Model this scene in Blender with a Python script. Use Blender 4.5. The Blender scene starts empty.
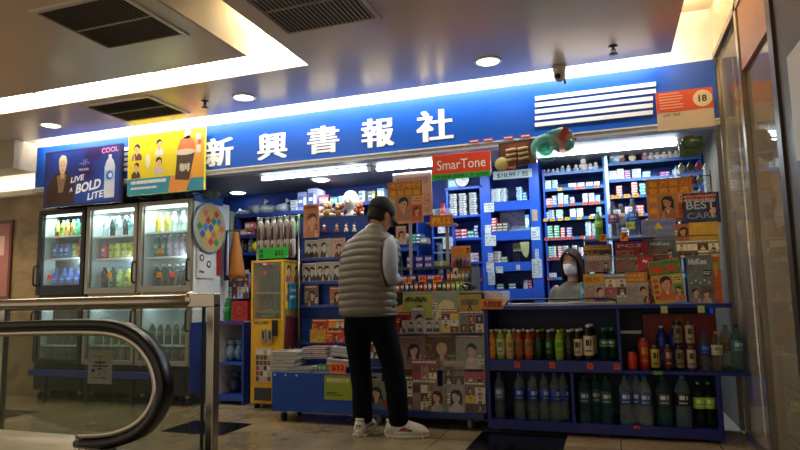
import bpy, bmesh, math, random
from mathutils import Vector, Matrix
from math import sin, cos, pi, radians
SC = bpy.context.scene
COL = SC.collection

# ------------------------------------------------------------------ camera, world, lights, exposure
F_PX, PITCH, YAW, ROLL, EYE = 604.07, radians(6.626), radians(-19.087), radians(-1.167), 1.0
CF = Vector((sin(YAW)*cos(PITCH), cos(YAW)*cos(PITCH), sin(PITCH)))
_R = Vector((cos(YAW), -sin(YAW), 0)); _U = _R.cross(CF)
CR = _R*cos(ROLL) + _U*sin(ROLL)
CU = -_R*sin(ROLL) + _U*cos(ROLL)
cam_d = bpy.data.cameras.new('camera'); cam = bpy.data.objects.new('camera', cam_d); COL.objects.link(cam)
cam_d.sensor_width = 36; cam_d.lens = F_PX/800*36; cam_d.clip_start = .05
cam.matrix_world = Matrix(((CR.x, CU.x, -CF.x, 0), (CR.y, CU.y, -CF.y, 0), (CR.z, CU.z, -CF.z, EYE), (0, 0, 0, 1)))
SC.camera = cam
SC.view_settings.view_transform = 'Standard'; SC.view_settings.look = 'None'
SC.view_settings.gamma = 1; SC.view_settings.use_curve_mapping = False
SC.view_settings.exposure = 0.35
w = bpy.data.worlds.new('world'); SC.world = w; w.use_nodes = True
w.node_tree.nodes['Background'].inputs[0].default_value = (1.0, .86, .68, 1)
w.node_tree.nodes['Background'].inputs[1].default_value = .45

def area(name, loc, sx, sy, power, color, rot=(0, 0, 0), spread=180):
    l = bpy.data.lights.new(name, 'AREA'); l.shape = 'RECTANGLE'; l.size = sx; l.size_y = sy
    l.energy = power; l.color = color; l.spread = radians(spread)
    o = bpy.data.objects.new(name, l); o.location = loc; o.rotation_euler = rot; COL.objects.link(o)
    return o
COOL = (.80, .93, 1.0); WARM = (1.0, .83, .6); NEUT = (1.0, .95, .85)
# fluorescent light inside the kiosk (the tubes themselves are built further down)
area('tube_light', (-2.65, 5.13, 2.1), 1.15, .03, 8, COOL)
area('tube_light', (-1.55, 5.13, 2.1), 1.15, .03, 10, COOL)
area('tube_light', (-.05, 5.18, 2.12), 1.25, .03, 15, COOL)
# cove tubes behind the lowered ceiling panel, washing the sign and the wall above it
area('cove_light', (-2.6, 4.52, 2.80), 6.0, .05, 60, NEUT, (radians(60), 0, 0))
area('cove_light', (.62, 3.6, 2.9), .05, 1.8, 14, WARM, (radians(180), 0, 0))
area('cove_light', (-3.6, 3.62, 2.84), 2.7, .05, 26, NEUT, (radians(180), 0, 0))
area('cove_light', (-2.13, 3.4, 2.84), .05, .2, 1.5, WARM, (radians(180), 0, 0))
def spot(loc, power, color, angle=110):
    l = bpy.data.lights.new('downward_beam', 'SPOT'); l.energy = power; l.color = color
    l.spot_size = radians(angle); l.spot_blend = .7; l.shadow_soft_size = .06
    o = bpy.data.objects.new('downward_beam', l); o.location = loc; COL.objects.link(o)
for x in (-.75, -2.79, -4.9): spot((x, 4.17, 2.63), 9, NEUT)
spot((-6.6, 4.2, 2.6), 75, WARM)  # added spot that brightens the stone wall; no downlight fitting above it
area('ledge_light', (-7.2, 4.90, 2.30), 2.8, .04, 7, WARM, (radians(120), 0, 0))
area('behind_glass_fill', (1.2, 3.7, 2.95), .3, 1.6, 9, WARM)  # added fill so the things behind the glass panes do not stay dark
for x in (-3.94, -2.75): spot((x, 5.62, 2.17), 5, COOL)

# ------------------------------------------------------------------ helpers
def ray(px, py): return CF + CR*((px-400)/F_PX) - CU*((py-225)/F_PX)
def at(px, py, Y):
    """world x and z where the line of sight through a photo point meets the upright plane y = Y"""
    d = ray(px, py); t = Y/d.y
    return d.x*t, EYE + d.z*t
def atz(px, py, z):
    d = ray(px, py); t = (z-EYE)/d.z
    return d.x*t, d.y*t
def atx(px, py, X):
    d = ray(px, py); t = X/d.x
    return d.y*t, EYE + d.z*t
def rect(x0, y0, x1, y1, Y):
    ym = (y0+y1)/2; xm = (x0+x1)/2
    return at(x0, ym, Y)[0], at(x1, ym, Y)[0], at(xm, y1, Y)[1], at(xm, y0, Y)[1]

def lin(h):
    if isinstance(h, str):
        h = h.lstrip('#'); c = [int(h[i:i+2], 16)/255 for i in (0, 2, 4)]
        return tuple(v/12.92 if v <= .04045 else ((v+.055)/1.055)**2.4 for v in c)
    return tuple(h)
MATS = {}
def mat(h, rough=.55, metal=0, emit=0, alpha=1, coat=0, vary=.10, scale=30, name=None, spec=.5):
    key = (h, rough, metal, emit, alpha, coat, vary, scale, name, spec)
    if key in MATS: return MATS[key]
    m = bpy.data.materials.new(name or 'surface'); m.use_nodes = True
    nt = m.node_tree; b = nt.nodes['Principled BSDF']; c = lin(h)
    b.inputs['Roughness'].default_value = rough; b.inputs['Metallic'].default_value = metal
    b.inputs['Specular IOR Level'].default_value = spec
    if coat: b.inputs['Coat Weight'].default_value = coat
    if alpha < 1: b.inputs['Alpha'].default_value = alpha
    if emit:
        b.inputs['Emission Color'].default_value = (*c, 1); b.inputs['Emission Strength'].default_value = emit
    tc = nt.nodes.new('ShaderNodeTexCoord'); n = nt.nodes.new('ShaderNodeTexNoise'); n.inputs['Scale'].default_value = scale
    r = nt.nodes.new('ShaderNodeMapRange'); r.inputs[3].default_value = 1-vary; r.inputs[4].default_value = 1+vary
    mx = nt.nodes.new('ShaderNodeVectorMath'); mx.operation = 'SCALE'; mx.inputs[0].default_value = c
    nt.links.new(tc.outputs['Object'], n.inputs['Vector']); nt.links.new(n.outputs['Fac'], r.inputs[0])
    nt.links.new(r.outputs[0], mx.inputs['Scale']); nt.links.new(mx.outputs[0], b.inputs['Base Color'])
    MATS[key] = m
    return m
def glassmat(h, clear=.85, rough=.03, name='glass'):
    """thin clear sheet or bottle wall: mostly transparent, with a mirror and a little milkiness"""
    key = ('g', h, clear, rough)
    if key in MATS: return MATS[key]
    m = bpy.data.materials.new(name); m.use_nodes = True; nt = m.node_tree
    for n in list(nt.nodes): nt.nodes.remove(n)
    o = nt.nodes.new('ShaderNodeOutputMaterial'); t = nt.nodes.new('ShaderNodeBsdfTransparent'); t.inputs[0].default_value = (*[min(1, v*.3+.7) if clear > .5 else v for v in lin(h)], 1)
    p = nt.nodes.new('ShaderNodeBsdfPrincipled'); p.inputs['Base Color'].default_value = (*lin(h), 1); p.inputs['Roughness'].default_value = rough
    fr = nt.nodes.new('ShaderNodeFresnel'); fr.inputs[0].default_value = 1.45
    ge = nt.nodes.new('ShaderNodeNewGeometry'); iv = nt.nodes.new('ShaderNodeMath'); iv.operation = 'SUBTRACT'; iv.inputs[0].default_value = 1
    mu = nt.nodes.new('ShaderNodeMath'); mu.operation = 'MULTIPLY'; nt.links.new(ge.outputs['Backfacing'], iv.inputs[1])
    nt.links.new(fr.outputs[0], mu.inputs[0]); nt.links.new(iv.outputs[0], mu.inputs[1])
    ad = nt.nodes.new('ShaderNodeMath'); ad.operation = 'ADD'; ad.use_clamp = True; ad.inputs[1].default_value = 1-clear
    mx = nt.nodes.new('ShaderNodeMixShader')
    nt.links.new(mu.outputs[0], ad.inputs[0]); nt.links.new(ad.outputs[0], mx.inputs[0])
    nt.links.new(t.outputs[0], mx.inputs[1]); nt.links.new(p.outputs[0], mx.inputs[2]); nt.links.new(mx.outputs[0], o.inputs[0])
    MATS[key] = m
    return m

GLYPH = {}
def glyphs(s, bold=0., sp=1.0):
    key = (s, bold, sp)
    if key in GLYPH: return GLYPH[key]
    c = bpy.data.curves.new('t', 'FONT'); c.body = s; c.offset = bold; c.resolution_u = 3; c.space_character = sp
    o = bpy.data.objects.new('t', c); COL.objects.link(o)
    dg = bpy.context.evaluated_depsgraph_get(); me = bpy.data.meshes.new_from_object(o.evaluated_get(dg))
    v = [(p.co.x, p.co.y) for p in me.vertices]; f = [tuple(q.vertices) for q in me.polygons]
    bpy.data.objects.remove(o); bpy.data.curves.remove(c); bpy.data.meshes.remove(me)
    if not v: v = [(0, 0), (1, 0), (1, 1)]; f = [(0, 1, 2)]
    x0 = min(a for a, b in v); x1 = max(a for a, b in v); y0 = min(b for a, b in v); y1 = max(b for a, b in v)
    GLYPH[key] = (v, f, x0, x1, y0, y1)
    return GLYPH[key]

class M:
    def __init__(s): s.v = []; s.f = []; s.mi = []; s.sm = []; s.ms = []
    def idx(s, m):
        if m not in s.ms: s.ms.append(m)
        return s.ms.index(m)
    def add(s, vs, fs, m, smooth=False):
        o = len(s.v); i = s.idx(m); s.v += [tuple(v) for v in vs]
        for f in fs: s.f.append(tuple(k+o for k in f)); s.mi.append(i); s.sm.append(smooth)
        return s
    def box(s, x0, x1, y0, y1, z0, z1, m):
        v = [(x, y, z) for z in (z0, z1) for y in (y0, y1) for x in (x0, x1)]
        return s.add(v, [(0, 2, 3, 1), (4, 5, 7, 6), (0, 1, 5, 4), (2, 6, 7, 3), (0, 4, 6, 2), (1, 3, 7, 5)], m)
    def poly(s, pts, m): return s.add(pts, [tuple(range(len(pts)))], m)
    def fr(s, x0, x1, z0, z1, y, m): return s.poly([(x0, y, z0), (x1, y, z0), (x1, y, z1), (x0, y, z1)], m)
    def sh(s, pts, y, m): return s.poly([(x, y, z) for x, z in pts], m)
    def ell(s, cx, cz, rx, rz, y, m, n=14, a0=0, a1=2*pi):
        full = abs(a1-a0-2*pi) < 1e-6
        k = n if full else n+1
        return s.sh([(cx+rx*cos(a0+(a1-a0)*i/n), cz+rz*sin(a0+(a1-a0)*i/n)) for i in range(k)], y, m)
    def ext(s, pts, y0, y1, m, smooth=False):
        n = len(pts); v = [(x, y0, z) for x, z in pts]+[(x, y1, z) for x, z in pts]
        s.add(v, [tuple(range(n)), tuple(range(2*n-1, n-1, -1))], m)
        return s.add(v, [(i, i+n, (i+1) % n+n, (i+1) % n) for i in range(n)], m, smooth)
    def lathe(s, prof, m, c=(0, 0, 0), seg=14, smooth=True, sx=1, sy=1):
        v = []; f = []
        for r, z in prof:
            for k in range(seg):
                a = 2*pi*k/seg; v.append((c[0]+r*cos(a)*sx, c[1]+r*sin(a)*sy, c[2]+z))
        for j in range(len(prof)-1):
            for k in range(seg):
                a = j*seg+k; b = j*seg+(k+1) % seg; f.append((a, b, b+seg, a+seg))
        f.append(tuple(range(seg))[::-1]); e = (len(prof)-1)*seg; f.append(tuple(range(e, e+seg)))
        return s.add(v, f, m, smooth)
    def tube(s, path, r, m, seg=8, smooth=True):
        """r: one radius or one per point, or (rx, ry) pairs"""
        P = [Vector(p) for p in path]; n = len(P)
        R = r if isinstance(r, (list, tuple)) else [r]*n
        v = []; f = []; up = None
        for i, p in enumerate(P):
            t = (P[min(i+1, n-1)]-P[max(i-1, 0)]).normalized()
            if up is None:
                up = Vector((0, 0, 1)) if abs(t.z) < .9 else Vector((0, 1, 0))
            a = (up - t*up.dot(t)).normalized(); up = a; b = t.cross(a)
            ra, rb = R[i] if isinstance(R[i], (list, tuple)) else (R[i], R[i])
            for k in range(seg):
                q = 2*pi*k/seg; v.append(p+a*ra*cos(q)+b*rb*sin(q))
        for j in range(n-1):
            for k in range(seg):
                a = j*seg+k; b = j*seg+(k+1) % seg; f.append((a, b, b+seg, a+seg))
        f.append(tuple(range(seg))[::-1]); e = (n-1)*seg; f.append(tuple(range(e, e+seg)))
        return s.add(v, f, m, smooth)
    def ball(s, c, rx, ry, rz, m, nu=14, nv=9):
        pr = [(max(1e-4, sin(pi*i/nv)), -cos(pi*i/nv)) for i in range(nv+1)]
        v = []; f = []
        for r, z in pr:
            for k in range(nu):
                a = 2*pi*k/nu; v.append((c[0]+rx*r*cos(a), c[1]+ry*r*sin(a), c[2]+rz*z))
        for j in range(nv):
            for k in range(nu):
                a = j*nu+k; b = j*nu+(k+1) % nu; f.append((a, b, b+nu, a+nu))
        return s.add(v, f, m, True)
    def text(s, t, x, z, h, y, m, bold=0., width=None, shear=0., rot=0., anchor='l', d=0, sp=1.0):
        if bold and any(ord(q) > 0x2e80 for q in t):     # heavy strokes: the thin character laid down several times, a little apart
            e = h*bold*1.2; bw = h if width is None else width-2*e
            for i, (p, q) in enumerate(((0, 0), (e, 0), (2*e, 0), (0, e*.5), (2*e, e*.5), (e, e*.5))):
                s.text(t, x+p, z+q, h-e, y-.00005*i, m, 0., bw, shear, rot, anchor, 0, sp)
            return s
        v, f, x0, x1, y0, y1 = glyphs(t, bold, sp); k = h/max(1e-6, y1-y0); kx = k if width is None else width/max(1e-6, x1-x0)
        wd = (x1-x0)*kx; ox = {'l': 0, 'c': -wd/2, 'r': -wd}[anchor]
        def tr(a, b):
            u = (a-x0)*kx+ox + shear*(b-y0)*k; q = (b-y0)*k
            return (x+u*cos(rot)-q*sin(rot), z+u*sin(rot)+q*cos(rot))
        P = [tr(a, b) for a, b in v]
        if d: s.add([(a, y-d, b) for a, b in P], f, m)
        s.add([(a, y-d if d else y, b) for a, b in P], f, m)
        return s
    def xf(s, mtx, start=0):
        for i in range(start, len(s.v)): s.v[i] = tuple(mtx @ Vector(s.v[i]))
        return s
    def loft(s, secs, m, seg=20, smooth=True, p=2.0):
        """rings (cx, cy, cz, rx, ry): closed body of stacked superellipses"""
        v = []; f = []
        for cx, cy, cz, rx, ry in secs:
            for k in range(seg):
                a = 2*pi*k/seg; ca, sa = cos(a), sin(a)
                v.append((cx+rx*abs(ca)**(2/p)*(1 if ca >= 0 else -1), cy+ry*abs(sa)**(2/p)*(1 if sa >= 0 else -1), cz))
        for j in range(len(secs)-1):
            for k in range(seg):
                a = j*seg+k; b = j*seg+(k+1) % seg; f.append((a, b, b+seg, a+seg))
        f.append(tuple(range(seg))[::-1]); e = (len(secs)-1)*seg; f.append(tuple(range(e, e+seg)))
        return s.add(v, f, m, smooth)
    def build(s, name, parent=None, loc=(0, 0, 0), rz=0., bevel=0., rot=None):
        me = bpy.data.meshes.new(name); me.from_pydata(s.v, [], s.f)
        for m in s.ms: me.materials.append(m)
        me.polygons.foreach_set('material_index', s.mi); me.polygons.foreach_set('use_smooth', s.sm); me.update()
        o = bpy.data.objects.new(name, me); COL.objects.link(o); o.location = loc
        o.rotation_euler = rot or (0, 0, rz)
        if parent: o.parent = parent
        if bevel:
            b = o.modifiers.new('bevel', 'BEVEL'); b.width = bevel; b.segments = 2; b.limit_method = 'ANGLE'; b.angle_limit = radians(40)
        return o
SEEN = {}
def tag(o, label, cat, group=None):
    o['label'] = label; o['category'] = cat
    if group: o['group'] = group
    if label in SEEN: print('SAME LABEL', o.name, label)
    n = len(label.split())
    if not 4 <= n <= 16: print('LABEL LENGTH', n, label)
    SEEN[label] = o
    return o
def thing(name, label, cat, loc=(0, 0, 0), rz=0., group=None, rot=None):
    o = bpy.data.objects.new(name, None); COL.objects.link(o); o.location = loc; o.rotation_euler = rot or (0, 0, rz)
    o.empty_display_size = .05
    return tag(o, label, cat, group)
def struct(o): o['kind'] = 'structure'; return o
def kids(o): return [c for c in o.children]
def dup(root, loc, rz=None, parent=None):
    r = root.copy(); COL.objects.link(r); r.location = loc
    if rz is not None: r.rotation_euler = (0, 0, rz)
    r.parent = parent
    for c in kids(root):
        k = c.copy(); COL.objects.link(k); k.parent = r
        for g in kids(c):
            q = g.copy(); COL.objects.link(q); q.parent = k
    return r
ORD = 'first second third fourth fifth sixth seventh eighth ninth tenth eleventh twelfth thirteenth fourteenth fifteenth sixteenth seventeenth eighteenth nineteenth twentieth'.split()
def nth(i): return ORD[i] if i < 20 else 'twenty-'+ORD[i-20]

# shared materials
BLUE = mat('1048b8', .42, vary=.12, scale=6, name='blue laminate')
BLUED = mat('0c2a8c', .5, vary=.15, scale=6, name='dark blue laminate')
SIGNB = mat('0a50b4', .35, vary=.05, scale=2, name='sign blue')
WHITE = mat('e9e9e6', .5, vary=.03, name='white')
PAPER = mat('dcdcd4', .7, vary=.05, name='paper')
PAGE = mat('b9b4a6', .8, vary=.12, scale=120, name='page edges')
BLACK = mat('101012', .45, name='black')
DARK = mat('1c1b1c', .6, name='dark')
STEEL = mat('8d867b', .28, 1, vary=.06, name='brushed steel')
CHROME = mat('b9b5ac', .15, 1, vary=.03, name='polished steel')
ALU = mat('a5a29a', .35, .8, vary=.06, name='aluminium')
OPAL = glassmat('e8f4f4', .80)
CLEAR = glassmat('dfe9e6', .94)
# ------------------------------------------------------------------ setting
def floor_material():
    m = bpy.data.materials.new('polished stone floor'); m.use_nodes = True; nt = m.node_tree; b = nt.nodes['Principled BSDF']
    tc = nt.nodes.new('ShaderNodeTexCoord'); n = nt.nodes.new('ShaderNodeTexNoise'); n.inputs['Scale'].default_value = 2.2; n.inputs['Detail'].default_value = 9; n.inputs['Roughness'].default_value = .7
    r = nt.nodes.new('ShaderNodeValToRGB'); r.color_ramp.elements[0].position = .3; r.color_ramp.elements[0].color = (*lin('6b5a40'), 1)
    r.color_ramp.elements[1].position = .7; r.color_ramp.elements[1].color = (*lin('a08e6c'), 1)
    br = nt.nodes.new('ShaderNodeTexBrick'); br.offset = 0; br.inputs['Scale'].default_value = 1; br.inputs['Brick Width'].default_value = .6; br.inputs['Row Height'].default_value = .6
    br.inputs['Mortar Size'].default_value = .003; br.inputs['Color1'].default_value = (1, 1, 1, 1); br.inputs['Color2'].default_value = (.93, .93, .93, 1); br.inputs['Mortar'].default_value = (.35, .32, .28, 1)
    mx = nt.nodes.new('ShaderNodeMix'); mx.data_type = 'RGBA'; mx.blend_type = 'MULTIPLY'; mx.inputs[0].default_value = 1
    nt.links.new(tc.outputs['Object'], n.inputs['Vector']); nt.links.new(tc.outputs['Object'], br.inputs['Vector']); nt.links.new(n.outputs['Fac'], r.inputs[0])
    nt.links.new(r.outputs[0], mx.inputs[6]); nt.links.new(br.outputs[0], mx.inputs[7]); nt.links.new(mx.outputs[2], b.inputs['Base Color'])
    b.inputs['Roughness'].default_value = .2
    return m
FLOORM = floor_material()
struct(M().box(-9, 3, -1, 9, -.1, 0, FLOORM).build('floor'))
blk = mat('0b0b0c', .18, name='black stone')
fb = M()
for x0, x1, y0, y1 in ((-3.33, -2.77, 3.9, 4.32), (-.95, -.35, 3.95, 4.5), (-5.6, -5.05, 3.9, 4.32)):
    fb.box(x0, x1, y0, y1, -.01, .0015, blk)
struct(fb.build('trim_1'))
struct(M().box(-3.72, .8, 4.86, 6.3, -.01, .012, mat('8a8578', .5, name='kiosk floor')).build('trim_2'))

CEIL = mat('dccbb2', .25, .2, vary=.05, scale=3, name='ceiling panel')
CREAM = mat('cdbd9a', .55, vary=.04, scale=3, name='cream paint')
CW = mat('ece6d8', .6, vary=.02, name='white cove paint')
# lowered ceiling: panel edge at x=.49, y=4.5; an L-shaped light slot round the island on the left
c = M()
Z0, Z1 = 2.66, 2.74
XR, YE = .49, 4.5
sx0, sx1, sy0, sy1 = -2.3, -1.97, 3.45, 3.75
c.box(sx1, XR, -1, YE, Z0, Z1, CEIL)                 # right of the slot
c.box(-9, sx1, sy1, YE, Z0, Z1, CEIL)                # between slot and sign
struct(c.build('ceiling'))
struct(M().box(-9, sx0, -1, sy0, Z0, Z1+.2, CEIL).build('ceiling_island'))
c = M()
c.box(-9, sx1+.1, sy0-.05, sy1+.1, Z1+.2, Z1+.24, CW)  # roof of the slot
c.box(sx0-.05, sx1+.1, -1, sy0-.05, Z1+.2, Z1+.24, CW)
c.box(sx1, sx1+.04, -1, sy1, Z1, Z1+.2, CW); c.box(-9, sx1+.04, sy1, sy1+.04, Z1, Z1+.2, CW)
c.box(sx0-.0, sx0+.012, -1, sy0+.012, Z0+.004, Z1+.2, CREAM)
struct(c.build('ceiling_slot'))
struct(M().box(-9, 3, -1, 9, 3.05, 3.1, CREAM).build('ceiling_upper'))
# tubes lying in the slot
TUBE = mat('fff6e4', .5, emit=9, name='lit tube', vary=0)
TUBEC = mat('eaf8ff', .5, emit=9, name='lit cool tube', vary=0)
tubes = []
def tube_lamp(x0, x1, y, z, label, m=TUBE, along='x', group=None, cat='light', r=.016, holder=WHITE):
    L = (x1-x0); t = thing('fluorescent_lamp', label, cat, ((x0+x1)/2, y, z), 0 if along == 'x' else pi/2, group)
    M().tube([(-L/2+.02, 0, 0), (L/2-.02, 0, 0)], r, m, 10).build('tube', t)
    M().box(-L/2, L/2, -.025, .025, r+.002, r+.012, holder).box(-L/2, -L/2+.025, -.02, .02, -r, r+.01, holder).box(L/2-.025, L/2, -.02, .02, -r, r+.01, holder).build('fitting', t, bevel=.003)
    return t
for i, (a, b) in enumerate(((-3.12, -2.0), (-4.36, -3.2), (-5.6, -4.44))):
    tube_lamp(a, b, 3.6, 2.78, f'lit fluorescent tube in the long ceiling slot, {nth(i)} from the slot corner', group='tubes in the ceiling slot', r=.05)
# wall above the sign and the walls of the place
struct(M().box(-9, .80, 4.76, 4.9, 2.62, 3.05, CW).build('wall_above_sign'))
STONE = bpy.data.materials.new('beige marble'); STONE.use_nodes = True
nt = STONE.node_tree; n = nt.nodes.new('ShaderNodeTexNoise'); n.inputs['Scale'].default_value = 3; n.inputs['Detail'].default_value = 8; n.inputs['Distortion'].default_value = 1.2
r = nt.nodes.new('ShaderNodeValToRGB'); r.color_ramp.elements[0].color = (*lin('6e5a3c'), 1); r.color_ramp.elements[1].color = (*lin('a48c62'), 1); r.color_ramp.elements[0].position = .3; r.color_ramp.elements[1].position = .75
tc = nt.nodes.new('ShaderNodeTexCoord'); nt.links.new(tc.outputs['Object'], n.inputs['Vector']); nt.links.new(n.outputs['Fac'], r.inputs[0]); nt.links.new(r.outputs[0], nt.nodes['Principled BSDF'].inputs['Base Color'])
nt.nodes['Principled BSDF'].inputs['Roughness'].default_value = .3
struct(M().box(-9, -5.7, 5.0, 5.2, 0, 2.22, STONE).build('wall_left'))
struct(M().box(-9, -5.74, 4.98, 5.24, 2.22, 3.05, CW).box(-9, -5.70, 4.93, 5.0, 2.2, 2.27, CW).build('wall_left_upper'))
struct(M().box(-9, -5.66, 4.40, 4.66, 2.36, Z0, mat('a79d8c', .5, name='bulkhead')).build('trim_3'))
WB = mat('1a3f9c', .55, vary=.08, scale=4, name='kiosk wall blue')
struct(M().box(-5.75, .95, 6.05, 6.2, 0, 2.3, WB).build('wall_back'))
struct(M().box(.80, .95, 4.95, 6.2, 0, 3.05, mat('665f52', .6, name='side wall')).build('wall_right'))
struct(M().box(-5.75, -5.7, 5.0, 6.1, 0, 2.3, DARK).build('wall_left_inner'))
struct(M().box(-3.86, -3.80, 5.45, 6.05, 0, 1.93, mat('9a9a96', .5, name='grey partition')).build('wall_partition'))
KC = mat('8a8c90', .5, .0, vary=.04, scale=3, name='kiosk ceiling')
struct(M().box(-5.7, .80, 4.9, 6.1, 2.2, 2.26, KC).build('ceiling_kiosk'))
# poster on the stone wall at the far left
o = M().box(-.2, .2, -.01, .01, 0, .9, mat('6a3a34', .4)).fr(-.17, .17, .04, .86, -.012, mat('a86a62', .4)).fr(-.1, .1, .5, .72, -.013, mat('d9b3a4', .4))
x, z = at(-4, 300, 4.97)
tag(o.build('wall_poster', loc=(x-.02, 4.985, z)), 'pink framed poster on the stone wall beside the fridges', 'poster')

# ------------------------------------------------------------------ sign
SL, SR = -5.72, .79
sign = thing('shop_sign', 'long blue shop signboard with big white Chinese characters', 'sign', (0, 4.7, 0))
M().box(SL, SR, 0, .07, 2.2, 2.64, SIGNB).build('board', sign)
M().box(SL, SR, -.03, .08, 2.15, 2.2, mat('b9bdc0', .35, .3)).box(SL, SR, -.035, -.03, 2.187, 2.195, WHITE).build('frame', sign)
W = mat('f4f6f8', .4, name='white lettering', vary=.02)
for ch, x0, y0, x1, y1 in (('新', 205, 137, 233, 166), ('興', 257, 132, 287, 159), ('書', 307, 125, 339, 153), ('報', 361, 117, 394, 147), ('社', 416, 109, 453, 141)):
    a, b, z0, z1 = rect(x0, y0, x1, y1, 4.69)
    M().text(ch, 0, 0, z1-z0, 0, W, bold=.04, width=b-a).build('character', sign, loc=(a, -.004, z0))
for k in range(5):
    a, b, z0, z1 = rect(535, 95.5+k*8.0, 657, 100.3+k*8.0, 4.69)
    z = at(536, 98.5, 4.69)[1]-k*.0525
    M().box(a, b-(0.02 if k > 1 else 0), -.011, 0, z-.0155, z+.0155, W).build('stripe', sign)
for k in range(5):
    a, _ = at(106, 160, 4.69); b, _ = at(131, 160, 4.69); z = at(536, 98.5, 4.69)[1]-k*.0525
    M().box(a, b, -.011, 0, z-.0155, z+.0155, W).build('stripe', sign)
# orange-red age notice
a, b, z0, z1 = rect(656, 92, 713, 111, 4.66)
n18 = thing('age_notice', 'orange-red notice strip with a round 18 mark at the right end of the sign', 'notice', (a, 4.645, 2.138))
OR = mat('d8502c', .45, vary=.04)
w_ = b-a; M().box(0, w_, 0, .02, .135, .285, OR).box(0, w_, .002, .02, 0, .135, mat('cbb89c', .5)).build('board', n18)
tx = M()
for k in range(6):
    tx.fr(.02, .02+w_*(.42 if k % 3 else .36), .265-k*.021, .273-k*.021, -.001, mat('eaa88a', .5))
tx.ell(w_*.82, .21, .062, .06, -.001, mat('e6d3ae', .5), 24); tx.ell(w_*.82, .21, .055, .053, -.0015, mat('dcc9a4', .5), 24)
tx.text('18', w_*.82, .185, .05, -.002, BLACK, bold=.03, anchor='c')
tx.text('吸煙 / 香煙', .04, .1, .022, .001, mat('55503f', .5))
tx.build('print', n18)
# small red stickers under the sign
for i, px in enumerate((474, 488, 508, 525)):
    x, z = at(px, 137-(px-490)*.13, 4.66)
    o = M().box(-.04, .04, -.002, .002, -.012, .012, mat('c83a44', .5)).fr(-.03, .03, -.004, .004, -.003, W)
    tag(o.build('sticker', loc=(x, 4.664, 2.212)), f'small red strip sticker on the sign edge, {nth(i)} from the left', 'sticker', 'red stickers under the sign')

# ------------------------------------------------------------------ ceiling fittings
for i, (px, py) in enumerate(((488, 61), (244, 97), (51, 125))):
    x, y = atz(px, py, Z0); lab = ['above the white stripes of the sign', 'above the first sign character', 'above the dark energy-drink banner'][i]
    t = thing('downlight', 'round white ceiling downlight '+lab, 'light', (x, y, Z0), group='ceiling downlights')
    M().lathe([(.095, 0), (.1, -.006), (.085, -.012), (.08, -.004)], WHITE, seg=24).build('trim_ring', t)
    M().lathe([(.001, -.006), (.08, -.006), (.08, -.002)], mat('fff8ec', .5, emit=6, vary=0), seg=24).build('lamp', t)
for i, (px, py) in enumerate(((238, 192), (321, 179))):
    x, y = atz(px, py, 2.2); lab = ['nearest the fridges', 'over the boxes on the top shelf'][i]
    t = thing('downlight', 'small round downlight in the kiosk ceiling '+lab, 'light', (x, y, 2.2), group='kiosk downlights')
    M().lathe([(.10, 0), (.11, -.006), (.09, -.014), (.08, -.004)], WHITE, seg=24).build('trim_ring', t)
    M().lathe([(.001, -.02), (.07, -.018), (.085, -.006)], mat('f4fbff', .5, emit=9, vary=0), seg=24).build('lamp', t)
GR = mat('a0968a', .5, .1, name='vent slats')
def vent(x0, x1, y0, y1, label, gap=.028):
    t = thing('ceiling_vent', label, 'vent', ((x0+x1)/2, (y0+y1)/2, Z0)); w_, d = (x1-x0)/2, (y1-y0)/2
    f = M(); e = .03
    for a in ((-w_-e, w_+e, -d-e, -d), (-w_-e, w_+e, d, d+e), (-w_-e, -w_, -d, d), (w_, w_+e, -d, d)): f.box(*a, -.012, 0, CEIL)
    f.build('frame', t)
    M().box(-w_, w_, -d, d, -.003, -.001, mat('5e574a', .7)).build('backing', t)
    s = M(); n = int(2*w_/gap)
    for k in range(n):
        x = -w_+(k+.5)*gap; s.add([(x-.009, -d, -.004), (x+.006, -d, -.011), (x+.006, d, -.011), (x-.009, d, -.004), (x-.007, -d, -.003), (x+.008, -d, -.010), (x+.008, d, -.010), (x-.007, d, -.003)], [(0, 1, 2, 3), (7, 6, 5, 4), (0, 4, 5, 1), (3, 2, 6, 7)], GR)
    s.box(-w_, w_, -.006, .006, -.0115, -.003, GR)
    s.build('grille', t)
vent(-3.03, -2.45, 2.45, 2.98, 'square louvred air vent beside the light slot')
vent(-1.83, -1.24, 2.62, 3.22, 'square louvred air vent right of the light slot')
vent(-4.15, -3.5, 3.86, 4.32, 'square louvred air vent between the light slot and the sign')
BRS = mat('5a4632', .35, .8)
for i, (px, py) in enumerate(((613, 46), (205, 101))):
    x, y = atz(px, py, Z0); lab = ['near the right end of the sign', 'above the yellow banner'][i]
    t = thing('sprinkler', 'small brass fire sprinkler hanging from the ceiling '+lab, 'sprinkler', (x, y, Z0), group='ceiling sprinklers')
    M().lathe([(.03, 0), (.032, -.004), (.01, -.008), (.008, -.03)], BRS).build('body', t)
    M().lathe([(.004, -.03), (.004, -.055), (.03, -.056), (.03, -.06), (.004, -.062)], BRS).build('deflector', t)
    M().tube([(-.012, 0, -.02), (-.015, 0, -.04), (0, 0, -.056), (.015, 0, -.04), (.012, 0, -.02)], .003, BRS, 6).build('frame', t)
x, z = at(560, 70, 4.55)
t = thing('security_camera', 'pale dome security camera under the ceiling edge above the sign', 'camera', (x, 4.47, Z0))
M().lathe([(.05, 0), (.05, -.03), (.045, -.04)], mat('c8c0b2', .4)).build('mount', t)
M().ball((0, 0, -.065), .045, .045, .055, mat('c0b8a8', .4)).build('housing', t)
M().lathe([(.018, 0), (.02, .02), (.001, .022)], BLACK).build('lens', t, loc=(-.01, -.04, -.085), rot=(radians(110), 0, 0))
M().tube([(.03, .02, -.05), (.035, .02, -.13)], .007, DARK).build('cable', t)

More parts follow.
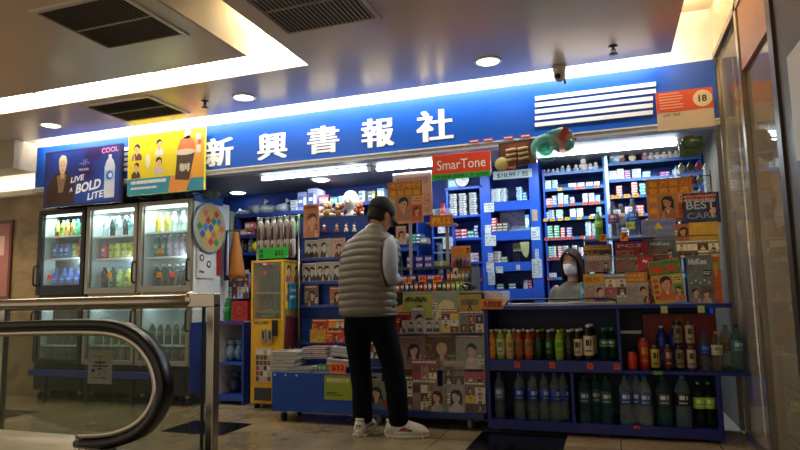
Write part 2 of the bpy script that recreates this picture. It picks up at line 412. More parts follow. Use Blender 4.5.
# fluorescent lamps in the kiosk
G = 'fluorescent lamps under the kiosk ceiling'
tube_lamp(-3.23, -2.06, 5.13, 2.172, 'lit fluorescent lamp in the kiosk over the left magazines', TUBEC, group=G, r=.018)
tube_lamp(-2.02, -1.02, 5.16, 2.172, 'lit fluorescent lamp in the kiosk behind the orange phone sign', TUBEC, group=G, r=.022)
tube_lamp(-.62, .58, 5.22, 2.172, 'lit fluorescent lamp in the kiosk over the woman', TUBEC, group=G, r=.024)

# ------------------------------------------------------------------ right-hand glass front

XG = .82
GF = mat('8f8672', .3, .7, name='door frame'); BRZ = mat('3a3024', .45, .3, name='bronze')
MIR = glassmat('b0a084', .84, .02)
def pane(y0, y1, z1, name): return struct(M().box(XG-.004, XG+.004, y0, y1, .04, z1, MIR).build(name))
pane(3.98, 4.72, 2.66, 'window_1'); pane(3.30, 3.92, 2.27, 'window_2')
struct(M().box(XG-.03, XG+.03, 3.92, 3.98, 0, 2.72, GF).box(XG-.02, XG+.02, 4.72, 4.76, 0, 2.66, GF).box(XG-.03, XG+.03, -1, 4.76, 2.66, 2.70, GF)
       .box(XG-.02, XG+.02, 3.3, 4.72, 0, .05, GF).build('trim_4'))
struct(M().box(XG-.025, XG+.045, 3.22, 3.30, 0, 2.7, BRZ).build('trim_5'))
struct(M().box(XG-.02, XG+.02, 3.30, 3.92, 2.27, 2.66, mat('c98a5c', .5, name='peach lintel')).build('trim_6'))
struct(M().box(XG-.01, XG+.06, -1, 3.22, 0, 2.66, mat('54493a', .6, name='brown door leaf')).build('door_1'))
struct(M().box(XG-.02, XG+.1, -1, 4.76, 2.70, 3.05, mat('e8d2ae', .55, name='cream fascia')).build('wall_right_upper'))
struct(M().box(XG-.012, XG-.008, 2.2, 3.1, .3, 1.9, mat('3c3528', .5, .1)).build('trim_7'))
o = M().box(-.002, .002, -.22, .22, 0, .48, PAPER)
tag(o.build('notice_sheet', loc=(XG-.0125, 2.84, 1.55)), 'white notice sheet stuck on the brown door at the far right', 'notice')
# what stands behind the glass
struct(M().box(1.5, 1.6, 2, 4.9, 0, 3.05, mat('8a7454', .6, name='brown side wall')).build('wall_right_outer'))
struct(M().box(.95, 1.5, 4.8, 4.9, 0, 3.05, mat('8a7050', .6, name='brown side wall')).build('wall_right_inner'))
x0 = XG+.02
p = M(); n = 14
vs = []
for i in range(n+1):
    z = 1.93-.62*i/n; vs += [(.012*sin(i*1.3), 3.47-.02*i/n, z), (.012*sin(i*1.3+.8), 3.62+.01*i/n, z)]
p.add(vs+[(a+.002, b, c) for a, b, c in vs], [(2*i, 2*i+1, 2*i+3, 2*i+2) for i in range(n)]+[(2*i+2*n+2, 2*i+2*n+4, 2*i+2*n+5, 2*i+2*n+3) for i in range(n)], PAPER, True)
tag(p.build('hanging_paper', loc=(XG+.018, 0, 0)), 'long creased white paper taped inside the far glass pane', 'paper')
p = M()
p.ball((0, 0, .3), .16, .19, .33, mat('8d8a4e', .45, vary=.25, scale=9)); p.tube([(0, 0, .55), (0, 0, .68), (0, .03, .74)], [.05, .03, .06], mat('8d8a4e', .45, vary=.25, scale=9))
tag(p.build('plastic_sack', loc=(1.02, 3.62, .672)), 'yellow-green plastic sack on the crate behind the far glass pane', 'sack')
cr = thing('plastic_crate', 'grey perforated plastic crate standing behind the far glass pane', 'crate', (1.02, 3.62, .0))
CG = mat('868a72', .6)
b = M(); b.box(-.16, .16, -.27, .27, 0, .02, CG); b.box(-.16, -.15, -.27, .27, .02, .62, CG); b.box(.15, .16, -.27, .27, .02, .62, CG); b.box(-.15, .15, -.27, -.26, .02, .62, CG); b.box(-.15, .15, .26, .27, .02, .62, CG); b.box(-.16, .16, -.27, .27, .62, .64, CG)
b.build('shell', cr)
HM = mat('2c2e26', .6)
for r in range(6):
    for k in range(6): M().box(-.163, -.160, -.22+k*.08, -.18+k*.08, .1+r*.05+(.12 if r > 2 else 0), .12+r*.05+(.12 if r > 2 else 0), HM).build('slot', cr)
# ------------------------------------------------------------------ printed matter
SKIN = mat('d8a482', .6, name='printed skin', vary=.04); SKIN2 = mat('e6c2a8', .6, name='printed skin', vary=.04); HAIRP = mat('1d1512', .6, name='printed hair')
def bars(m, x0, x1, z0, z1, n, y, c, rng, fill=.8):
    h = (z1-z0)/n
    for k in range(n):
        x = x0
        while x < x1-.004:
            l = rng.uniform(.006, .025); e = min(x+l, x1)
            if rng.random() < fill: m.fr(x, e, z1-(k+1)*h+h*.25, z1-k*h-h*.15, y, c)
            x = e+rng.uniform(.003, .006)
def portrait(m, cx, z0, h, y, skin, hair, coat, rng, long=False, turn=0.):
    """printed bust: hair, face, features, shoulders; leaning and turned a little differently each time"""
    g = random.Random(int(abs(cx)*9973+abs(z0)*7919+h*6151+(hash(coat.name) if False else 0)+len(m.v)))
    r = h*.185*g.uniform(.9, 1.12); cz = z0+h*.64; ti = g.uniform(-.28, .28); sd = g.choice((-1, 1))
    def R(pts): return [(cx+(a-cx)*cos(ti)-(b-cz)*sin(ti), cz+(a-cx)*sin(ti)+(b-cz)*cos(ti)) for a, b in pts]
    def E(ex, ez, rx, rz, yy, mt, n=14): m.sh(R([(ex+rx*cos(2*pi*i/n), ez+rz*sin(2*pi*i/n)) for i in range(n)]), yy, mt)
    w1, w2 = g.uniform(.26, .36), g.uniform(.26, .36)
    m.sh([(cx-h*w1, z0), (cx+h*w2, z0), (cx+h*w2*.95, z0+h*.22), (cx+h*w2*.7, z0+h*.33), (cx+h*.1, z0+h*.40), (cx-h*.1, z0+h*.40), (cx-h*w1*.7, z0+h*.33), (cx-h*w1*.95, z0+h*.22)], y, coat)
    m.sh([(cx-h*.09, z0+h*.40), (cx, z0+h*.22), (cx+h*.09, z0+h*.40)], y-.0001, PAPER if g.random() < .4 else skin)
    if g.random() < .5: m.sh([(cx+sd*h*.1, z0), (cx+sd*h*.26, z0), (cx+sd*h*.2, z0+h*.3), (cx+sd*h*.14, z0+h*.3)], y-.00015, skin)
    if long: m.sh(R([(cx-r*1.3, cz-r*2.1), (cx-r*1.25, cz+r*.4), (cx-r*.7, cz+r*1.3), (cx+r*.8, cz+r*1.3), (cx+r*1.3, cz+r*.3), (cx+r*1.15, cz-r*1.8), (cx+r*.7, cz-r*1.2), (cx-r*.7, cz-r*1.3)]), y-.0002, hair)
    E(cx, cz+r*.30, r*1.02, r*1.12, y-.0003, hair)
    m.sh([(cx-r*.36, z0+h*.33), (cx+r*.36, z0+h*.33), (cx+r*.36, cz-r*.6), (cx-r*.36, cz-r*.6)], y-.0004, skin)
    t = (turn+g.uniform(-.12, .12))*r
    m.sh(R([(cx+t-r*.80, cz+r*.5), (cx+t-r*.82, cz-r*.1), (cx+t-r*.62, cz-r*.75), (cx+t-r*.2, cz-r*1.15), (cx+t+r*.2, cz-r*1.15), (cx+t+r*.62, cz-r*.75), (cx+t+r*.82, cz-r*.1), (cx+t+r*.8, cz+r*.5), (cx+t, cz+r*.8)]), y-.0005, skin)
    m.sh(R([(cx+t+sd*r*.84, cz+r*.55), (cx+t+sd*r*.3, cz+r*.72), (cx+t-sd*r*.35, cz+r*.35), (cx+t-sd*r*.8, cz+r*.1), (cx+t-sd*r*.95, cz+r*.6), (cx+t-sd*r*.6, cz+r*1.15), (cx+t+sd*r*.5, cz+r*1.2)]), y-.0006, hair)
    if h > .06:
        for s in (-1, 1):
            E(cx+t*1.2+s*r*.36, cz-r*.02, r*.12, r*.05, y-.0007, HAIRP, 6)
            m.sh(R([(cx+t*1.2+s*r*.36-r*.17, cz+r*.14), (cx+t*1.2+s*r*.36+r*.17, cz+r*.14), (cx+t*1.2+s*r*.36+r*.15, cz+r*.19), (cx+t*1.2+s*r*.36-r*.15, cz+r*.19)]), y-.0007, hair)
        E(cx+t*1.2, cz-r*.66, r*.22, r*.07, y-.0007, LIPP, 8)
        m.sh(R([(cx+t*1.3-r*.06, cz-r*.34), (cx+t*1.3+r*.09, cz-r*.36), (cx+t*1.3+r*.03, cz)]), y-.0007, SHP)
def figure(m, cx, z0, h, y, skin, hair, coat, legs):
    m.sh([(cx-h*.08, z0), (cx+h*.08, z0), (cx+h*.09, z0+h*.48), (cx-h*.09, z0+h*.48)], y, legs)
    m.sh([(cx-h*.13, z0+h*.42), (cx+h*.13, z0+h*.42), (cx+h*.12, z0+h*.78), (cx-h*.12, z0+h*.78)], y-.0002, coat)
    m.ell(cx, z0+h*.9, h*.075, h*.1, y-.0003, hair, 10); m.ell(cx, z0+h*.87, h*.055, h*.075, y-.0004, skin, 10)
PRT = {}
def C(h):
    """printed paper: mottled with a second, related ink"""
    if h in PRT: return PRT[h]
    m = bpy.data.materials.new('print'); m.use_nodes = True; nt = m.node_tree; b = nt.nodes['Principled BSDF']; b.inputs['Roughness'].default_value = .4
    c = lin(h); rg = random.Random(h); k = rg.uniform(.35, .6) if sum(c) > .5 else rg.uniform(1.6, 2.4)
    c2 = [min(1, v*k*rg.uniform(.8, 1.25)+.01) for v in c]
    tc = nt.nodes.new('ShaderNodeTexCoord'); n = nt.nodes.new('ShaderNodeTexNoise'); n.inputs['Scale'].default_value = 22; n.inputs['Detail'].default_value = 3
    r = nt.nodes.new('ShaderNodeMapRange'); r.inputs[1].default_value = .42; r.inputs[2].default_value = .72; r.inputs[4].default_value = .42
    mx = nt.nodes.new('ShaderNodeMix'); mx.data_type = 'RGBA'; mx.inputs[6].default_value = (*c, 1); mx.inputs[7].default_value = (*c2, 1)
    nt.links.new(tc.outputs['Object'], n.inputs['Vector']); nt.links.new(n.outputs['Fac'], r.inputs[0]); nt.links.new(r.outputs[0], mx.inputs[0]); nt.links.new(mx.outputs[2], b.inputs['Base Color'])
    PRT[h] = m
    return m
def C2(a, b, sc):
    m = bpy.data.materials.new('two-ink print'); m.use_nodes = True; nt = m.node_tree; p = nt.nodes['Principled BSDF']; p.inputs['Roughness'].default_value = .35
    tc = nt.nodes.new('ShaderNodeTexCoord'); n = nt.nodes.new('ShaderNodeTexNoise'); n.inputs['Scale'].default_value = sc; n.inputs['Detail'].default_value = 2
    r = nt.nodes.new('ShaderNodeMapRange'); r.inputs[1].default_value = .4; r.inputs[2].default_value = .65; mx = nt.nodes.new('ShaderNodeMix'); mx.data_type = 'RGBA'
    mx.inputs[6].default_value = (*lin(a), 1); mx.inputs[7].default_value = (*lin(b), 1)
    nt.links.new(tc.outputs['Object'], n.inputs['Vector']); nt.links.new(n.outputs['Fac'], r.inputs[0]); nt.links.new(r.outputs[0], mx.inputs[0]); nt.links.new(mx.outputs[2], p.inputs['Base Color'])
    return m
LIPP = mat('9a4a40', .6, name='printed lips'); SHP = mat('a87a5c', .6, name='printed shade of skin')
def mag(label, px, Y, bg, style='portrait', title=None, tcol='f0e6c8', acc='c83a2c', acc2='e8c23a', coat='5a3a4a', hair='1d1512', skin='d8a482', t=.006, lean=0., tilt=0., group=None, cat='magazine', name='magazine', z=None, seed=0, size=None):
    """a printed cover: px = photo box (x0,y0,x1,y1) on plane Y; lean = tipped back, tilt = turned in its own plane"""
    x0, x1, z0, z1 = rect(*px, Y)
    w_, h = (x1-x0), (z1-z0)
    if size: w_, h = size
    rng = random.Random(seed+int(px[0]*7+px[1]))
    m = M(); X0, X1 = -w_/2, w_/2
    m.box(X0, X1, -t/2, t/2, 0, h, C(bg)); m.box(X0+.001, X1+.0006, -t/2+.001, t/2-.001, .001, h+.0006, PAGE)
    y = -t/2-.0005; A, A2, T = C(acc), C(acc2), C(tcol); sk = C(skin); hr = C(hair); ct = C(coat)
    if style == 'portrait':
        portrait(m, w_*.05, 0, h*.80, y, sk, hr, ct, rng, long=seed % 2 == 1, turn=.1)
        if title: m.text(title, X0+w_*.06, h*.80, h*.15, y-.0012, T, bold=.04, width=w_*.80)
        else: m.fr(X0+w_*.05, X1-w_*.12, h*.86, h*.96, y-.001, A); bars(m, X0+w_*.08, X1-w_*.15, h*.87, h*.95, 1, y-.0013, T, rng, 1)
        bars(m, X0+.004, X0+w_*.3, h*.15, h*.7, max(3, int(h/.03)), y-.001, A2, rng, .7); bars(m, X1-w_*.25, X1-.004, h*.1, h*.4, 3, y-.001, T, rng, .7)
    elif style == 'headline':    # two lines of heavy characters over a big face and a smaller picture
        n_ = len(title) if title else 0; rw = 2 if n_ > 2 else 1
        m.fr(X0+.003, X1-.003, h*.66, h-.003, y, C('c8702c') if n_ > 2 else A)
        for q in range(rw):
            part = title[:2]+title[:2] if q == 0 else title[2:]+title[2:]
            if rw == 1: part = title
            for i_, ch in enumerate(part): m.text(ch, X0+w_*(.05+.9*i_/len(part)), h*(.83-.16*q) if rw == 2 else h*.70, h*.13 if rw == 2 else h*.2, y-.001, T, bold=.05, width=w_*.82/len(part))
        m.fr(X0+w_*.24, X0+w_*.66, h*.08, h*.64, y-.0002, C('b8845a')); portrait(m, X0+w_*.45, h*.06, h*.62, y-.0004, sk, hr, ct, rng, long=seed % 2 == 1)
        m.fr(X0+w_*.68, X1-w_*.04, h*.05, h*.42, y-.0003, A); portrait(m, X0+w_*.82, h*.05, h*.36, y-.0005, sk, C('3a2418'), C('c86a4a'), rng)
        for q in range(4): m.fr(X0+w_*.05, X0+w_*.2, h*(.1+.13*q), h*(.19+.13*q), y-.0006, T if q % 2 else A2)
        m.fr(X0+w_*.7, X1-w_*.06, h*.46, h*.62, y-.0006, C('e0c890')); bars(m, X0+w_*.72, X1-w_*.08, h*.48, h*.6, 2, y-.001, A, rng, 1)
    elif style == 'portrait2':   # large title, scattered little cartoon shapes and two heads at the foot
        m.text(title, X0+w_*.08, h*.80, h*.13, y-.0012, T, bold=.05, width=w_*.72)
        m.fr(X1-w_*.38, X1-w_*.08, h*.56, h*.68, y, BLACK); bars(m, X1-w_*.36, X1-w_*.1, h*.58, h*.66, 2, y-.0005, T, rng, .8)
        for q in range(5): m.ell(X0+w_*(.15+.17*q), h*(.42+.05*(q % 2)), w_*.04, h*.022, y, T, 8)
        m.fr(X0+w_*.5, X1-w_*.06, h*.18, h*.36, y, C('5a4438')); portrait(m, X0+w_*.28, 0, h*.34, y-.0003, sk, hr, ct, rng); portrait(m, X0+w_*.7, 0, h*.28, y-.0006, sk, C('4a3a30'), C('b0a090'), rng)
    elif style == 'full':        # one figure filling the cover
        m.sh([(X0, 0), (X1, 0), (X1, h*.35), (X0+w_*.4, h*.25)], y, A)
        portrait(m, w_*.02, -h*.05, h*.95, y-.0002, sk, hr, ct, rng, long=True, turn=-.1)
        if title: m.text(title, X0+w_*.08, h*.84, h*.11, y-.0012, T, bold=.02, width=w_*.6)
        bars(m, X0+.004, X0+w_*.2, h*.2, h*.8, max(3, int(h/.03)), y-.0011, T, rng, .6)
    elif style == 'two':         # two standing figures
        figure(m, -w_*.2, h*.12, h*.6, y, sk, hr, C('e8e4dc'), C('e8e4dc')); figure(m, w_*.22, h*.12, h*.62, y, sk, hr, ct, ct)
        if title: m.text(title, X0+w_*.08, h*.84, h*.1, y-.001, T, bold=.02, width=w_*.6)
        bars(m, X0+.005, X1-.005, h*.02, h*.1, 1, y, T, rng)
    elif style == 'grid':        # a patchwork of small pictures
        nx = max(2, round(w_/.07)); nz = max(2, round(h/.07)); cs = [A, A2, ct, C('d8cfc0'), C('4a4038'), T]
        for i in range(nx):
            for k in range(nz):
                a = X0+.004+(w_-.008)*i/nx; b = .004+(h*.84-.008)*k/nz; g = .003
                m.fr(a+g/2, a+(w_-.008)/nx-g/2, b+g/2, b+(h*.84-.008)/nz-g/2, y, cs[rng.randrange(6)])
                if rng.random() < .75: portrait(m, a+(w_-.008)/nx/2, b+g, (h*.8)/nz*.9, y-.0003, sk, hr, cs[rng.randrange(6)], rng)
        if title: m.text(title, X0+w_*.06, h*.86, h*.1, y-.001, T, bold=.02, width=w_*.8)
        else: m.fr(X0, X1, h*.86, h, y-.0004, A); bars(m, X0+.004, X1-.01, h*.88, h*.98, 1, y-.001, T, rng, 1)
    elif style == 'band':        # wide banner head, text lines, one picture
        m.fr(X0, X1, h*.66, h, y, A)
        if title: m.text(title, X0+w_*.07, h*.74, h*.16, y-.001, T, bold=.02, width=w_*.72)
        else: bars(m, X0+.006, X1-.02, h*.7, h*.95, 2, y-.001, T, rng, 1)
        bars(m, X0+.005, X0+w_*.55, h*.08, h*.6, max(3, int(h/.025)), y, A2, rng)
        portrait(m, w_*.28, h*.02, h*.6, y-.0002, sk, hr, ct, rng)
    elif style == 'plain':
        bars(m, X0+.008, X1-.02, h*.08, h*.5, max(3, int(h/.03)), y, A2, rng, .7); m.fr(X0+w_*.1, X1-w_*.1, h*.72, h*.88, y, A)
        if title: m.text(title, 0, h*.55, h*.3, y-.001, T, bold=.01, width=w_*.3, anchor='c')
    elif style == 'photo':       # framed black-and-white picture
        m.fr(X0+.006, X1-.006, .01, h-.01, y, C('aca8a0')); n = 2 if w_ > h*.75 else 1
        for k in range(n): portrait(m, (k-(n-1)/2)*w_*.42, .012, h*.82, y-.0003, C('cfc6bc'), C('1a1817'), C('3a3836'), rng, turn=.15*(1 if k else -1))
    o = m.build(name, loc=((x0+x1)/2, Y, z0 if z is None else z))
    o.rotation_euler = (-lean, tilt, 0)
    return tag(o, label, cat, group)
PRICE = {}
def price(label, px, Y, text, bg='f07818', fg='1c1410', bold=.02, rot=0., name='price_sign', cat='sign', lines=None, t=.003):
    x0, x1, z0, z1 = rect(*px, Y); w_, h = x1-x0, z1-z0
    m = M(); m.box(-w_/2, w_/2, -t/2, t/2, 0, h, mat(bg, .5, name='card', vary=.03))
    if lines:
        for i, (s_, c_) in enumerate(lines):
            m.text(s_, 0, h*(1-(i+.85)/len(lines)), h/len(lines)*.68, -t/2-.0005, mat(c_, .5), bold=bold, width=w_*.8, anchor='c')
    elif text: m.text(text, 0, h*.2, h*.6, -t/2-.0005, mat(fg, .5), bold=bold, width=w_*.8, anchor='c')
    o = m.build(name, loc=((x0+x1)/2, Y, z0)); o.rotation_euler = (0, rot, 0)
    return tag(o, label, cat)
# ------------------------------------------------------------------ goods: bottles, cans, packs
TPL = {}
def prof(kind):
    P = {'pet': [(.028, 0), (.032, .008), (.032, .06), (.029, .075), (.032, .09), (.032, .14), (.026, .17), (.013, .195), (.013, .205)],
         'big': [(.038, 0), (.044, .01), (.044, .09), (.040, .11), (.044, .13), (.044, .22), (.036, .26), (.016, .295), (.014, .31)],
         'tea': [(.028, 0), (.030, .006), (.030, .15), (.026, .172), (.014, .188), (.014, .198)],
         'can': [(.024, 0), (.031, .008), (.031, .108), (.026, .118), (.026, .12)],
         'tall': [(.022, 0), (.027, .008), (.027, .15), (.023, .16), (.023, .162)],
         'shampoo': [(.03, 0), (.034, .008), (.036, .12), (.028, .15), (.012, .165), (.012, .175)]}
    return P[kind]
def drink(kind, liquid, label_c, cap, trim, clear):
    """one bottle or can with its cap and label, as a template to copy from"""
    key = (kind, liquid, label_c, cap, trim, clear)
    if key in TPL: return TPL[key]
    p = prof(kind); H = p[-1][1]; R = max(r for r, z in p)
    body = M(); bm_ = glassmat(liquid, .86, .06, 'bottle wall') if clear else mat(liquid, .22, name='bottle', vary=.06)
    body.lathe(p, bm_, seg=12)
    if kind in ('can', 'tall'):
        body.lathe([(R*.8, H-.001), (R*.86, H+.003), (R*.78, H+.003), (R*.76, H)], CHROME, seg=12)
        ring = None
    o = body.build('bottle' if kind not in ('can', 'tall') else 'drink_can')
    if kind not in ('can', 'tall'):
        M().lathe([(.0145, 0), (.0155, .002), (.0155, .016), (.014, .018)], mat(cap, .4), (0, 0, H-.002), 10).build('cap', o)
    if label_c:
        a, b = {'pet': (.09, .142), 'big': (.135, .215), 'tea': (.03, .145), 'can': (.015, .10), 'tall': (.02, .14), 'shampoo': (.03, .11)}[kind]
        l = M().lathe([(R+.0006, a), (R+.0012, a+.001), (R+.0012, b-.001), (R+.0006, b)], mat(label_c, .4, vary=.06), seg=12)
        if trim:
            mt = mat(trim, .4, vary=.2, scale=60); hh = b-a; rr = R+.0022
            # a printed panel and lines wrapped on the front
            for z0, z1, a0, a1 in ((a+hh*.5, a+hh*.82, -.5, .15), (a+hh*.5, a+hh*.82, .3, .55), (a+hh*.2, a+hh*.27, -.6, .5)):
                n = 5; vs = []
                for k in range(n+1):
                    q = -pi/2+a0+(a1-a0)*k/n; vs += [(rr*cos(q), rr*sin(q), z0), (rr*cos(q), rr*sin(q), z1)]
                l.add(vs, [(2*k, 2*k+2, 2*k+3, 2*k+1) for k in range(n)], mt)
        l.build('label', o)
    o['_unused'] = 1
    TPL[key] = o
    return o
def put(tpl, loc, label, cat, group=None, rz=None, s=1.0, name=None):
    """first use moves the template itself, later ones copy it with its parts"""
    if tpl.get('_unused'):
        del tpl['_unused']; o = tpl; o.location = loc
        if rz is not None: o.rotation_euler = (0, 0, rz)
    else: o = dup(tpl, loc, rz if rz is not None else 0)
    o.scale = (s, s, s) if not isinstance(s, tuple) else s
    o.location.z += .0007
    for k in ('label', 'category', 'group'):
        if k in o: del o[k]
    return tag(o, label, cat, group)
def packbox(w_, d, h, c1, c2, c3='f2f2ee', n=2, name='product_box'):
    key = ('pk', round(w_, 3), round(d, 3), round(h, 3), c1, c2, c3, name)
    if key in TPL: return TPL[key]
    m = M(); m.box(-w_/2, w_/2, -d/2, d/2, 0, h, mat(c1, .45, name='printed card'))
    y = -d/2-.0006
    m.fr(-w_*.44, w_*.1, h*.18, h*.80, y, mat(c2, .45)); m.fr(w_*.15, w_*.42, h*.3, h*.7, y, mat(c3, .45))
    m.fr(-w_*.38, w_*.02, h*.42, h*.58, y-.0004, mat(c3, .45))
    m.poly([(-w_*.4, -d*.4, h+.0005), (w_*.4, -d*.4, h+.0005), (w_*.4, 0, h+.0005), (-w_*.4, 0, h+.0005)], mat(c2, .45))
    o = m.build(name); o['_unused'] = 1; TPL[key] = o
    return o
NAMES = {}
# ------------------------------------------------------------------ front drinks shelf on the right
X0, X1, YF, YB = -.91, .64, 4.5, 4.92
ds = thing('drinks_shelf', 'long low dark blue shelf unit full of drinks along the shop front', 'shelf', (0, YF, 0))
zt = .905; zm = at(560, 360.5, 4.5)[1]-.03; zmr = at(690, 372, 4.5)[1]; zb = at(600, 423, 4.55)[1]; xd = at(621, 335, 4.5)[0]
D = YB-YF
FB = mat('0e1f78', .42, vary=.12, scale=6, name='front blue laminate')
M().box(X0, X1, .0, D, 0+.02, zb, FB).build('plinth', ds, bevel=.004)
M().box(X0+.029, xd, 0, D-.013, zmr-.02, zm+.03, FB).build('shelf_board', ds, bevel=.004); M().box(xd+.001, X1+.17, 0, D, zmr-.022, zmr, FB).build('shelf_board', ds, bevel=.003)
M().box(X0, X1+.1, -.02, D+.06, zt-.03, zt, FB).build('counter_top', ds, bevel=.004)
M().box(X0, X0+.028, .005, D, zb, zt-.03, FB).build('side_panel', ds, bevel=.003)
M().box(X1-.03, X1, .005, D, zb, zmr-.023, FB).build('side_panel', ds, bevel=.003)
M().box(at(573,400,4.5)[0]-.012, at(573,400,4.5)[0]+.012, .01, D-.013, zb, zmr-.021, FB).build('divider', ds, bevel=.003)
M().box(xd-.024, xd, .01, D-.013, zm+.031, zt-.03, FB).build('divider', ds, bevel=.003)
M().box(X0+.03, X1-.03, D-.012, D, zb, zt-.03, mat('081248', .5)).build('back_panel', ds)
for x in (X0+.06, X1-.06, -.1):
    for y in (.06, D-.06): M().box(x-.03, x+.03, y-.03, y+.03, 0, .025, DARK).build('foot', ds)
tag(M().box(-.14, .14, -.004, .004, 0, .02, ALU).build('metal_strip', loc=(.11, 4.86, .74)), 'grey metal strip at the back of the upper right bay', 'strip') if False else M().box(xd+.002, .19, D-.03, D-.013, at(640, 334, 4.85)[1], at(640, 331, 4.85)[1], ALU).build('metal_strip', ds)
# red box behind the bottles of the upper right bay
rb = M(); rb.box(-.24, .24, 0, .1, 0, .37, mat('8e1c1a', .45)); rb.fr(-.2, .2, .03, .34, -.001, mat('9c2420', .45))
for k in range(4): rb.text('福祿壽喜'[k], .0, .31-k*.055, .045, -.0018, mat('b8842c', .5), anchor='c')
tag(rb.build('red_carton', loc=(.44, 4.80, zmr+.001)), 'big red carton with gold characters behind the bottles', 'carton')
# orange and green price cards
for i, (px, py) in enumerate(((517, 363), (552, 363), (590, 364), (617, 365))):
    x, z = at(px, py, 4.49); lab = ['under the red and green juice cartons', 'under the lime bottle', 'under the white-labelled black bottles', 'under the green-capped bottles'][i]
    m = M().box(-.02, .02, -.001, .001, -.02, .02, mat('e24a26', .5)).text('$8', 0, -.01, .02, -.0016, mat('7a1a12', .5), anchor='c')
    tag(m.build('price_card', loc=(x, 4.4985, zm-.005)), 'small red price card '+lab, 'price card', 'red price cards on the drinks shelf')
for i, (px, py) in enumerate(((664, 306), (701, 305))):
    x, z = at(px, py, 4.47)
    m = M().box(-.024, .024, -.001, .001, -.035, .02, mat('3a9a4c', .5)).fr(-.017, .017, -.028, .012, -.0015, mat('d8c8a0', .5)).text('8', 0, -.02, .022, -.002, mat('c23a20', .5), anchor='c')
    tag(m.build('price_card', loc=(x, 4.4785, zt-.03)), 'small green-edged price card '+['above the blue bottles', 'above the blue-labelled water bottle'][i], 'price card', 'green price cards')
x, z = at(658, 373, 4.49); tag(M().box(-.03, .03, -.001, .001, -.012, .012, mat('4fae4a', .5)).build('price_card', loc=(x, 4.4985, zmr-.010)), 'small green price strip under the yellow can', 'price card')
x, z = at(637, 431, 4.49); tag(M().box(-.02, .02, -.001, .001, -.01, .01, mat('b83222', .5)).build('price_card', loc=(x, 4.4985, at(637, 427, 4.5)[1])), 'tiny red price tag under the big water bottles', 'price card')

GB = 'bottles in the upper left bay of the drinks shelf'
rowA = [(492, 'tea', 'c98a1e', 'd89a2c', 'e8e8e6', 'b06a14', 'orange juice'), (501, 'tea', '8aa84a', 'c8c89a', 'e8e8e6', '4a8a3a', 'green and cream tea'),
        (510, 'tea', 'b8a45a', 'c2ae74', 'e8e8e6', '8a6a3a', 'beige tea'), (519.5, 'tea', '8a3a1e', 'a84a2c', 'e8e8e6', '3a6a2c', 'rust-red tea'),
        (529, 'tea', 'a03a24', 'c86a3c', 'e8e8e6', '1f8a3a', 'red and green tea'), (539, 'tea', '10140c', '16240f', '9ac03a', '2a4a1a', 'black green-capped tea'),
        (549.5, 'tea', '0e2a18', '12351c', 'e8e8e6', '4aa04a', 'dark green tea'), (559.5, 'tea', '7ea81e', '8fbc24', 'a4c83a', '3f7a14', 'lime green tea'),
        (569.5, 'tea', '0c0b0a', '15130f', 'e8e8e6', '3a3028', 'plain black'), (578.5, 'tea', '0c0b0a', 'c8bc9c', 'e8e8e6', '1a1612', 'black cream-labelled'),
        (589, 'tea', '0c0b0a', 'd8ccae', 'e8e8e6', '1a1612', 'taller black cream-labelled'), (604.5, 'pet', '1c5a34', '2a6a44', '1f9a4a', 'b8c8b8', 'green soda'), (612.5, 'pet', '164a2c', '225a3a', '1f9a4a', 'b8c8b8', 'darker green soda')]
for i, (px, kind, liq, lab, cap, tr, nm) in enumerate(rowA):
    x, z = at(px, 350, 4.55); s = 1.17 if i == 10 else 1.0 if i < 9 else 1.02
    o = drink(kind, liq, lab, cap, tr, kind == 'pet')
    put(o, (x, 4.55, zm+.03), f'{nm} bottle in the front row of the upper left bay', 'bottle', GB, s=s, rz=.15*(i % 3-1))
    x2 = x+.018 if i != 12 else x-.004
    put(o, (x2+(.0), 4.65, zm+.03), f'{nm} bottle in the row behind, upper left bay', 'bottle', GB, s=s, rz=.3*(i % 3-1))
GC = 'drinks in the upper right bay of the drinks shelf'
rowB = [(632, 4.55, 'can', 'a82418', 'b42a1c', 'c84a2c', None, 1.0, 'short red drink can'), (644, 4.60, 'tall', 'b8281a', 'c23020', None, 'd8a02c', 1.3, 'tall red drink can with yellow lettering'),
        (655, 4.55, 'tall', '2a2018', 'b8a82c', None, '1a140e', 1.03, 'yellow and black coffee can'), (668, 4.55, 'tall', '241a18', '6a1e1c', None, 'b8a8a0', 1.05, 'dark coffee can with red label'),
        (679, 4.57, 'tall', '241c18', '8a7a6a', None, '1c1614', 1.0, 'lower brown patterned coffee can of the pair'), (691, 4.56, 'tall', '4a3a30', 'b0a08c', None, '2a201a', 1.0, 'lower cream patterned coffee can of the pair'),
        (705, 4.57, 'big', '7aa0a8', '1a2fa0', '1c4ac8', '5a7ad8', .82, 'water bottle with deep blue label'), (717, 4.56, 'big', 'a0987a', 'c8c0a4', 'e0b028', '7a7a5a', .80, 'yellow-capped tea bottle with pale label'),
        (738, 4.56, 'big', '5a9a98', '3a6a78', '1c2a4a', '9ab8b8', .95, 'large teal water bottle at the open shelf end'), (727, 4.66, 'big', '8a7a3a', '8a7a3a', '2a9ac0', '5a5a3a', .92, 'teal-capped amber bottle at the back')]
for px, Y, kind, liq, lab, cap, tr, s, nm in rowB:
    x, z = at(px, 352, Y); put(drink(kind, liq, lab, cap or '888888', tr, kind == 'big'), (x, Y, zmr), nm+' in the upper right bay', 'can' if kind in ('can', 'tall') else 'bottle', GC, s=s)
for px, Y, liq, lab, tr, nm in ((679, 4.57, '241c18', '8a7a6a', '1c1614', 'upper brown patterned coffee can of the pair'), (691, 4.56, '4a3a30', 'b0a08c', '2a201a', 'upper cream patterned coffee can of the pair')):
    x, z = at(px, 352, Y); put(drink('tall', liq, lab, '888888', tr, False), (x, Y, zmr+.165), nm+' in the upper right bay', 'can', GC)
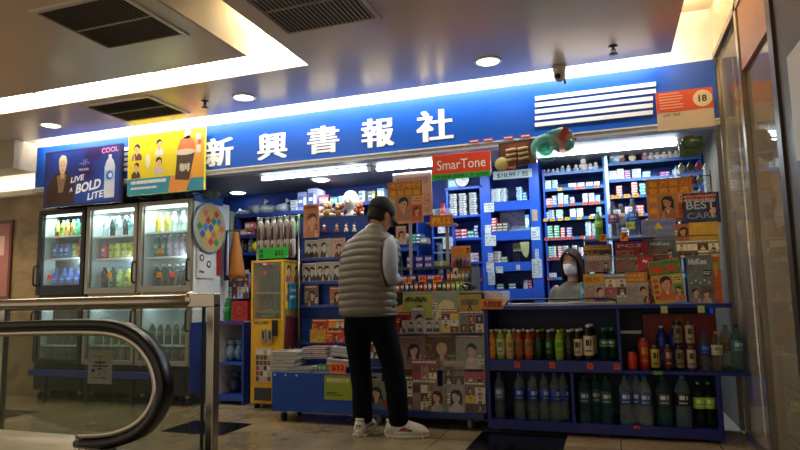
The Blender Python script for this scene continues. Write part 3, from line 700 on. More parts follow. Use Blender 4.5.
for i, px in enumerate((662, 675)):
    x, z = at(px, 340, 4.70); put(drink('big', '1c3a9a', '1a2c8c', 'e8e8e6', '3a5ac8', False), (x, 4.70, zmr), ['blue white-capped bottle behind the yellow can', 'blue white-capped bottle behind the patterned cans'][i], 'bottle', GC, s=.9)
# lower bays: big water bottles
GD = 'water bottles on the bottom shelf'
lowr = [(500, 4.56, '20-', 'only bottle beside the left side panel'), (519.5, 4.56, '', 'second from the left side panel'), (533, 4.56, '', 'third from the left side panel'), (544.5, 4.57, '', 'fourth from the left side panel'), (555.5, 4.56, '', 'fifth from the left side panel'), (565.5, 4.58, '', 'next to the middle divider')]
for i, (px, Y, _, nm) in enumerate(lowr):
    x, z = at(px, 400, Y); put(drink('big', 'a8b8b4', '1c3a9c' if i else '6a7a9c', '23409c', 'b8c8e8', True), (x-(.012 if i == 5 else 0), Y, zb), f'clear blue-labelled water bottle, bottom shelf, {nm}', 'bottle', GD, s=(.86, .86, 1.02), rz=.2*i)
    if i > 0:
        put(drink('big', 'a8b8b4', '1c3a9c', '23409c', 'b8c8e8', True), (x-(.02 if i == 5 else -.002), Y+.11, zb), f'blue-labelled water bottle in the back row below, {nm}', 'bottle', GD, s=(.86, .86, 1.02), rz=.2*i)
for i, (px, nm) in enumerate(((585, 'first right of the divider'), (596, 'second right of the divider'), (607, 'third right of the divider'))):
    x, z = at(px, 400, 4.56); put(drink('big', '4a8a88', '2a4a5a', '2a3a4a', 'b8c4c4', True), (x, 4.56+.06*(i % 2), zb), f'teal-tinted water bottle on the bottom shelf, {nm}', 'bottle', GD, s=.98)
for i, (px, Y, nm) in enumerate(((626, 4.56, 'leftmost'), (637.5, 4.59, 'middle'), (645.5, 4.55, 'rightmost'), (632, 4.67, 'back left'), (644, 4.68, 'back right'))):
    x, z = at(px, 400, Y); put(drink('big', 'b8c8d0', '2a4a8a', '2a6ac8', 'b8c8e8', True), (x, Y, zb), f'blue-capped ribbed water bottle, {nm} of the five under the coffee cans', 'bottle', GD, s=1.0)
x, z = at(664, 400, 4.58); put(drink('big', '5a9a90', '3a4450', '3a3a40', 'c8ccd0', True), (x, 4.58, zb), 'large teal water bottle with dark label beside the tallest bottle', 'bottle', GD, s=(1.15, 1.15, 1.0))
x, z = at(683, 400, 4.57); put(drink('big', 'a8c4d0', '16202c', '3a7ab0', 'c8ccd0', True), (x, 4.57, zb), 'tallest clear water bottle with pale blue cap on the bottom shelf', 'bottle', GD, s=(1.12, 1.12, 1.03))
for i, px in enumerate((699, 709)):
    x, z = at(px, 400, 4.58+.02*i); put(drink('big', '3a4a3c', '9ac84a', '28b83c', 'd8e8a8', True), (x, 4.58+.01*i, zb), ['green-capped bottle with lime label nearer the woman', 'green-capped bottle with lime label at the right end panel'][i]+', bottom shelf', 'bottle', GD, s=(.88, .88, .9))

# ------------------------------------------------------------------ things on the counter top
# newspapers along the counter
GN = 'newspapers laid on the counter'
for i, (px, n) in enumerate(((492, 22), (515, 3), (552, 3), (590, 4), (610, 2))):
    x, z = at(px, 303, 4.58)
    m = M()
    for k in range(n):
        o = .006*sin(k*2+i); hw_ = .16 if i else .08
        m.box(-hw_+o, hw_+o, -.11, .11, k*.005, k*.005+.0045, mat(['c8c4bc', 'a8988a', 'd0ccc4'][k % 3], .75, vary=.15, scale=60))
    for k in range(3 if i else 0): m.poly([(-.14, -.09+k*.06, n*.005+.0005), (.13-.1*(k % 2), -.09+k*.06, n*.005+.0005), (.13-.1*(k % 2), -.05+k*.06, n*.005+.0005), (-.14, -.05+k*.06, n*.005+.0005)], mat(['6a6a70', '8a3a34', '9a958c'][k], .75, vary=.3, scale=80))
    tag(m.build('newspaper_stack', loc=(x+.01, 4.62+.004*i, zt+.0005) if i else (x-.0, 4.75, zt+.0005), rz=.05*(i-2)), ['folded papers lying behind the orange handwritten card', 'folded newspapers at the left end of the long counter', 'folded newspapers in front of the counter clerk', 'newspapers lying below the yellow flower magazine', 'thin grey newspapers against the red magazines'][i], 'newspaper', GN)
price('orange handwritten card on the left end of the long counter', (481, 299, 503, 309), 4.47, None, 'f08020', lines=(('免費取閱', '5a2410'),), t=.004)

# black rim of the shallow tray the newspapers lie in
x0 = at(507, 300, 4.56)[0]; x1 = at(617, 300, 4.56)[0]
tag(M().tube([(x0, 4.50, zt+.008), (x0+.02, 4.49, zt+.035), (x0+.06, 4.49, zt+.045), (x1-.06, 4.49, zt+.045), (x1-.01, 4.49, zt+.03), (x1, 4.50, zt+.008)], .007, BLACK, 8).build('tray_rim'), 'black curved front rim of the newspaper tray on the counter', 'tray rim')
# ------------------------------------------------------------------ three glass-door fridges
FYF, FYB = 4.80, 5.42
BLK = mat('141416', .4, name='black lacquer'); SIL = mat('9c968a', .38, .5, name='silver frame', vary=.05); LIN = mat('c9d3d2', .5, name='white lining')
RUB = mat('242424', .7); SHM = mat('c8d0d0', .35, .4, name='shelf wire')
FR = []
for i, (pa, pb, body, nm) in enumerate(((35.5, 83, BLK, 'black glass-door drinks fridge against the stone wall'), (84, 135.5, SIL, 'silver glass-door drinks fridge in the middle of the three'), (136.5, 190, SIL, 'silver glass-door drinks fridge with a white side panel'))):
    a = at(pa, 280, FYF)[0]; b = at(pb, 280, FYF)[0]; cx = (a+b)/2; w_ = (b-a)/2-.003
    zt_ = 1.985; FR.append((a, b, cx, w_))
    t = thing('display_fridge', nm, 'fridge', (cx, FYF, 0)); d = FYB-FYF
    c = M(); e = .035; wall = mat('e2e4e2', .45) if i == 2 else body
    c.box(-w_, -w_+e, .05, d, .16, zt_, wall); c.box(w_-e, w_, .05, d, .16, zt_, wall); c.box(-w_+e, w_-e, d-e, d, .16, zt_, LIN)
    c.box(-w_+e, w_-e, .05, d-e, zt_-.05, zt_, body); c.box(-w_+e, w_-e, .05, d-e, .16, .38, BLK if i == 0 else DARK); c.box(-w_+e, w_-e, .05, d-e, .995, 1.09, body)
    c.box(-w_+e, -w_+e+.003, .06, d-e, .38, zt_-.05, LIN); c.box(w_-e-.003, w_-e, .06, d-e, .38, zt_-.05, LIN)
    c.build('cabinet', t)
    g = M(); g.box(-w_, w_, .03, .05, .10, .36, DARK)
    for k in range(8): g.box(-w_+.05, w_-.05, .024, .03, .14+k*.024, .15+k*.024, BLACK)
    g.build('ventilation_grille', t)
    for x in (-w_+.05, w_-.05):
        for y in (.08, d-.08): M().tube([(x-.012, y, .035), (x+.012, y, .035)], .035, RUB, 10).box(x-.02, x+.02, y-.02, y+.02, .07, .16, STEEL).build('caster', t)
    for (z0, z1, s_) in ((1.075, zt_-.01, 0), (.375, 1.0, 1)):
        f = M(); q = .042 if i else .05; qb = .06 if i else .10
        if s_: qb = .045
        f.box(-w_, -w_+q, 0, .045, z0, z1, body); f.box(w_-q, w_, 0, .045, z0, z1, body); f.box(-w_+q, w_-q, 0, .045, z1-q, z1, body); f.box(-w_+q, w_-q, 0, .045, z0, z0+qb, body)
        dr = f.build('door', t, bevel=.003)
        M().box(-w_+q-.003, w_-q+.003, .018, .024, z0+qb-.003, z1-q+.003, glassmat('dfeceb', .93)).build('glass_pane', dr)
        M().box(-w_+q, w_-q, .026, .03, z0+qb, z0+qb+.006, RUB).box(-w_+q, -w_+q+.008, .026, .032, z0+qb, z1-q, RUB).box(w_-q-.008, w_-q, .026, .032, z0+qb, z1-q, RUB).build('gasket', dr)
        hx = -w_+.012 if i == 0 else w_-.008
        hz = z0+.10 if not s_ else z1-.3
        M().tube([(hx, .0, hz), (hx, -.035, hz+.01), (hx, -.04, hz+.04), (hx, -.04, hz+.17), (hx, -.035, hz+.2), (hx, .0, hz+.21)], .010, BLACK, 8).build('handle', dr)
    zs = []
    for pz in ((237, 259) if i < 2 else (232.5, 257.5)): zs.append(at((pa+pb)/2, pz, FYF+.1)[1])
    zl = at((pa+pb)/2, 345, FYF+.1)[1]
    for z in zs+[zl]: M().box(-w_+e, w_-e, .07, d-e-.02, z-.008, z, SHM).box(-w_+e, w_-e, .062, .07, z-.012, z+.006, WHITE).build('shelf', t)
    if i == 0:
        M().box(-w_+.08, w_-.1, .028, .03, zs[1]-.09, zs[1]-.075, SHM)
    lm = M().box(-w_+e+.02, w_-e-.02, .055, .075, zt_-.075, zt_-.055, mat('f4fcff', .5, emit=[3, 4, 4][i], vary=0)); lm.build('light_tube', t)
    area('fridge_light', (cx, FYF+.13, zt_-.085), .5, .05, 5.0, (.75, .95, 1.0), (radians(12), 0, 0))
    area('fridge_light', (cx+w_-.06, FYF+.10, 1.42), .03, .5, 1.6, (.75, .95, 1.0), (0, radians(70), 0))  # added side fill for the dim shelves below the tube; no lamp here
    area('fridge_light', (cx, FYF+.13, .97), .5, .04, .8, (.8, .95, 1.0), (radians(12), 0, 0))
    # contents: (kind, liquid, label, cap, trim, clear) runs per shelf
    rowsU = [
      [(('tea', 'a8c04a', 'c8d86a', '3a8a6a', '4a8a3a', False), 2, 'pale green carton-style tea'), (('tea', 'e0a84a', 'e8c070', '3a8a9a', 'c8602c', False), 2, 'orange-yellow tea'), (('tea', '3aa87a', '48b88a', '2a9a8a', 'e8e8d8', False), 1, 'turquoise-green tea'), (('tea', 'd8d048', 'e8dc5a', 'd8e8e8', '9aa02a', False), 2, 'lemon-yellow tea')],
      [(('can', '2456b0', '2a62c0', None, 'e8ecf0', False), 3, 'blue drink can'), (('can', 'a0b43a', 'b4c84a', None, '4a7a2a', False), 1, 'lime drink can'), (('tea', 'b8522a', 'c8603a', 'e8e8e8', 'e8a04a', False), 1, 'brick-red tea'), (('tea', 'e0b02a', 'e8bc34', 'c83a2c', 'c83a2c', False), 1, 'yellow and red tea')],
      [(('pet', '2a5ac0', '2a5ac8', '2a62d0', 'b8ccee', False), 4, 'blue sports-drink'), (('pet', 'c0d8e8', '3a6ac8', '3a6ac8', 'e8eef4', True), 1, 'clear water')]]
    if i == 1: rowsU = [
      [(('pet', 'cfe0e2', 'e8f0f0', 'e8f0f0', '6a9a9a', False), 1, 'white milky drink'), (('pet', '2c3a34', '2a4a44', 'e0e8e8', '8aa8a0', False), 1, 'dark tea'), (('pet', 'cfe0e2', 'e4eeee', 'e8f0f0', '4a8a9a', False), 1, 'pearl-white drink'), (('pet', '3a3c3c', '4a4a48', 'e0e8e8', '8aa8a0', False), 1, 'smoky black tea'), (('pet', 'a8e0e0', '58c8c8', 'e8f0f0', 'e8f0f0', False), 1, 'aqua drink'), (('pet', '2a2826', '2a2a2a', 'e0e8e8', '8aa8a0', False), 1, 'black coffee')],
      [(('can', 'c83a5a', 'd84a6a', None, 'f0e8e8', False), 1, 'pink-red drink can'), (('can', 'c8c83a', 'd0cc48', None, '3a8a3a', False), 4, 'yellow-green drink can'), (('can', 'd88a5a', 'd8906a', None, 'f0e0d0', False), 1, 'salmon drink can')],
      [(('tea', '201414', '2a1614', 'b02a3a', 'b02a3a', False), 1, 'black cola-like'), (('tea', '2a4a2a', '2a5a34', '3a6ac0', 'a8c8a8', False), 1, 'dark green'), (('tea', '8ab03a', '98c048', '3a6ac0', 'e8f0b8', False), 1, 'fresh green tea'), (('tea', 'c0c82a', 'd0d434', '3a6ac0', '6a8a1a', False), 1, 'acid yellow tea'), (('tea', '6a3424', '7a3c2a', 'd0a898', 'c89a6a', False), 1, 'chestnut-brown tea')]]
    if i == 2: rowsU = [
      [(('pet', 'd8c23a', 'e0cc48', 'e8c83a', '9a8a2a', False), 2, 'golden yellow drink'), (('pet', 'd8e8d8', 'e4f0e8', 'f0f4f0', '8ac0a8', False), 2, 'white mint-labelled'), (('pet', 'c8dcd0', 'cfe4d8', 'f0f4f0', '6aaa6a', False), 1, 'pale mint drink')],
      [(('tea', '2a6a5a', '2f7a66', 'd8e0e0', 'a8d0c0', False), 2, 'deep teal tea'), (('tea', '9a8aa0', 'a898b0', 'e8e8ee', 'd8d0e0', False), 3, 'lilac drink'), (('tea', 'b86a4a', 'c87a5a', 'd8c0b0', 'e8c8a0', False), 1, 'copper tea')],
      [(('tea', '16110f', '1c1614', 'd8d4cc', '5a4a40', False), 6, 'black coffee-coloured')]]
    sl = ['top', 'second', 'third']; fn = ['black fridge', 'middle fridge', 'white-sided fridge'][i]
    for r, (zz_, items) in enumerate(zip((zs[0], zs[1], 1.0905), rowsU)):
        flat = [(sp, nm) for sp, n, nm in items for _ in range(n)]; n = len(flat); xs0, xs1 = -w_+.10, w_-.075
        if i == 0: xs0, xs1 = -w_+.1, w_-.07
        for k, (sp, nm) in enumerate(flat):
            x = cx+xs0+(xs1-xs0)*(k+.35)/(n-.3); kind = 'can' if sp[0] == 'can' else 'bottle'; gp = [zt_-.085-zs[0], zs[0]-zs[1], zs[1]-1.0905][r]; ff = min(1.22, (gp-.022)/{'pet': .224, 'tea': .216, 'can': .12}[sp[0]])
            put(drink(*sp), (x, FYF+.13+.012*(k % 2), zz_), f'{nm} {"" if "can" in nm else "bottle"}, {nth(k)} along the {sl[r]} shelf of the {fn}'.replace('  ', ' ').replace(' ,', ','), kind, f'drinks on the {sl[r]} shelf of the {fn}', s=ff if kind == 'bottle' else (1.12, 1.12, 1.3))
    lows = [('3a5a5a', '4a7a7a', '2a8a7a', 'muted teal'), ('4a5a3a', '6a7a3a', 'c8c8a8', 'olive green'), ('3a4a3c', '5a6a4a', 'd8d8c8', 'grey-green')][i]
    for r, z in enumerate((zl, .3805)):
        for k in range(6):
            x = cx-w_+.085+(2*w_-.15)*k/5
            put(drink('pet' if i != 1 else 'tea', lows[0], lows[1], lows[2], 'a8b0a0', False), (x, FYF+.14, z), f'{lows[3]} bottle, {nth(k)} along the {["upper", "lower"][r]} row of the {fn} bottom compartment', 'bottle', f'bottles behind the lower door of the {fn}', s=.98)
    # orange price stickers on the glass
    for (px, py, c_, where) in {0: [(40, 234, 'e04a2c', 'top shelf'), (39, 250, 'e04a2c', 'second shelf'), (49, 277, 'e0503c', 'third shelf'), (57, 234, 'f08a20', 'tea bottles')], 1: [(109.5, 275, 'f09a24', 'bottom row'), (117, 362, '2aa85a', 'lower compartment')], 2: [(160, 251, 'f08a20', 'middle row'), (159, 275, 'f09a24', 'left black bottles'), (172.5, 275, 'e8502c', 'right black bottles')]}[i]:
        x, z = at(px, py, FYF+.014)
        m = M().box(-.026, .026, -.001, .001, -.022, .022, mat(c_, .5)).text('8', 0, -.013, .026, -.0016, mat('8a2a10', .5), anchor='c')
        tag(m.build('price_card', loc=(x, FYF+.0165, z)), f'small {"green" if c_[0]=="2" else "orange" if c_[0]=="f" else "red"} price card on the {fn} glass by the {where}', 'price card', f'price cards on the {fn}')
# blue rail low on the floor in front of the left fridges
o = M(); xa = at(29, 390, 4.72)[0]; xb = at(150, 394, 4.72)[0]
o.box(xa, xb, -.02, .02, .26, .32, mat('1a2c86', .5))
for k in range(3): o.box(xa+.2+k*.55, xa+.23+k*.55, -.015, .015, 0, .262, DARK)
tag(o.build('kick_rail', loc=(0, 4.72, 0)), 'low blue kick rail in front of the fridges', 'rail')

# ------------------------------------------------------------------ banners over the fridges
x0, x1, z0, z1 = rect(42.5, 151, 119, 201, 4.60)
w_, h = x1-x0, z1-z0
b = thing('energy_drink_banner', 'dark purple drink banner reading live a bold life with a blond man', 'banner', (x0, 4.625, 1.965)); h = 2.55-1.965
for q in (.12, w_-.15): M().box(q, q+.03, .03, .25, .021, .03, DARK).build('bracket', b)
m = M(); PUR = C2('2a1a60', '0f48a8', 2.2)
m.box(0, w_, 0, .03, 0, h, mat('2c2050', .4)); m.fr(.02, w_-.02, .02, h-.02, -.001, PUR)
m.build('panel', b)
m = M(); y = -.002
m.sh([(.03, .03), (w_*.42, .03), (w_*.40, h*.42), (w_*.31, h*.6), (w_*.14, h*.6), (.05, h*.4)], y, mat('3a2418', .6, vary=.3, scale=8))
m.sh([(w_*.2, h*.25), (w_*.26, h*.25), (w_*.30, h*.56), (w_*.17, h*.56)], y-.0003, mat('8a6a50', .6))
m.sh([(w_*.22, h*.5), (w_*.27, h*.5), (w_*.275, h*.62), (w_*.215, h*.62)], y-.0004, mat('c89a7c', .6))
m.ell(w_*.245, h*.72, w_*.048, h*.135, y-.0005, mat('d8b494', .6), 18)
m.sh([(w_*.19, h*.74), (w_*.195, h*.86), (w_*.23, h*.92), (w_*.28, h*.9), (w_*.3, h*.82), (w_*.298, h*.72), (w_*.285, h*.8), (w_*.24, h*.84), (w_*.205, h*.8)], y-.0007, mat('d8cca8', .6))
for s_ in (-1, 1): m.ell(w_*(.245+.018*s_), h*.735, w_*.008, h*.009, y-.0009, BLACK, 8)
m.ell(w_*.245, h*.645, w_*.012, h*.008, y-.0009, mat('a85a4c', .6), 8)
m.build('portrait_print', b)
m = M(); WT = mat('e8e8f2', .4)
m.text('LIVE', w_*.36, h*.40, h*.10, y-.001, WT, bold=.03, width=w_*.17, rot=.12, shear=.25)
m.text('A', w_*.345, h*.24, h*.075, y-.001, WT, bold=.02, rot=.1, shear=.25); m.text('BOLD', w_*.43, h*.20, h*.17, y-.001, WT, bold=.04, width=w_*.32, rot=.12, shear=.25)
m.text('LITE', w_*.585, h*.07, h*.12, y-.001, WT, bold=.03, width=w_*.2, rot=.12, shear=.25)
m.text('COOL', w_*.75, h*.86, h*.09, y-.001, mat('e08ac8', .4), bold=.03, width=w_*.21, rot=.04)
m.text('~W~', w_*.46, h*.68, h*.12, y-.001, mat('7a86d8', .4), bold=.01, width=w_*.13, shear=.3); m.text('TRUE COOL', w_*.46, h*.60, h*.04, y-.001, WT, bold=.01, width=w_*.13)
m.build('lettering', b)
m = M(); bx = w_*.86
m.sh([(bx-.062, .05), (bx+.062, .05), (bx+.066, .08), (bx+.066, h*.62), (bx+.045, h*.72), (bx+.02, h*.77), (bx+.02, h*.83), (bx-.02, h*.83), (bx-.02, h*.77), (bx-.045, h*.72), (bx-.066, h*.62), (bx-.066, .08)], y-.001, mat('ccd4e4', .35))
m.fr(bx-.066, bx+.066, h*.38, h*.56, y-.0016, mat('a8c4e8', .35)); m.ell(bx, h*.47, .045, .045, y-.002, mat('2a6ac8', .4)); m.ell(bx+.01, h*.47, .025, .025, y-.0025, mat('d8e4f4', .4))
m.build('bottle_print', b)

x0, x1, z0, z1 = rect(128, 134, 204, 195, 4.625); w_ = x1-x0; h = .595
b = thing('yellow_drink_banner', 'yellow and teal drink banner with small portraits and an iced drink', 'banner', (x0, 4.625, 2.012))
for q in (.12, w_-.15): M().box(q, q+.03, .03, .25, -.026, -.018, DARK).box(q, q+.03, .022, .03, -.026, .05, DARK).build('bracket', b)
m = M(); m.box(0, w_, 0, .03, 0, h, mat('d8cc3a', .4)); m.fr(0, w_, h*.26, h, -.001, mat('e8d41c', .35, vary=.06, scale=3)); m.fr(w_*.74, w_, h*.2, h, -.0014, mat('e8a83a', .4, vary=.15, scale=6)); m.fr(0, w_, 0, h*.27, -.0012, mat('2a8fa8', .4))
m.sh([(w_*.55, 0), (w_*.78, 0), (w_*.86, h*.27), (w_*.58, h*.27)], -.0018, mat('e0903a', .4)); m.build('panel', b)
m = M(); k = 0
for (u, v) in ((.12, .58), (.42, .62), (.12, .28), (.42, .32)):
    portrait(m, w_*u, h*v, h*.30, -.002, mat('e0b48c', .5), HAIRP, mat(['6a3a34', 'd8d8e0', '4a3a3a', 'c8c0c8'][k], .5), None); k += 1
m.ell(w_*.27, h*.55, .03, .07, -.002, mat('e8e0b8', .5)); m.build('portrait_print', b)
m = M(); rg = random.Random(4)
bars(m, w_*.05, w_*.52, h*.16, h*.25, 1, -.002, WT, rg, 1); bars(m, w_*.05, w_*.4, h*.08, h*.14, 1, -.002, WT, rg, 1); m.build('lettering', b)
m = M(); cx_ = w_*.76
m.sh([(cx_-.11, h*.2), (cx_+.05, h*.17), (cx_+.11, h*.62), (cx_-.09, h*.66)], -.0025, mat('4a3a30', .3, vary=.4, scale=25))
m.sh([(cx_-.1, h*.62), (cx_+.12, h*.6), (cx_+.1, h*.8), (cx_+.04, h*.9), (cx_-.06, h*.84)], -.003, mat('e07a4c', .35, vary=.2, scale=20)); m.ell(cx_, h*.63, .12, .03, -.0035, mat('d8c8b0', .3)); m.sh([(cx_-.02, h*.85), (cx_+.05, h*.84), (cx_+.06, h*1.0), (cx_, h*1.0)], -.003, mat('e4dcd0', .3))
m.text('咖啡', cx_-.06, h*.32, h*.14, -.004, mat('d8d0c0', .4), bold=.03, width=.12, rot=-.06); m.fr(w_*.9, w_*.96, h*.6, h*.9, -.002, mat('e8d8c0', .5)); m.text('凍', w_*.93, h*.72, h*.1, -.003, mat('c85a2a', .5), bold=.02, anchor='c')
m.build('drink_print', b)

# ------------------------------------------------------------------ on the white side of the right fridge
XS = FR[2][1]+.004   # side face
def side(py_, px_): return atx(px_, py_, XS)
y_, z_ = side(228, 208)
bg = thing('target_toy', 'round colourful fabric target toy hanging on the white fridge side', 'toy', (XS+.012, y_, z_))
cs = ['2a5ac0', 'c83a3a', 'd8b83a', '2f8a5a', 'c86a5a', '3a7ac8', 'd0a060']
m = M(); m.lathe([(.245, 0), (.255, .006), (.255, .016), (.245, .022)], mat('9ab0c8', .4), seg=28); m.build('rim', bg, rot=(0, pi/2, 0))
m = M(); g_ = .088
for r in range(-5, 6):
    for c_ in range(-5, 6):
        cy_, cz_ = (c_+.5*(r % 2))*g_, r*g_*.8
        if (cy_**2+cz_**2)**.5 < .215: m.sh([(cy_-g_*.5, cz_), (cy_, cz_-g_*.52), (cy_+g_*.5, cz_), (cy_, cz_+g_*.52)], 0, mat(cs[(r*3+c_*2) % 7], .45))
m.ell(0, 0, .235, .235, .0008, mat('b8a468', .5), 28)
m.build('patchwork_face', bg, loc=(.0235, 0, 0), rot=(0, 0, pi/2))
M().box(.0, .006, -.24, .22, .25, .33, mat('2a5aa8', .45)).build('header_card', bg)
def wall_sheet(px, py, hw, hh, label, fn, name='sheet', colr='e0ddd6'):
    y_, z_ = side(py, px); m = M(); m.box(-.002, .002, -hw, hw, -hh, hh, mat(colr, .6)); o = m.build(name, loc=(XS+.004, y_, z_)); tag(o, label, 'sheet')
    if fn:
        d_ = M(); fn(d_); q = d_.build('drawing', o, rot=(0, 0, pi/2)); q.location = (.004, 0, 0)
def draw(d_):
    for (x, z, r) in ((-.07, .11, .02), (.05, .11, .02), (-.06, .03, .035), (.05, -.03, .035)):
        d_.ell(x, z, r, r, -.001, DARK, 12); d_.ell(x, z, r*.6, r*.6, -.002, PAPER, 12)
    d_.text('Free', -.09, -.12, .03, -.001, DARK, bold=.02)
wall_sheet(205, 261, .13, .17, 'white sheet with small round drawings on the fridge side', draw)
y_, z_ = atx(218.5, 261, XS); o = M().box(-.003, .003, -.03, .03, -.14, .14, mat('b8262a', .5)); tag(o.build('red_tag', loc=(XS+.005, y_, z_)), 'narrow red tag hanging at the rear edge of the white fridge side', 'tag')
M().box(.0, .01, .02, .50, .12, .78, mat('1a2f8a', .5)).build('blue_side_board', [o for o in COL.objects if o.get('label', '').endswith('white side panel')][0], loc=(FR[2][3]+.001, 0, 0))
# grocery clutter on top of the right fridge
GT = 'bags and packs on top of the fridges'
for i, (px, c_, s_) in enumerate(((166, '3a3f46', .05), (190, '2a4a6a', .06), (206, '5a6a5a', .05))):
    x, z = at(px, 195, 4.95); m = M(); m.ball((0, 0, .055), .07, .08, .055, mat(c_, .35, vary=.4, scale=30), 12, 7); m.ball((.06, .02, .05), .05, .05, .045, mat(c_, .35, vary=.4, scale=30), 10, 6)
    tag(m.build('plastic_bag', loc=(x, 5.0, 1.986)), ['dark grey plastic bag on the fridge behind the yellow banner', 'dark blue plastic bag on the white-sided fridge', 'grey-green plastic bag at the fridge edge nearest the kiosk lamp'][i], 'bag', GT)
# ------------------------------------------------------------------ left interior: wall rack full of packs and bottles
SHB = mat('16307e', .5, name='rack blue')
def rack(name, label, x0, x1, y0, y1, z0, z1, shelves, m=SHB, th=.018, back=True, sides=(1, 1), z_s0=None):
    t = thing(name, label, 'shelf', ((x0+x1)/2, y0, 0)); w_ = (x1-x0)/2; d = y1-y0
    if back: M().box(-w_, w_, d-.012, d, z0, z1, m).build('back_panel', t)
    if sides[0]: M().box(-w_, -w_+th, 0, d-.012, z0, z1, m).build('side_panel', t)
    if sides[1]: M().box(w_-th, w_, 0, d-.012, z0, z1, m).build('side_panel', t)
    for z in shelves: M().box(-w_+th, w_-th, .0, d-.012, z-.014, z, m).box(-w_+th, w_-th, -.006, 0, z-.03, z+.006, m).build('shelf', t)
    return t
LZ = [1.885, 1.665, 1.48, 1.10, .78, .40]
rack('wall_rack', 'tall blue rack of bottles and packs between the fridge and the magazines', -3.76, -2.42, 5.5, 5.95, .02, 1.90, LZ+[.12])
rack('top_shelf_rack', 'blue rack behind the customer carrying the boxes under the kiosk ceiling', -2.40, -1.72, 5.5, 5.95, .02, 1.95, [1.93, 1.72, 1.45, 1.1, .7])
GLT = 'packs on the top shelf at the back left'
cl = mat('b8c4cc', .3, alpha=.75, vary=.3, scale=14)
# puffy clear bags on the top shelf
for i, (px, w_, h) in enumerate(((238, .08, .06), (248, .10, .08), (264, .15, .14), (285, .13, .13))):
    x, z = at(px, 210, 5.65); m = M(); rg = random.Random(i)
    for k in range(5): m.ball((rg.uniform(-w_*.5, w_*.5), rg.uniform(-.05, .05), h*.4), w_*.45, .09, h*.4, cl, 10, 7)
    m.tube([(0, 0, h*.6), (.01, 0, h*.95), (.03, 0, h*1.15)], [.03, .012, .03], cl)
    tag(m.build('plastic_bag', loc=(x, 5.66, LZ[0]+.008)), ['small clear bag at the fridge end of the top shelf', 'medium clear bag of goods beside the biggest clear bag', 'big knotted clear bag of goods on the top shelf', 'wide clear bag touching the white boxes on the top shelf'][i], 'bag', GLT)
def stacks(rows, Y, group, place, cat='box', name='product_box', d=.12, kind='box', zoff=0, jig=.003):
    """rows: (px centre, width px, box height m, count, colours, what, base z)"""
    for r in rows:
        px, wpx, bh, n, cs, what, zb = r[:7]
        x, _ = at(px, 250, Y); wm = at(px+wpx/2, 250, Y)[0]-at(px-wpx/2, 250, Y)[0]
        for k in range(n):
            c1, c2 = cs
            t = packbox(wm, d, bh-.001, c1, c2, name=name)
            lab = f'{what} {kind}, {nth(k)+" up in its stack, " if n > 1 else ""}{place}'
            put(t, (x+jig*sin(k*2.3+px), Y+jig*cos(k*1.7+px), zb+k*(bh+.0004)), lab, cat, group)
stacks([(297.5, 7, .065, 3, ('c4ccd4', '8a98b0'), 'pale blue-white'), ] and [(297.5, 8, .06, 2, ('c8ced4', '8a98b0'), 'pale grey', 1.892)], 5.62, GLT, 'on the top shelf beside the clear bags')
rowt = [(307, 9, .19, 1, ('8a9ac8', '4a62b0'), 'tall lilac-blue', 1.892), (317, 9, .22, 1, ('98a4c8', '3a4a98'), 'tallest blue-striped', 1.892), (328, 10, .10, 1, ('a83a5a', 'd8a0b0'), 'lower magenta', 1.936), (330, 9, .09, 0, ('a83a5a', 'd8a0b0'), 'x', 1.936), (338.5, 7, .07, 1, ('28b4b8', '5ad0d0'), 'turquoise', 1.936), (347, 8, .075, 1, ('e0e4ea', '9ab0d8'), 'white', 1.936), (357, 7, .12, 1, ('7a2038', 'a84a5a'), 'dark crimson', 1.936), (366, 6, .11, 1, ('c4d0d8', '6a8ab0'), 'silver-blue', 1.936), (376, 7, .10, 1, ('a8a838', '5a6ab0'), 'olive-yellow', 1.936), (385, 7, .12, 1, ('8ab0c8', 'd8e4ec'), 'light blue', 1.936)]
stacks([r for r in rowt if r[3]], 5.62, GLT, 'on the top shelf under the kiosk ceiling', d=.2)
stacks([(344, 20, .06, 1, ('7a1f2e', 'a03a44'), 'wide dark red', 2.015)], 5.78, GLT, 'resting behind the turquoise and white boxes', d=.2) if False else None
# second shelf: bottles, green cans, red boxes
G2 = 'goods on the second rack shelf'
specs = [('shampoo', '1fae5a', '2fbe6a', '1a8a4a', 'e8f0e8', False, 'round green', 240), ('pet', '2a2a2a', '3a3a3a', '6a6a6a', '8a8a8a', False, 'black', 258), ('pet', 'c8b890', 'a06a4a', 'e8e4dc', '6a3a2a', False, 'cream-capped brown', 274), ('pet', 'd0c0a0', 'a0603a', 'e8e4dc', '6a3a2a', False, 'white-capped beige', 279.5), ('pet', 'c8a880', '9a5a3a', 'e8e4dc', '6a3a2a', False, 'white-capped tan', 284.5), ('pet', 'c0a078', 'a86a3a', 'f0ece4', '6a3a2a', False, 'white-capped amber', 289.5)]
for k, (kd, a_, b_, c_, d_, e_, nm, px) in enumerate(specs):
    x, z = at(px, 225, 5.62); put(drink(kd, a_, b_, c_, d_, e_), (x, 5.62, LZ[1]), nm+' bottle on the second rack shelf', 'bottle', G2, s=.95)
for k, px in enumerate((295, 299.5, 304)):
    x, z = at(px, 225, 5.62); put(drink('tall', '28b43a', '2fc044', None, '1a7a2a', False), (x, 5.62, LZ[1]), f'tall bright green can on the second rack shelf, {nth(k)} from the brown bottles', 'can', G2, s=1.2)
stacks([(249, 12, .07, 1, ('b8645a', 'e0b0a0'), 'wide pinkish', LZ[1]), (252, 9, .07, 1, ('c05a5a', 'e8c0b0'), 'upper coral', LZ[1]+.073)], 5.60, G2, 'on the second rack shelf beside the green bottle')
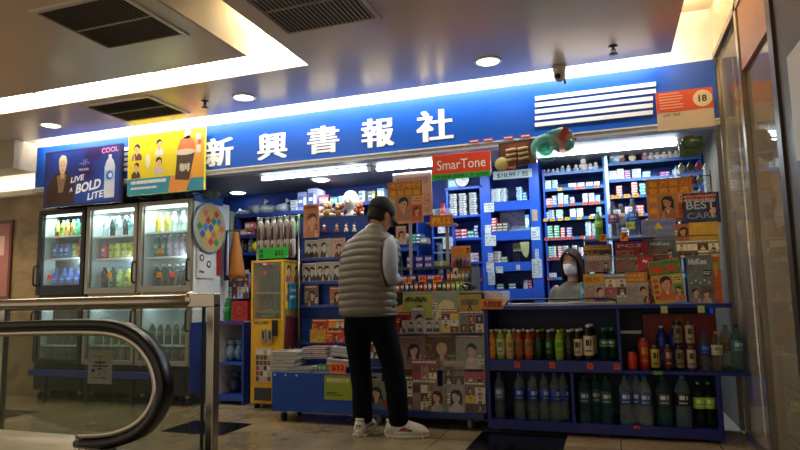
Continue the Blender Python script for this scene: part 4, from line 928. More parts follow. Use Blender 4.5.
# third shelf: white tubes with black
G3 = 'bottles on the third rack shelf'
for k, px in enumerate((236.5, 241.5, 246.5, 251.5)):
    x, z = at(px, 245, 5.6); put(drink('shampoo', 'c8ccc8' if k != 2 else '1a1a1c', 'd8dcd8' if k != 2 else '2a2a2c', ['2a2a2c', '2a2a2c', 'd8d8d8', '3a5a4a'][k], '6a8a7a', False), (x, 5.6, LZ[2]), ['white black-capped bottle at the rack side', 'white black-capped bottle beside the black bottle', 'black white-capped bottle between white ones', 'white green-capped bottle beside the yellow ball'][k]+', third shelf', 'bottle', G3, s=.95)
o = M().ball((0, 0, .06), .055, .055, .06, mat('d8d02a', .4), 14, 9).lathe([(.02, .112), (.02, .13), (.001, .132)], mat('b8b020', .4)); x, z = at(257, 246, 5.56)
tag(o.build('yellow_bottle', loc=(x, 5.56, LZ[2]+.001)), 'round bright yellow squeeze bottle on the third rack shelf', 'bottle')
rg = random.Random(11)
colsM = ['6a3038', '3a5a8a', 'b0a090', '2a4a3a', '8a6a3a', '7a8a9a', '4a2a4a', 'b04a3a', '3a3a44']
G4 = 'jars and bottles low on the rack'
for r, (z, k0, k1) in enumerate(((LZ[3], 222, 312), (LZ[4], 240, 250))):
    px = k0; k = 0
    if r: continue
    while px < 250:
        x, _ = at(px, 280, 5.6); c1 = colsM[rg.randrange(9)]; c2 = colsM[rg.randrange(9)]
        if x > -3.72:
            put(drink(['shampoo', 'pet', 'tea'][k % 3], c1, c2, ['d8d8d8', '2a2a2a', 'b8282a'][k % 3], 'c8c0b0', False), (x, 5.6, z), f'small toiletry bottle on the rack shelf below the white tubes, {nth(k)} from the fridge', 'bottle', G4, s=.9); k += 1
        px += 5.5
# folded orange and blue fabric hanging behind the yellow cabinet's rack
m = M(); rgp = []
for i in range(9):
    z = -i*.06; wd = .03+.012*i
    rgp.append((z, wd))
vs = []
for z, wd in rgp: vs += [(-wd, 0, z), (-wd*.2, -.03, z), (wd, 0, z), (0, .03, z)]
m.add(vs, [(4*i+k, 4*i+(k+1) % 4, 4*i+4+(k+1) % 4, 4*i+4+k) for i in range(8) for k in range(4)]+[(0, 3, 2, 1), (32, 33, 34, 35)], mat('b8702c', .7, vary=.2), True)
x, z = at(236, 232, 5.3); tag(m.build('folded_umbrella', loc=(x, 5.3, z)), 'orange folded umbrella hanging beside the fridge', 'umbrella')
m = M(); m.tube([(0, 0, 0), (.0, 0, -.25), (.01, 0, -.5)], [.012, .03, .034], mat('1c2c6a', .6)); m.tube([(.03, -.02, -.02), (.035, -.03, -.45)], [.008, .014], mat('c8d0e0', .6)); x, z = at(227, 232, 5.3)
tag(m.build('folded_umbrella', loc=(x, 5.3, z)), 'navy and white folded umbrella beside the orange one', 'umbrella')
x0 = at(226, 231, 5.3)[0]; x1 = at(242, 231, 5.3)[0]
tag(M().tube([(x0-.16, 5.3, z+.01), (x1, 5.3, z+.01)], .008, STEEL).tube([(x1, 5.3, z+.01), (x1, 5.51, z+.01)], .008, STEEL).build('hook_rail'), 'steel hook rail carrying the folded umbrellas', 'rail')
# low counter with purple edge
cx0 = at(216, 321, 4.95)[0]; cx1 = at(244, 321, 4.95)[0]
lc = thing('low_counter', 'low white counter with a purple front edge beside the fridge', 'counter', (0, 4.95, 0))
M().box(cx0, cx1, 0, .45, .77, .785, mat('b8b8bc', .5)).build('top', lc); M().box(cx0, cx1, -.012, 0, .755, .79, mat('43308a', .45)).build('edge_strip', lc)
M().box(cx0, cx0+.02, .0, .44, .02, .77, PAPER).box(cx0+.02, cx1-.02, .42, .44, .02, .77, PAPER).box(cx1-.02, cx1, .0, .44, .02, .77, mat('1b3a9a', .5)).build('cabinet', lc)
M().box(cx0+.02, cx1-.02, 0, .42, .38, .40, mat('2548b0', .5)).build('shelf', lc); M().box(cx0+.02, cx1-.02, 0, .42, .05, .10, mat('2548b0', .5)).build('shelf', lc)
x, z = at(225.5, 318, 5.0); o = drink('pet', '1a7a3a', '1f8a44', '2a9a4a', '8ac08a', False); put(o, (x, 5.03, .785), 'green bottle standing on the low counter by the railing', 'bottle')
m = M(); m.box(-.085, .085, -.035, .035, 0, .19, mat('a8201c', .4)); m.ell(0, .1, .055, .06, -.0356, mat('7a1410', .4), 20); m.ell(0, .1, .04, .045, -.036, mat('c84a34', .4), 20); m.text('福', 0, .07, .06, -.0365, mat('8a1c14', .4), bold=.03, anchor='c')
x, z = at(243, 310, 5.05); tag(m.build('gift_box', loc=(x-.02, 5.06, .786)), 'red gift box with a round emblem on the low counter', 'box')
stacks([(232, 9, .035, 3, ('8ac0c8', '2a5a6a'), 'pale teal', .786)], 5.12, 'small boxes behind the green bottle', 'behind the green bottle')
for i, (px, c_) in enumerate(((221, '7aa0b8'), (230, '9ab4d0'), (239, '6aa0b8'), (223, '9a8aa0'), (235, '3a4a6a'))):
    zz_ = .401 if i < 3 else .101
    x, z = at(px, 360, 5.1); m = M(); m.ball((0, 0, .08), .046, .07, .078, mat(c_, .3, vary=.4, scale=22), 10, 7); m.tube([(0, 0, .14), (0, 0, .2)], [.03, .05], mat(c_, .3, vary=.4, scale=22))
    tag(m.build('snack_bag', loc=(x, 5.12, zz_)), ['pale blue snack bag on the upper shelf of the low counter', 'blue snack bag in the middle of the low counter shelf', 'teal snack bag beside the yellow cabinet', 'mauve snack bag on the bottom shelf of the low counter', 'navy snack bag at the bottom next to the yellow cabinet'][i], 'bag', 'snack bags in the low counter')
# posters filling the gap above the low counter
mag('blue and white bottle advertisement behind the red gift box', (226, 270, 249, 299), 5.45, '3a5a9a', 'grid', acc='c8d0e0', coat='6a3038', t=.004)

# ------------------------------------------------------------------ hanging umbrella packs
G = 'wrapped folding umbrellas hanging in two rows'
ux = [at(px, 240, 4.98)[0] for px in (261, 267.5, 274, 280.5, 287, 293)]
zt1 = at(275, 219, 4.98)[1]; zt2 = at(275, 236, 4.98)[1]
rk = thing('hanging_rack', 'steel rack holding the wrapped folding umbrellas above the yellow cabinet', 'rack', (0, 5.0, 0))
M().tube([(ux[0]-.05, 0, zt1+.02), (ux[-1]+.05, 0, zt1+.02)], .006, STEEL).tube([(ux[0]-.05, 0, zt2+.01), (ux[-1]+.05, 0, zt2+.01)], .006, STEEL).build('bar', rk)
M().tube([(ux[-1]+.05, 0, zt1+.03), (ux[-1]+.05, 0, .02)], .012, STEEL).build('pole', rk); M().tube([(ux[0]-.05, 0, zt1+.03), (ux[0]-.05, 0, .02)], .012, STEEL).build('pole', rk)
WR = mat('b8aea4', .25, vary=.25, scale=25, name='wrapped umbrella'); WRD = mat('5a4a44', .3, vary=.3, scale=25)
ut = None
for r, zt_ in enumerate((zt1, zt2)):
    for k, x in enumerate(ux):
        if ut is None:
            ut = M().tube([(0, 0, 0), (0, 0, -.03), (0, 0, -.16), (0, 0, -.2)], [.012, .028, .030, .02], WR).build('umbrella_pack')
            M().tube([(0, -.024, -.06), (0, -.032, -.09), (0, -.032, -.16), (0, -.02, -.19)], [.006, .012, .013, .008], WRD).build('handle', ut)
            M().box(-.02, .02, -.003, .003, -.01, .035, OPAL).build('header', ut); ut['_unused'] = 1
        put(ut, (x, 4.975, zt_-.012), f'wrapped folding umbrella, {["upper", "lower"][r]} row, {nth(k)} from the fridge side', 'umbrella', G)
price('bright green handwritten price sign below the umbrella packs', (258, 247.5, 288, 258.5), 4.93, None, '18b43a', lines=None)
o = [q for q in COL.objects if q.name.startswith('price_sign')][-1]
m = M(); m.text('雨傘', -.14, .055, .035, -.0025, DARK, bold=.02); m.text('特價', -.14, .01, .035, -.0025, DARK, bold=.02); m.text('$32', .02, .02, .055, -.0025, DARK, bold=.02); m.build('lettering', o)
# ------------------------------------------------------------------ yellow vending cabinet
YEL = mat('d8a416', .42, vary=.08, scale=5, name='yellow cabinet'); YD = mat('b89a4a', .5)
xa = at(251, 340, 4.84)[0]; xb = at(283, 340, 4.84)[0]; cw = xb-xa
yc = thing('vending_cabinet', 'tall yellow coin vending cabinet on casters beside the blue bin', 'cabinet', (xa, 4.84, 0)); d = .34
zt_ = 1.345; zw0 = 1.345-.56; 
M().box(0, .018, 0, d, .06, zt_, YEL).box(cw-.018, cw, 0, d, .06, zt_, YEL).box(.018, cw-.018, d-.015, d, .06, zt_, YD).box(.018, cw-.018, 0, d-.015, zt_-.02, zt_, YEL).box(.018, cw-.018, 0, d-.015, .06, .1, YEL).box(.018, cw-.018, .0, d-.015, .795, .81, YEL).build('body', yc)
M().box(.018, cw-.018, .004, .016, .10, .795, YEL).build('front_panel', yc)
M().box(.016, cw-.016, .0, .004, .815, zt_-.02, CLEAR).box(.0, .02, -.004, 0, .8, zt_, YEL).box(cw-.02, cw, -.004, 0, .8, zt_, YEL).build('window', yc)
TE = mat('1f8a80', .4)
for r, (z0, n, hh) in enumerate(((1.05, 6, .17), (.88, 6, .09))):
    M().box(.02, cw-.02, .05, d-.02, z0-.012, z0, YD).build('inner_shelf', yc)
    for k in range(n):
        x = .05+(cw-.1)*k/(n-1); M().tube([(x, .1, z0), (x, .1, z0+hh*.7), (x, .095, z0+hh)], [.007, .006, .009], TE if r == 0 else mat('5a8a6a', .4)).build('toothbrush', yc)
M().box(.10, cw-.1, .02, .05, .83, .842, mat('4a9a2a', .5)).ell(cw/2, .86, .07, .035, .05, mat('c8a84a', .5), 14, 0, pi).build('card_holder', yc)
for k, c_ in enumerate(('3a4ab0', 'e8e8e8', 'c83a8a', '3aa878')): M().box(.08+k*.045, .115+k*.045, -.006, -.004, zt_-.045, zt_-.03, mat(c_, .5)).build('sticker', yc)
M().box(.14, .165, -.006, -.004, 1.22, 1.245, mat('e8482c', .5)).build('sticker', yc)
for x in (.11, .18): M().box(x, x+.045, -.012, .004, .60, .72, ALU).box(x+.015, x+.03, -.016, -.012, .63, .70, DARK).build('coin_slot', yc)
M().box(.235, .275, -.03, .004, .66, .80, BLACK).build('lock', yc)
m = M(); m.box(.05, .22, -.004, .004, .25, .55, mat('b8b0a0', .5)); rg = random.Random(5)
for i in range(4):
    for k in range(6): m.fr(.055+i*.04, .09+i*.04, .258+k*.047, .298+k*.047, -.005, mat(['5a4a40', 'a89a88', '8a3a34', 'd0c8bc', '3a3a40'][rg.randrange(5)], .5))
m.build('picture_panel', yc)
M().box(.05, .21, -.02, .004, .09, .20, mat('2a2c30', .5)).lathe([(.05, 0), (.05, .15)], mat('34363c', .5), (0, 0, 0)).build('delivery_tray', yc) if False else M().box(.05, .21, -.02, .004, .09, .20, mat('2a2c30', .5)).build('delivery_tray', yc)
m = M(); m.text('請投入硬幣', .03, .765, .02, -.001, DARK, bold=.01, width=.15); m.fr(.03, .17, .755, .79, -.0005+.004, YD); m.build('lettering', yc)
for x in (.035, cw-.035):
    for y in (.05, d-.05): M().tube([(x-.01, y, .028), (x+.01, y, .028)], .028, RUB, 10).box(x-.012, x+.012, y-.012, y+.012, .04, .07, STEEL).build('caster', yc)
# printed side: portraits, red shapes, blue tag
sp = M(); sp.fr(.01, d-.01, .08, zt_-.01, 0, mat('8a7238', .5))
sp.fr(.03, d-.03, .9, zt_-.03, -.0005, mat('c8a438', .5))
for k in range(4): portrait(sp, .1+.14*(k % 2), .97+.17*(k//2), .17, -.001, mat('d8a888', .5), HAIRP, mat('a83a5a', .5), None)
sp.sh([(.02, .3), (d-.03, .38), (d-.02, .8), (.05, .84), (.02, .6)], -.001, mat('5a1c22', .5, vary=.4, scale=14))
for k in range(5): sp.ell(.07+.05*k, .45+.04*(k % 2), .022, .07, -.0016, mat('a8786a', .5), 10)
o = sp.build('printed_side', yc, rot=(0, 0, pi/2)); o.location = (cw+.001, 0, 0)
t_ = M(); t_.box(-.002, .002, -.075, .075, -.13, .11, mat('1f7a98', .5)); o = t_.build('hanging_tag', loc=(xb+.012, 5.0, 1.02)); tag(o, 'teal hanging tag with white writing on the side of the yellow cabinet', 'tag')
q = M().text('特價', -.05, .03, .03, 0, WHITE, bold=.02, width=.1).text('優惠中', -.06, -.03, .03, 0, WHITE, bold=.02, width=.12).build('lettering', o, rot=(0, 0, pi/2)); q.location = (.003, 0, 0)

# ------------------------------------------------------------------ blue newspaper bin on casters
xa = at(272.5, 392, 4.45)[0]; xb = at(363.5, 395, 4.45)[0]
BB = mat('1444a4', .42, vary=.06, scale=5, name='bin blue')
bn = thing('newspaper_bin', 'open blue laminate bin on casters heaped with newspapers', 'bin', (xa, 4.44, 0)); bw = xb-xa; bd = .38; z0, z1 = at(320, 413, 4.45)[1], at(320, 373, 4.45)[1]
M().box(0, bw, 0, .018, z0, z1, BB).build('front_panel', bn, bevel=.003); M().box(0, bw, bd-.018, bd, z0, z1, BB).build('back_panel', bn)
M().box(0, .018, .018, bd-.018, z0, z1, BB).build('side_panel', bn); M().box(bw-.018, bw, .018, bd-.018, z0, z1, BB).build('side_panel', bn)
M().box(.018, bw-.018, .018, bd-.018, z0, z0+.02, BB).build('bottom', bn); M().box(.02, bw-.02, .02, bd-.02, z0+.02, z1-.031, mat('3a3a3c', .7)).build('false_floor', bn)
for x in (.08, bw-.12):
    for y in (.06, bd-.06): M().tube([(x-.012, y, .035), (x+.012, y, .035)], .035, RUB, 10).box(x-.015, x+.015, y-.015, y+.015, .05, .09, STEEL).build('caster', bn)
for k in range(3): M().box(.02+k*.1, .035+k*.1, -.002, 0, z1-.03, z1-.015, PAPER).build('sticker', bn)
tag(M().box(-.12, .12, -.001, .001, 0, .19, mat('8a9a28', .5)).fr(-.1, .1, .13, .17, -.0016, mat('aab43a', .5)).text('報紙雜誌特賣', 0, .14, .028, -.002, mat('e0e0c8', .5), bold=.02, width=.2, anchor='c').fr(-.1, -.01, .05, .058, -.0016, DARK).fr(-.1, .04, .035, .041, -.0016, DARK).build('poster', loc=(at(338, 387, 4.437)[0], 4.4375, at(338, 400, 4.437)[1])), 'lime green notice on the front of the blue bin', 'notice')
price('orange price sign reading 32 on the edge of the blue bin', (330, 363, 346, 373.5), 4.425, '$32', 'f06a1c', '3a1c10')
price('small green card beside the orange 32 price sign', (317, 364.5, 327, 371), 4.425, '特', '2a8a4a', 'c8e0c8')
GNB = 'newspapers heaped in the blue bin'
lab = ['grey newspaper pile under the stone-coloured magazine', 'grey newspapers stacked beside the yellow cabinet', 'folded newspaper with dark photo in the bin', 'newspaper with red heading behind the orange price sign', 'white newspaper draped beside the customer', 'blue and black newspaper at the back of the bin', 'magazine pile with a red cover at the back of the bin', 'silvery wrapped newspaper sloping towards the customer']
for i, (px, zb, n, Y, tl, cc) in enumerate(((288, .345, 14, 4.88, 0, 'a8a49c'), (290, .345+.115, 9, 4.90, .03, '8c8880'), (306, .345, 8, 4.85, -.1, '4a4848'), (330, .345, 9, 4.88, .06, '8a2a3a'), (343, .345+.075, 6, 4.92, .25, 'b8c0c4'), (303, .345+.12, 8, 5.0, .05, '3a5a9a'), (320, .345+.12, 12, 5.02, -.04, '8c3a34'), (346, .345+.14, 8, 4.98, .3, '9ca8b0'))):
    Y -= .26; zb += z1-.375; x, _ = at(px, 360, Y); m = M(); rg = random.Random(i)
    for k in range(n):
        o = rg.uniform(-.008, .008); m.box(-.115+o, .115+o, -.1, .1, k*.0078, k*.0078+.0074, mat(['b0aca4', cc, 'c4c0b8', '8a8680'][k % 4], .7, vary=.2, scale=50))
    top = n*.0078+.0004; m.poly([(-.11, -.09, top), (.11, -.09, top), (.11, .09, top), (-.11, .09, top)], mat(cc, .6, vary=.3, scale=30))
    m.poly([(-.1, -.08, top+.0006), (0, -.08, top+.0006), (0, .06, top+.0006), (-.1, .06, top+.0006)], mat('5a5450', .6, vary=.5, scale=40))
    o = m.build('newspaper_stack', loc=(x, Y, zb)); o.rotation_euler = (.0, tl*.5, tl); tag(o, lab[i], 'newspaper', GNB)
# ------------------------------------------------------------------ blue slatwall with magazines behind the customer
xa = at(302, 300, 5.17)[0]; xb = at(386, 300, 5.17)[0]; zt_ = at(345, 218, 5.12)[1]
SW = mat('15469c', .45, vary=.08, scale=5, name='slatwall blue')
sw = thing('slatwall_stand', 'upright blue slatwall stand of magazines and key rings', 'stand', (xa, 5.12, 0)); ww = xb-xa
m = M(); m.box(0, ww, .05, .07, .05, zt_, SW)
for k in range(11): m.box(0, ww, .04, .05, .12+k*.14, .12+k*.14+.115, SW)
m.build('slatted_board', sw); M().box(0, ww, .0, .16, zt_, zt_+.018, SW).box(0, ww, -.004, .05, zt_-.13, zt_, SW).build('top_ledge', sw)
M().box(0, ww, -.02, .3, .02, .05, SW).build('base', sw)
Lz = [at(320, y, 5.1)[1] for y in (258, 281.5, 305, 342)]
for z in Lz: M().box(.0, ww, -.035, .05, z-.022, z-.006, mat('2a4a9a', .4)).box(0, ww, -.038, -.035, z-.022, z+.004, mat('3a56a8', .4)).build('ledge', sw)
GS = 'magazines on the blue slatwall'
spec = [((305, 239, 318.5, 257.5), 0, 'e0dcd4', 'two black-haired singers photo sheet on the top slatwall ledge'), ((318, 238, 331, 257.5), 0, 'c8c4bc', 'grey sketch-like photo sheet, middle of the top slatwall ledge'), ((331.5, 238, 345, 257.5), 0, 'c8a898', 'brownish colour portrait beside the vest on the top slatwall ledge'),
        ((302.5, 262, 316, 281), 1, 'e8e4dc', 'portrait pair sheet at the cabinet end of the second slatwall ledge'), ((316, 261, 331, 281), 1, 'b0aca4', 'dark group photo sheet in the middle of the second slatwall ledge'), ((331, 261, 344, 281), 1, 'a8b088', 'greenish portrait sheet beside the vest on the second slatwall ledge'),
        ((304.5, 284, 318.5, 304.5), 2, '6a5a4c', 'pink-flecked brown magazine on the third slatwall ledge'), ((330, 286, 343, 304.5), 2, 'a86a4c', 'rust portrait magazine beside the vest on the third slatwall ledge')]
for i, (p, l, c_, nm) in enumerate(spec):
    mag(nm, p, 5.085, c_, 'photo' if i < 6 and i != 2 else 'portrait', z=Lz[l]-.005, group=GS, acc='a8483a', acc2='c8b8a0', coat='4a3a34', seed=i)
spec = [((312, 316, 329, 331), 'c83a1c', 'orange-red magazine with a dark-haired face, upper pair, cabinet side', 5.11), ((328, 316, 344.5, 331), 'd8401c', 'red magazine with two small pictures, upper pair, vest side', 5.11), ((310, 327, 326, 340.5), 'c89a34', 'gold magazine with pale title in front of the red ones', 5.07), ((326.5, 328, 344.5, 340.5), 'd03c1c', 'red magazine with a blue-shirted face beside the gold one', 5.07)]
for i, (p, c_, nm, Y) in enumerate(spec):
    mag(nm, p, Y-.005, c_, 'grid' if i == 1 else 'plain' if i == 2 else 'portrait', z=Lz[3]-.005+(.075 if i < 2 else 0), group=GS, acc='e8a030', acc2='f0d060', coat='2a4a9a' if i == 3 else '3a2a2a', seed=i)
price('tall orange poster magazine with a woman on the slatwall corner', (303.5, 204.5, 319.5, 235), 5.02, None, 'c87a4c') if False else mag('tall orange poster with a woman at the slatwall corner', (303.5, 204.5, 319, 237.5), 5.04, 'd0845a', 'portrait', acc='c8683c', acc2='d89a7a', tcol='8a3a20', coat='c07a5a', hair='5a3a28', t=.005, cat='poster', name='poster')
# key rings on hooks
fig_c = [('8a2a2a', 'd8b890', 'red and cream'), ('a86a3a', 'd8a878', 'orange-brown'), ('e0d8c8', 'c8a888', 'white'), ('d8c8b0', 'e0d4c0', 'ivory')]
for i, px in enumerate((323.5, 336, 345.5, 353.5)):
    x, z = at(px, 229.5, 5.06); t = thing('key_ring', f'{fig_c[i][2]} figure key ring hanging on the slatwall top board', 'key ring', (x, 5.095, z), group='figure key rings')
    a, b = mat(fig_c[i][0], .5), mat(fig_c[i][1], .5)
    M().ball((0, -.02, 0), .016, .014, .022, a, 10, 7).ball((-.016, -.02, -.012), .006, .006, .012, a, 8, 5).ball((.016, -.02, -.012), .006, .006, .012, a, 8, 5).build('figure_body', t)
    M().ball((0, -.02, .032), .015, .014, .015, b, 10, 7).build('head', t)
    M().tube([(0, .02, .06), (0, -.025, .062), (0, -.022, .045)], .002, STEEL, 6).build('hook', t)
# soft toys and a mannequin head on top
GTOY = 'soft toys on top of the slatwall'
def toy(px, Y, s, c1, c2, label):
    x, z = at(px, 217, Y); t = thing('soft_toy', label, 'toy', (x, Y, zt_+.0185), group=GTOY); a, b = mat(c1, .85, vary=.25, scale=60), mat(c2, .85, vary=.2, scale=60)
    M().ball((0, 0, .04*s), .045*s, .04*s, .042*s, a, 12, 8).ball((-.04*s, -.02*s, .02*s), .018*s, .03*s, .018*s, b, 8, 6).ball((.04*s, -.02*s, .02*s), .018*s, .03*s, .018*s, b, 8, 6).ball((-.045*s, -.01*s, .055*s), .016*s, .016*s, .026*s, a, 8, 6).ball((.045*s, -.01*s, .055*s), .016*s, .016*s, .026*s, a, 8, 6).build('toy_body', t)
    M().ball((0, -.005, .105*s), .042*s, .036*s, .036*s, a, 12, 8).ball((0, -.035*s, .097*s), .018*s, .014*s, .014*s, b, 10, 6).build('head', t)
    for q in (-1, 1):
        M().ball((q*.034*s, 0, .138*s), .015*s, .008*s, .015*s, b, 8, 6).build('ear', t); M().ball((q*.014*s, -.04*s, .112*s), .004*s, .004*s, .004*s, BLACK, 6, 4).build('eye', t)
toy(321.5, 5.18, .8, 'd8d4d0', 'e8e4e0', 'small white soft toy at the poster end of the slatwall')
toy(328, 5.17, 1.15, 'a8845c', 'd8b890', 'tan soft toy bear beside the small white toy')
toy(339.5, 5.17, .95, 'a06a3c', 'e0c8a0', 'brown soft toy bear between the tan bear and the mannequin head')
toy(359.5, 5.15, .9, 'a8502c', 'e8b890', 'orange-brown soft toy in front of the mannequin head')
x, z = at(354.5, 215, 5.30)
mh = thing('mannequin_head', 'smooth white mannequin head on top of the slatwall', 'mannequin head', (x, 5.22, zt_+.0185)); IV = mat('d8d0bc', .45)
M().lathe([(.075, 0), (.07, .015), (.045, .04), (.042, .07), (.05, .085)], IV, seg=18).ball((0, 0, .155), .078, .09, .10, IV, 20, 14).ball((0, -.085, .14), .014, .018, .022, IV, 8, 6).build('head_form', mh)
M().box(-.07, .07, -.05, .05, -.0, .004, IV).build('stand', mh)

# ------------------------------------------------------------------ magazine stand in the middle
xa = at(364, 410, 4.52)[0]; xb = at(485.5, 410, 4.52)[0]-.004; zc = 1.02
ms_ = thing('magazine_stand', 'wide blue tiered stand covered with magazines beside the drinks shelf', 'stand', (xa, 4.50, 0)); mw = xb-xa; dp = .78
MB_ = mat('182a74', .45, vary=.1, scale=5)
M().box(0, mw, .0, dp, .085, .115, MB_).box(0, mw, -.012, 0, .08, .125, MB_).build('base', ms_, bevel=.003)
M().box(0, .02, .14, dp, .12, zc-.02, MB_).build('side_panel', ms_); M().box(mw-.02, mw, .14, dp, .12, zc-.02, MB_).build('side_panel', ms_)
M().box(0, mw, .13, dp+.02, zc-.02, zc, mat('7a7468', .5)).build('counter_top', ms_, bevel=.003)
M().add([(.02, .10, .12), (mw-.02, .10, .12), (mw-.02, .19, zc-.02), (.02, .19, zc-.02), (.02, .115, .12), (mw-.02, .115, .12), (mw-.02, .205, zc-.02), (.02, .205, zc-.02)], [(0, 1, 2, 3), (7, 6, 5, 4), (0, 4, 5, 1), (3, 2, 6, 7), (0, 3, 7, 4), (1, 5, 6, 2)], MB_).build('back_board', ms_)
TZ = [at(430, q, 4.5+w_)[1] for q, w_ in ((419, .02), (393, .045), (368, .065), (333, .085))]
for z in [q-.006 for q in TZ[1:]]: M().tube([(.01, .02+.09*(z-.1)+.0, z), (mw-.01, .02+.09*(z-.1), z)], .005, STEEL, 6).box(0.02, mw-.02, .02+.09*(z-.1), .17, z-.012, z-.006, MB_).build('tier', ms_)
for x in (.12, mw-.12):
    for y in (.06, dp-.06): M().tube([(x-.014, y, .042), (x+.014, y, .042)], .042, mat('8a8a88', .5), 12).box(x-.015, x+.015, y-.015, y+.015, .06, .09, STEEL).build('caster', ms_)
GM = 'magazines on the tiered stand'
def MG(label, px, tier, sub, *a, **k):
    Y = 4.50+{3: .085, 2: .065, 1: .045, 0: .02}[tier]-.014*sub+.0
    z = TZ[tier] if tier else .1258
    if k.pop('free', False): z = None
    k.setdefault('z', z); mag(label, px, Y, *a, lean=.06, group=GM, **k)
MG('black and red slim magazine beside the vest, top tier', (396, 292, 403, 330), 3, 0, '2a2018', 'full', seed=31, free=True)
MG('olive-yellow magazine with brush calligraphy on the top tier', (402.5, 291.5, 432, 330), 3, .2, 'a8a83a', 'portrait', title='緣', tcol='1a1a2a', acc='a8a83a', acc2='a8a83a', coat='2a3a4a', seed=2)
MG('magazine with a blonde figure on white and green, top tier', (432, 291, 459, 333), 3, 0, '8a9078', 'full', hair='d8c890', skin='e0bca0', acc='7a2a24', coat='a8604a', seed=3)
MG('yellow magazine with a big black cross mark on the top tier', (458.5, 291.5, 481, 330), 3, .2, 'a88a1c', 'plain', title='X', tcol='2a1c10', acc='6a5a30', acc2='a88a1c', seed=4)
MG('small red-headed magazine leaning by the customer, top tier', (394, 309, 412, 330), 3, 1.2, '8a1c20', 'portrait', acc='a8242a', tcol='d8b0a8', seed=5)
MG('white magazine with a dark-haired boy on the top tier', (411, 304, 425, 330), 3, 1.4, '9a9890', 'portrait', acc='a8a49c', coat='d0ccc4', acc2='8a8680', seed=6)
MG('black and white picture pair magazine above the brown portrait', (405, 321, 425, 334), 3, 2.3, 'a8a49c', 'photo', seed=7)
MG('white magazine with a small dark head above the brown portrait', (424, 321, 442, 334), 3, 2.4, 'b8b4ac', 'photo', seed=8, hair='1a1612')
MG('busy red and white comic magazine on the top tier', (441, 309, 459, 333), 3, 1.4, 'a89a88', 'grid', acc='8a2a24', coat='5a3a2a', seed=9)
MG('grey magazine with red strip and black badge on the top tier', (459, 309.5, 484, 332), 3, 1.2, '8e8a84', 'grid', acc='7a3a34', acc2='5a6a5a', coat='2a2a2c', seed=10)
MG('pale magazine with a purple-haired woman on the third tier', (398.5, 335, 426, 368), 2, 0, '8a7468', 'portrait', hair='3a1838', skin='d8b4a4', coat='8a6a64', acc='8a6a60', tcol='b8a498', acc2='9a8070', seed=11)
MG('brown magazine with a fair-haired person in ochre on the third tier', (425.5, 333, 455, 368), 2, .2, '4a3418', 'portrait', hair='b8a070', skin='c8a080', coat='7a6438', acc='4a3418', tcol='a88a4a', acc2='8a6a2a', seed=12)
MG('pale green magazine with a person in white on the third tier', (455.5, 332.5, 484.5, 368), 2, 0, '8e9480', 'portrait', hair='2a201a', skin='c0a890', coat='b8b4a0', acc='a8443c', tcol='c8c4b4', acc2='8e9480', seed=14)
MG('dark red magazine partly hidden by the customer, second tier', (397, 364, 417, 388), 1, .2, '6a2420', 'full', acc='8a3a34', coat='a86a5a', seed=15)
MG('magazine with a pink heading and busy portraits, second tier', (412, 359, 437, 392), 1, 1.0, '8a5a60', 'grid', acc='b84a62', coat='6a4a4a', acc2='a88a84', seed=16)
MG('pale beige text-covered magazine on the second tier', (443, 364, 464.5, 397), 1, .3, '9c8c80', 'grid', acc='a89a8e', acc2='8a7468', coat='a09084', tcol='b8a89c', skin='c0a494', seed=17)
MG('salmon-pink magazine with a couple in white and black', (464, 363.5, 485.5, 389), 1, 0, 'b05a58', 'two', tcol='d8b8b0', coat='1c1618', seed=18)
MG('pastel pink and green magazine on the bottom tier', (412.5, 388, 437, 419), 0, 0, '8a7670', 'grid', acc='8e7a74', acc2='7a846a', coat='9a8278', seed=19)
MG('brownish magazine with a round white badge, bottom tier', (427.5, 394, 446.5, 419), 0, 1, '7c6a5a', 'full', acc='6a7a54', coat='a8a094', seed=20)
MG('silvery lavender magazine on the bottom tier', (447, 392, 465, 419), 0, .6, '9a9498', 'full', acc='a09aa0', coat='b8b0b4', skin='c8b0a8', seed=21)
MG('collage magazine of many small pictures at the drinks shelf end', (464.5, 388, 486, 419), 0, .2, '7a6660', 'grid', acc='6a5650', coat='8a3a3a', seed=22)
MG('narrow black and white magazine beside the right trouser leg', (401, 376, 413, 405), 1, 1.2, '8a857c', 'grid', acc='5a5450', coat='3a3634', free=True, seed=23)
for i, (p, tr, c_, nm) in enumerate((((366, 342, 381, 359), 2, '5a4a44', 'dark postcard magazine seen between the legs, highest'), ((366, 361, 381, 379), 1, '7a7a80', 'grey-blue magazine seen between the legs'), ((366, 379, 381, 391), 1, '4a3a34', 'dark magazine with a red edge seen between the legs'), ((366, 391, 386, 418), 0, '6a7a5a', 'teal and orange magazine seen between the legs, lowest'))):
    MG(nm, p, tr, .1+.3*i, c_, 'full' if i % 2 else 'grid', acc='2a3a6a' if i == 1 else '8a3a2c', acc2='b8a88a', coat='3a6a7a', free=(i == 0 or i == 2), seed=30+i)
MG('large pale catalogue standing left of the legs, bottom tier', (387, 388, 412, 419), 0, -.6, '7a7068', 'grid', acc='6a5a54', coat='8a7a6a', seed=41)
mag('stack-top magazine on the magazine stand base by the bin', (366, 318, 385, 341), 4.575, '6a6058', 'grid', acc='5a3a34', seed=42, group=GM, z=TZ[3], lean=.06)
o = price('orange handwritten card leaning on the newspapers left of the long counter', (470, 298, 480, 308), 4.86, None, 'e87818') if False else None

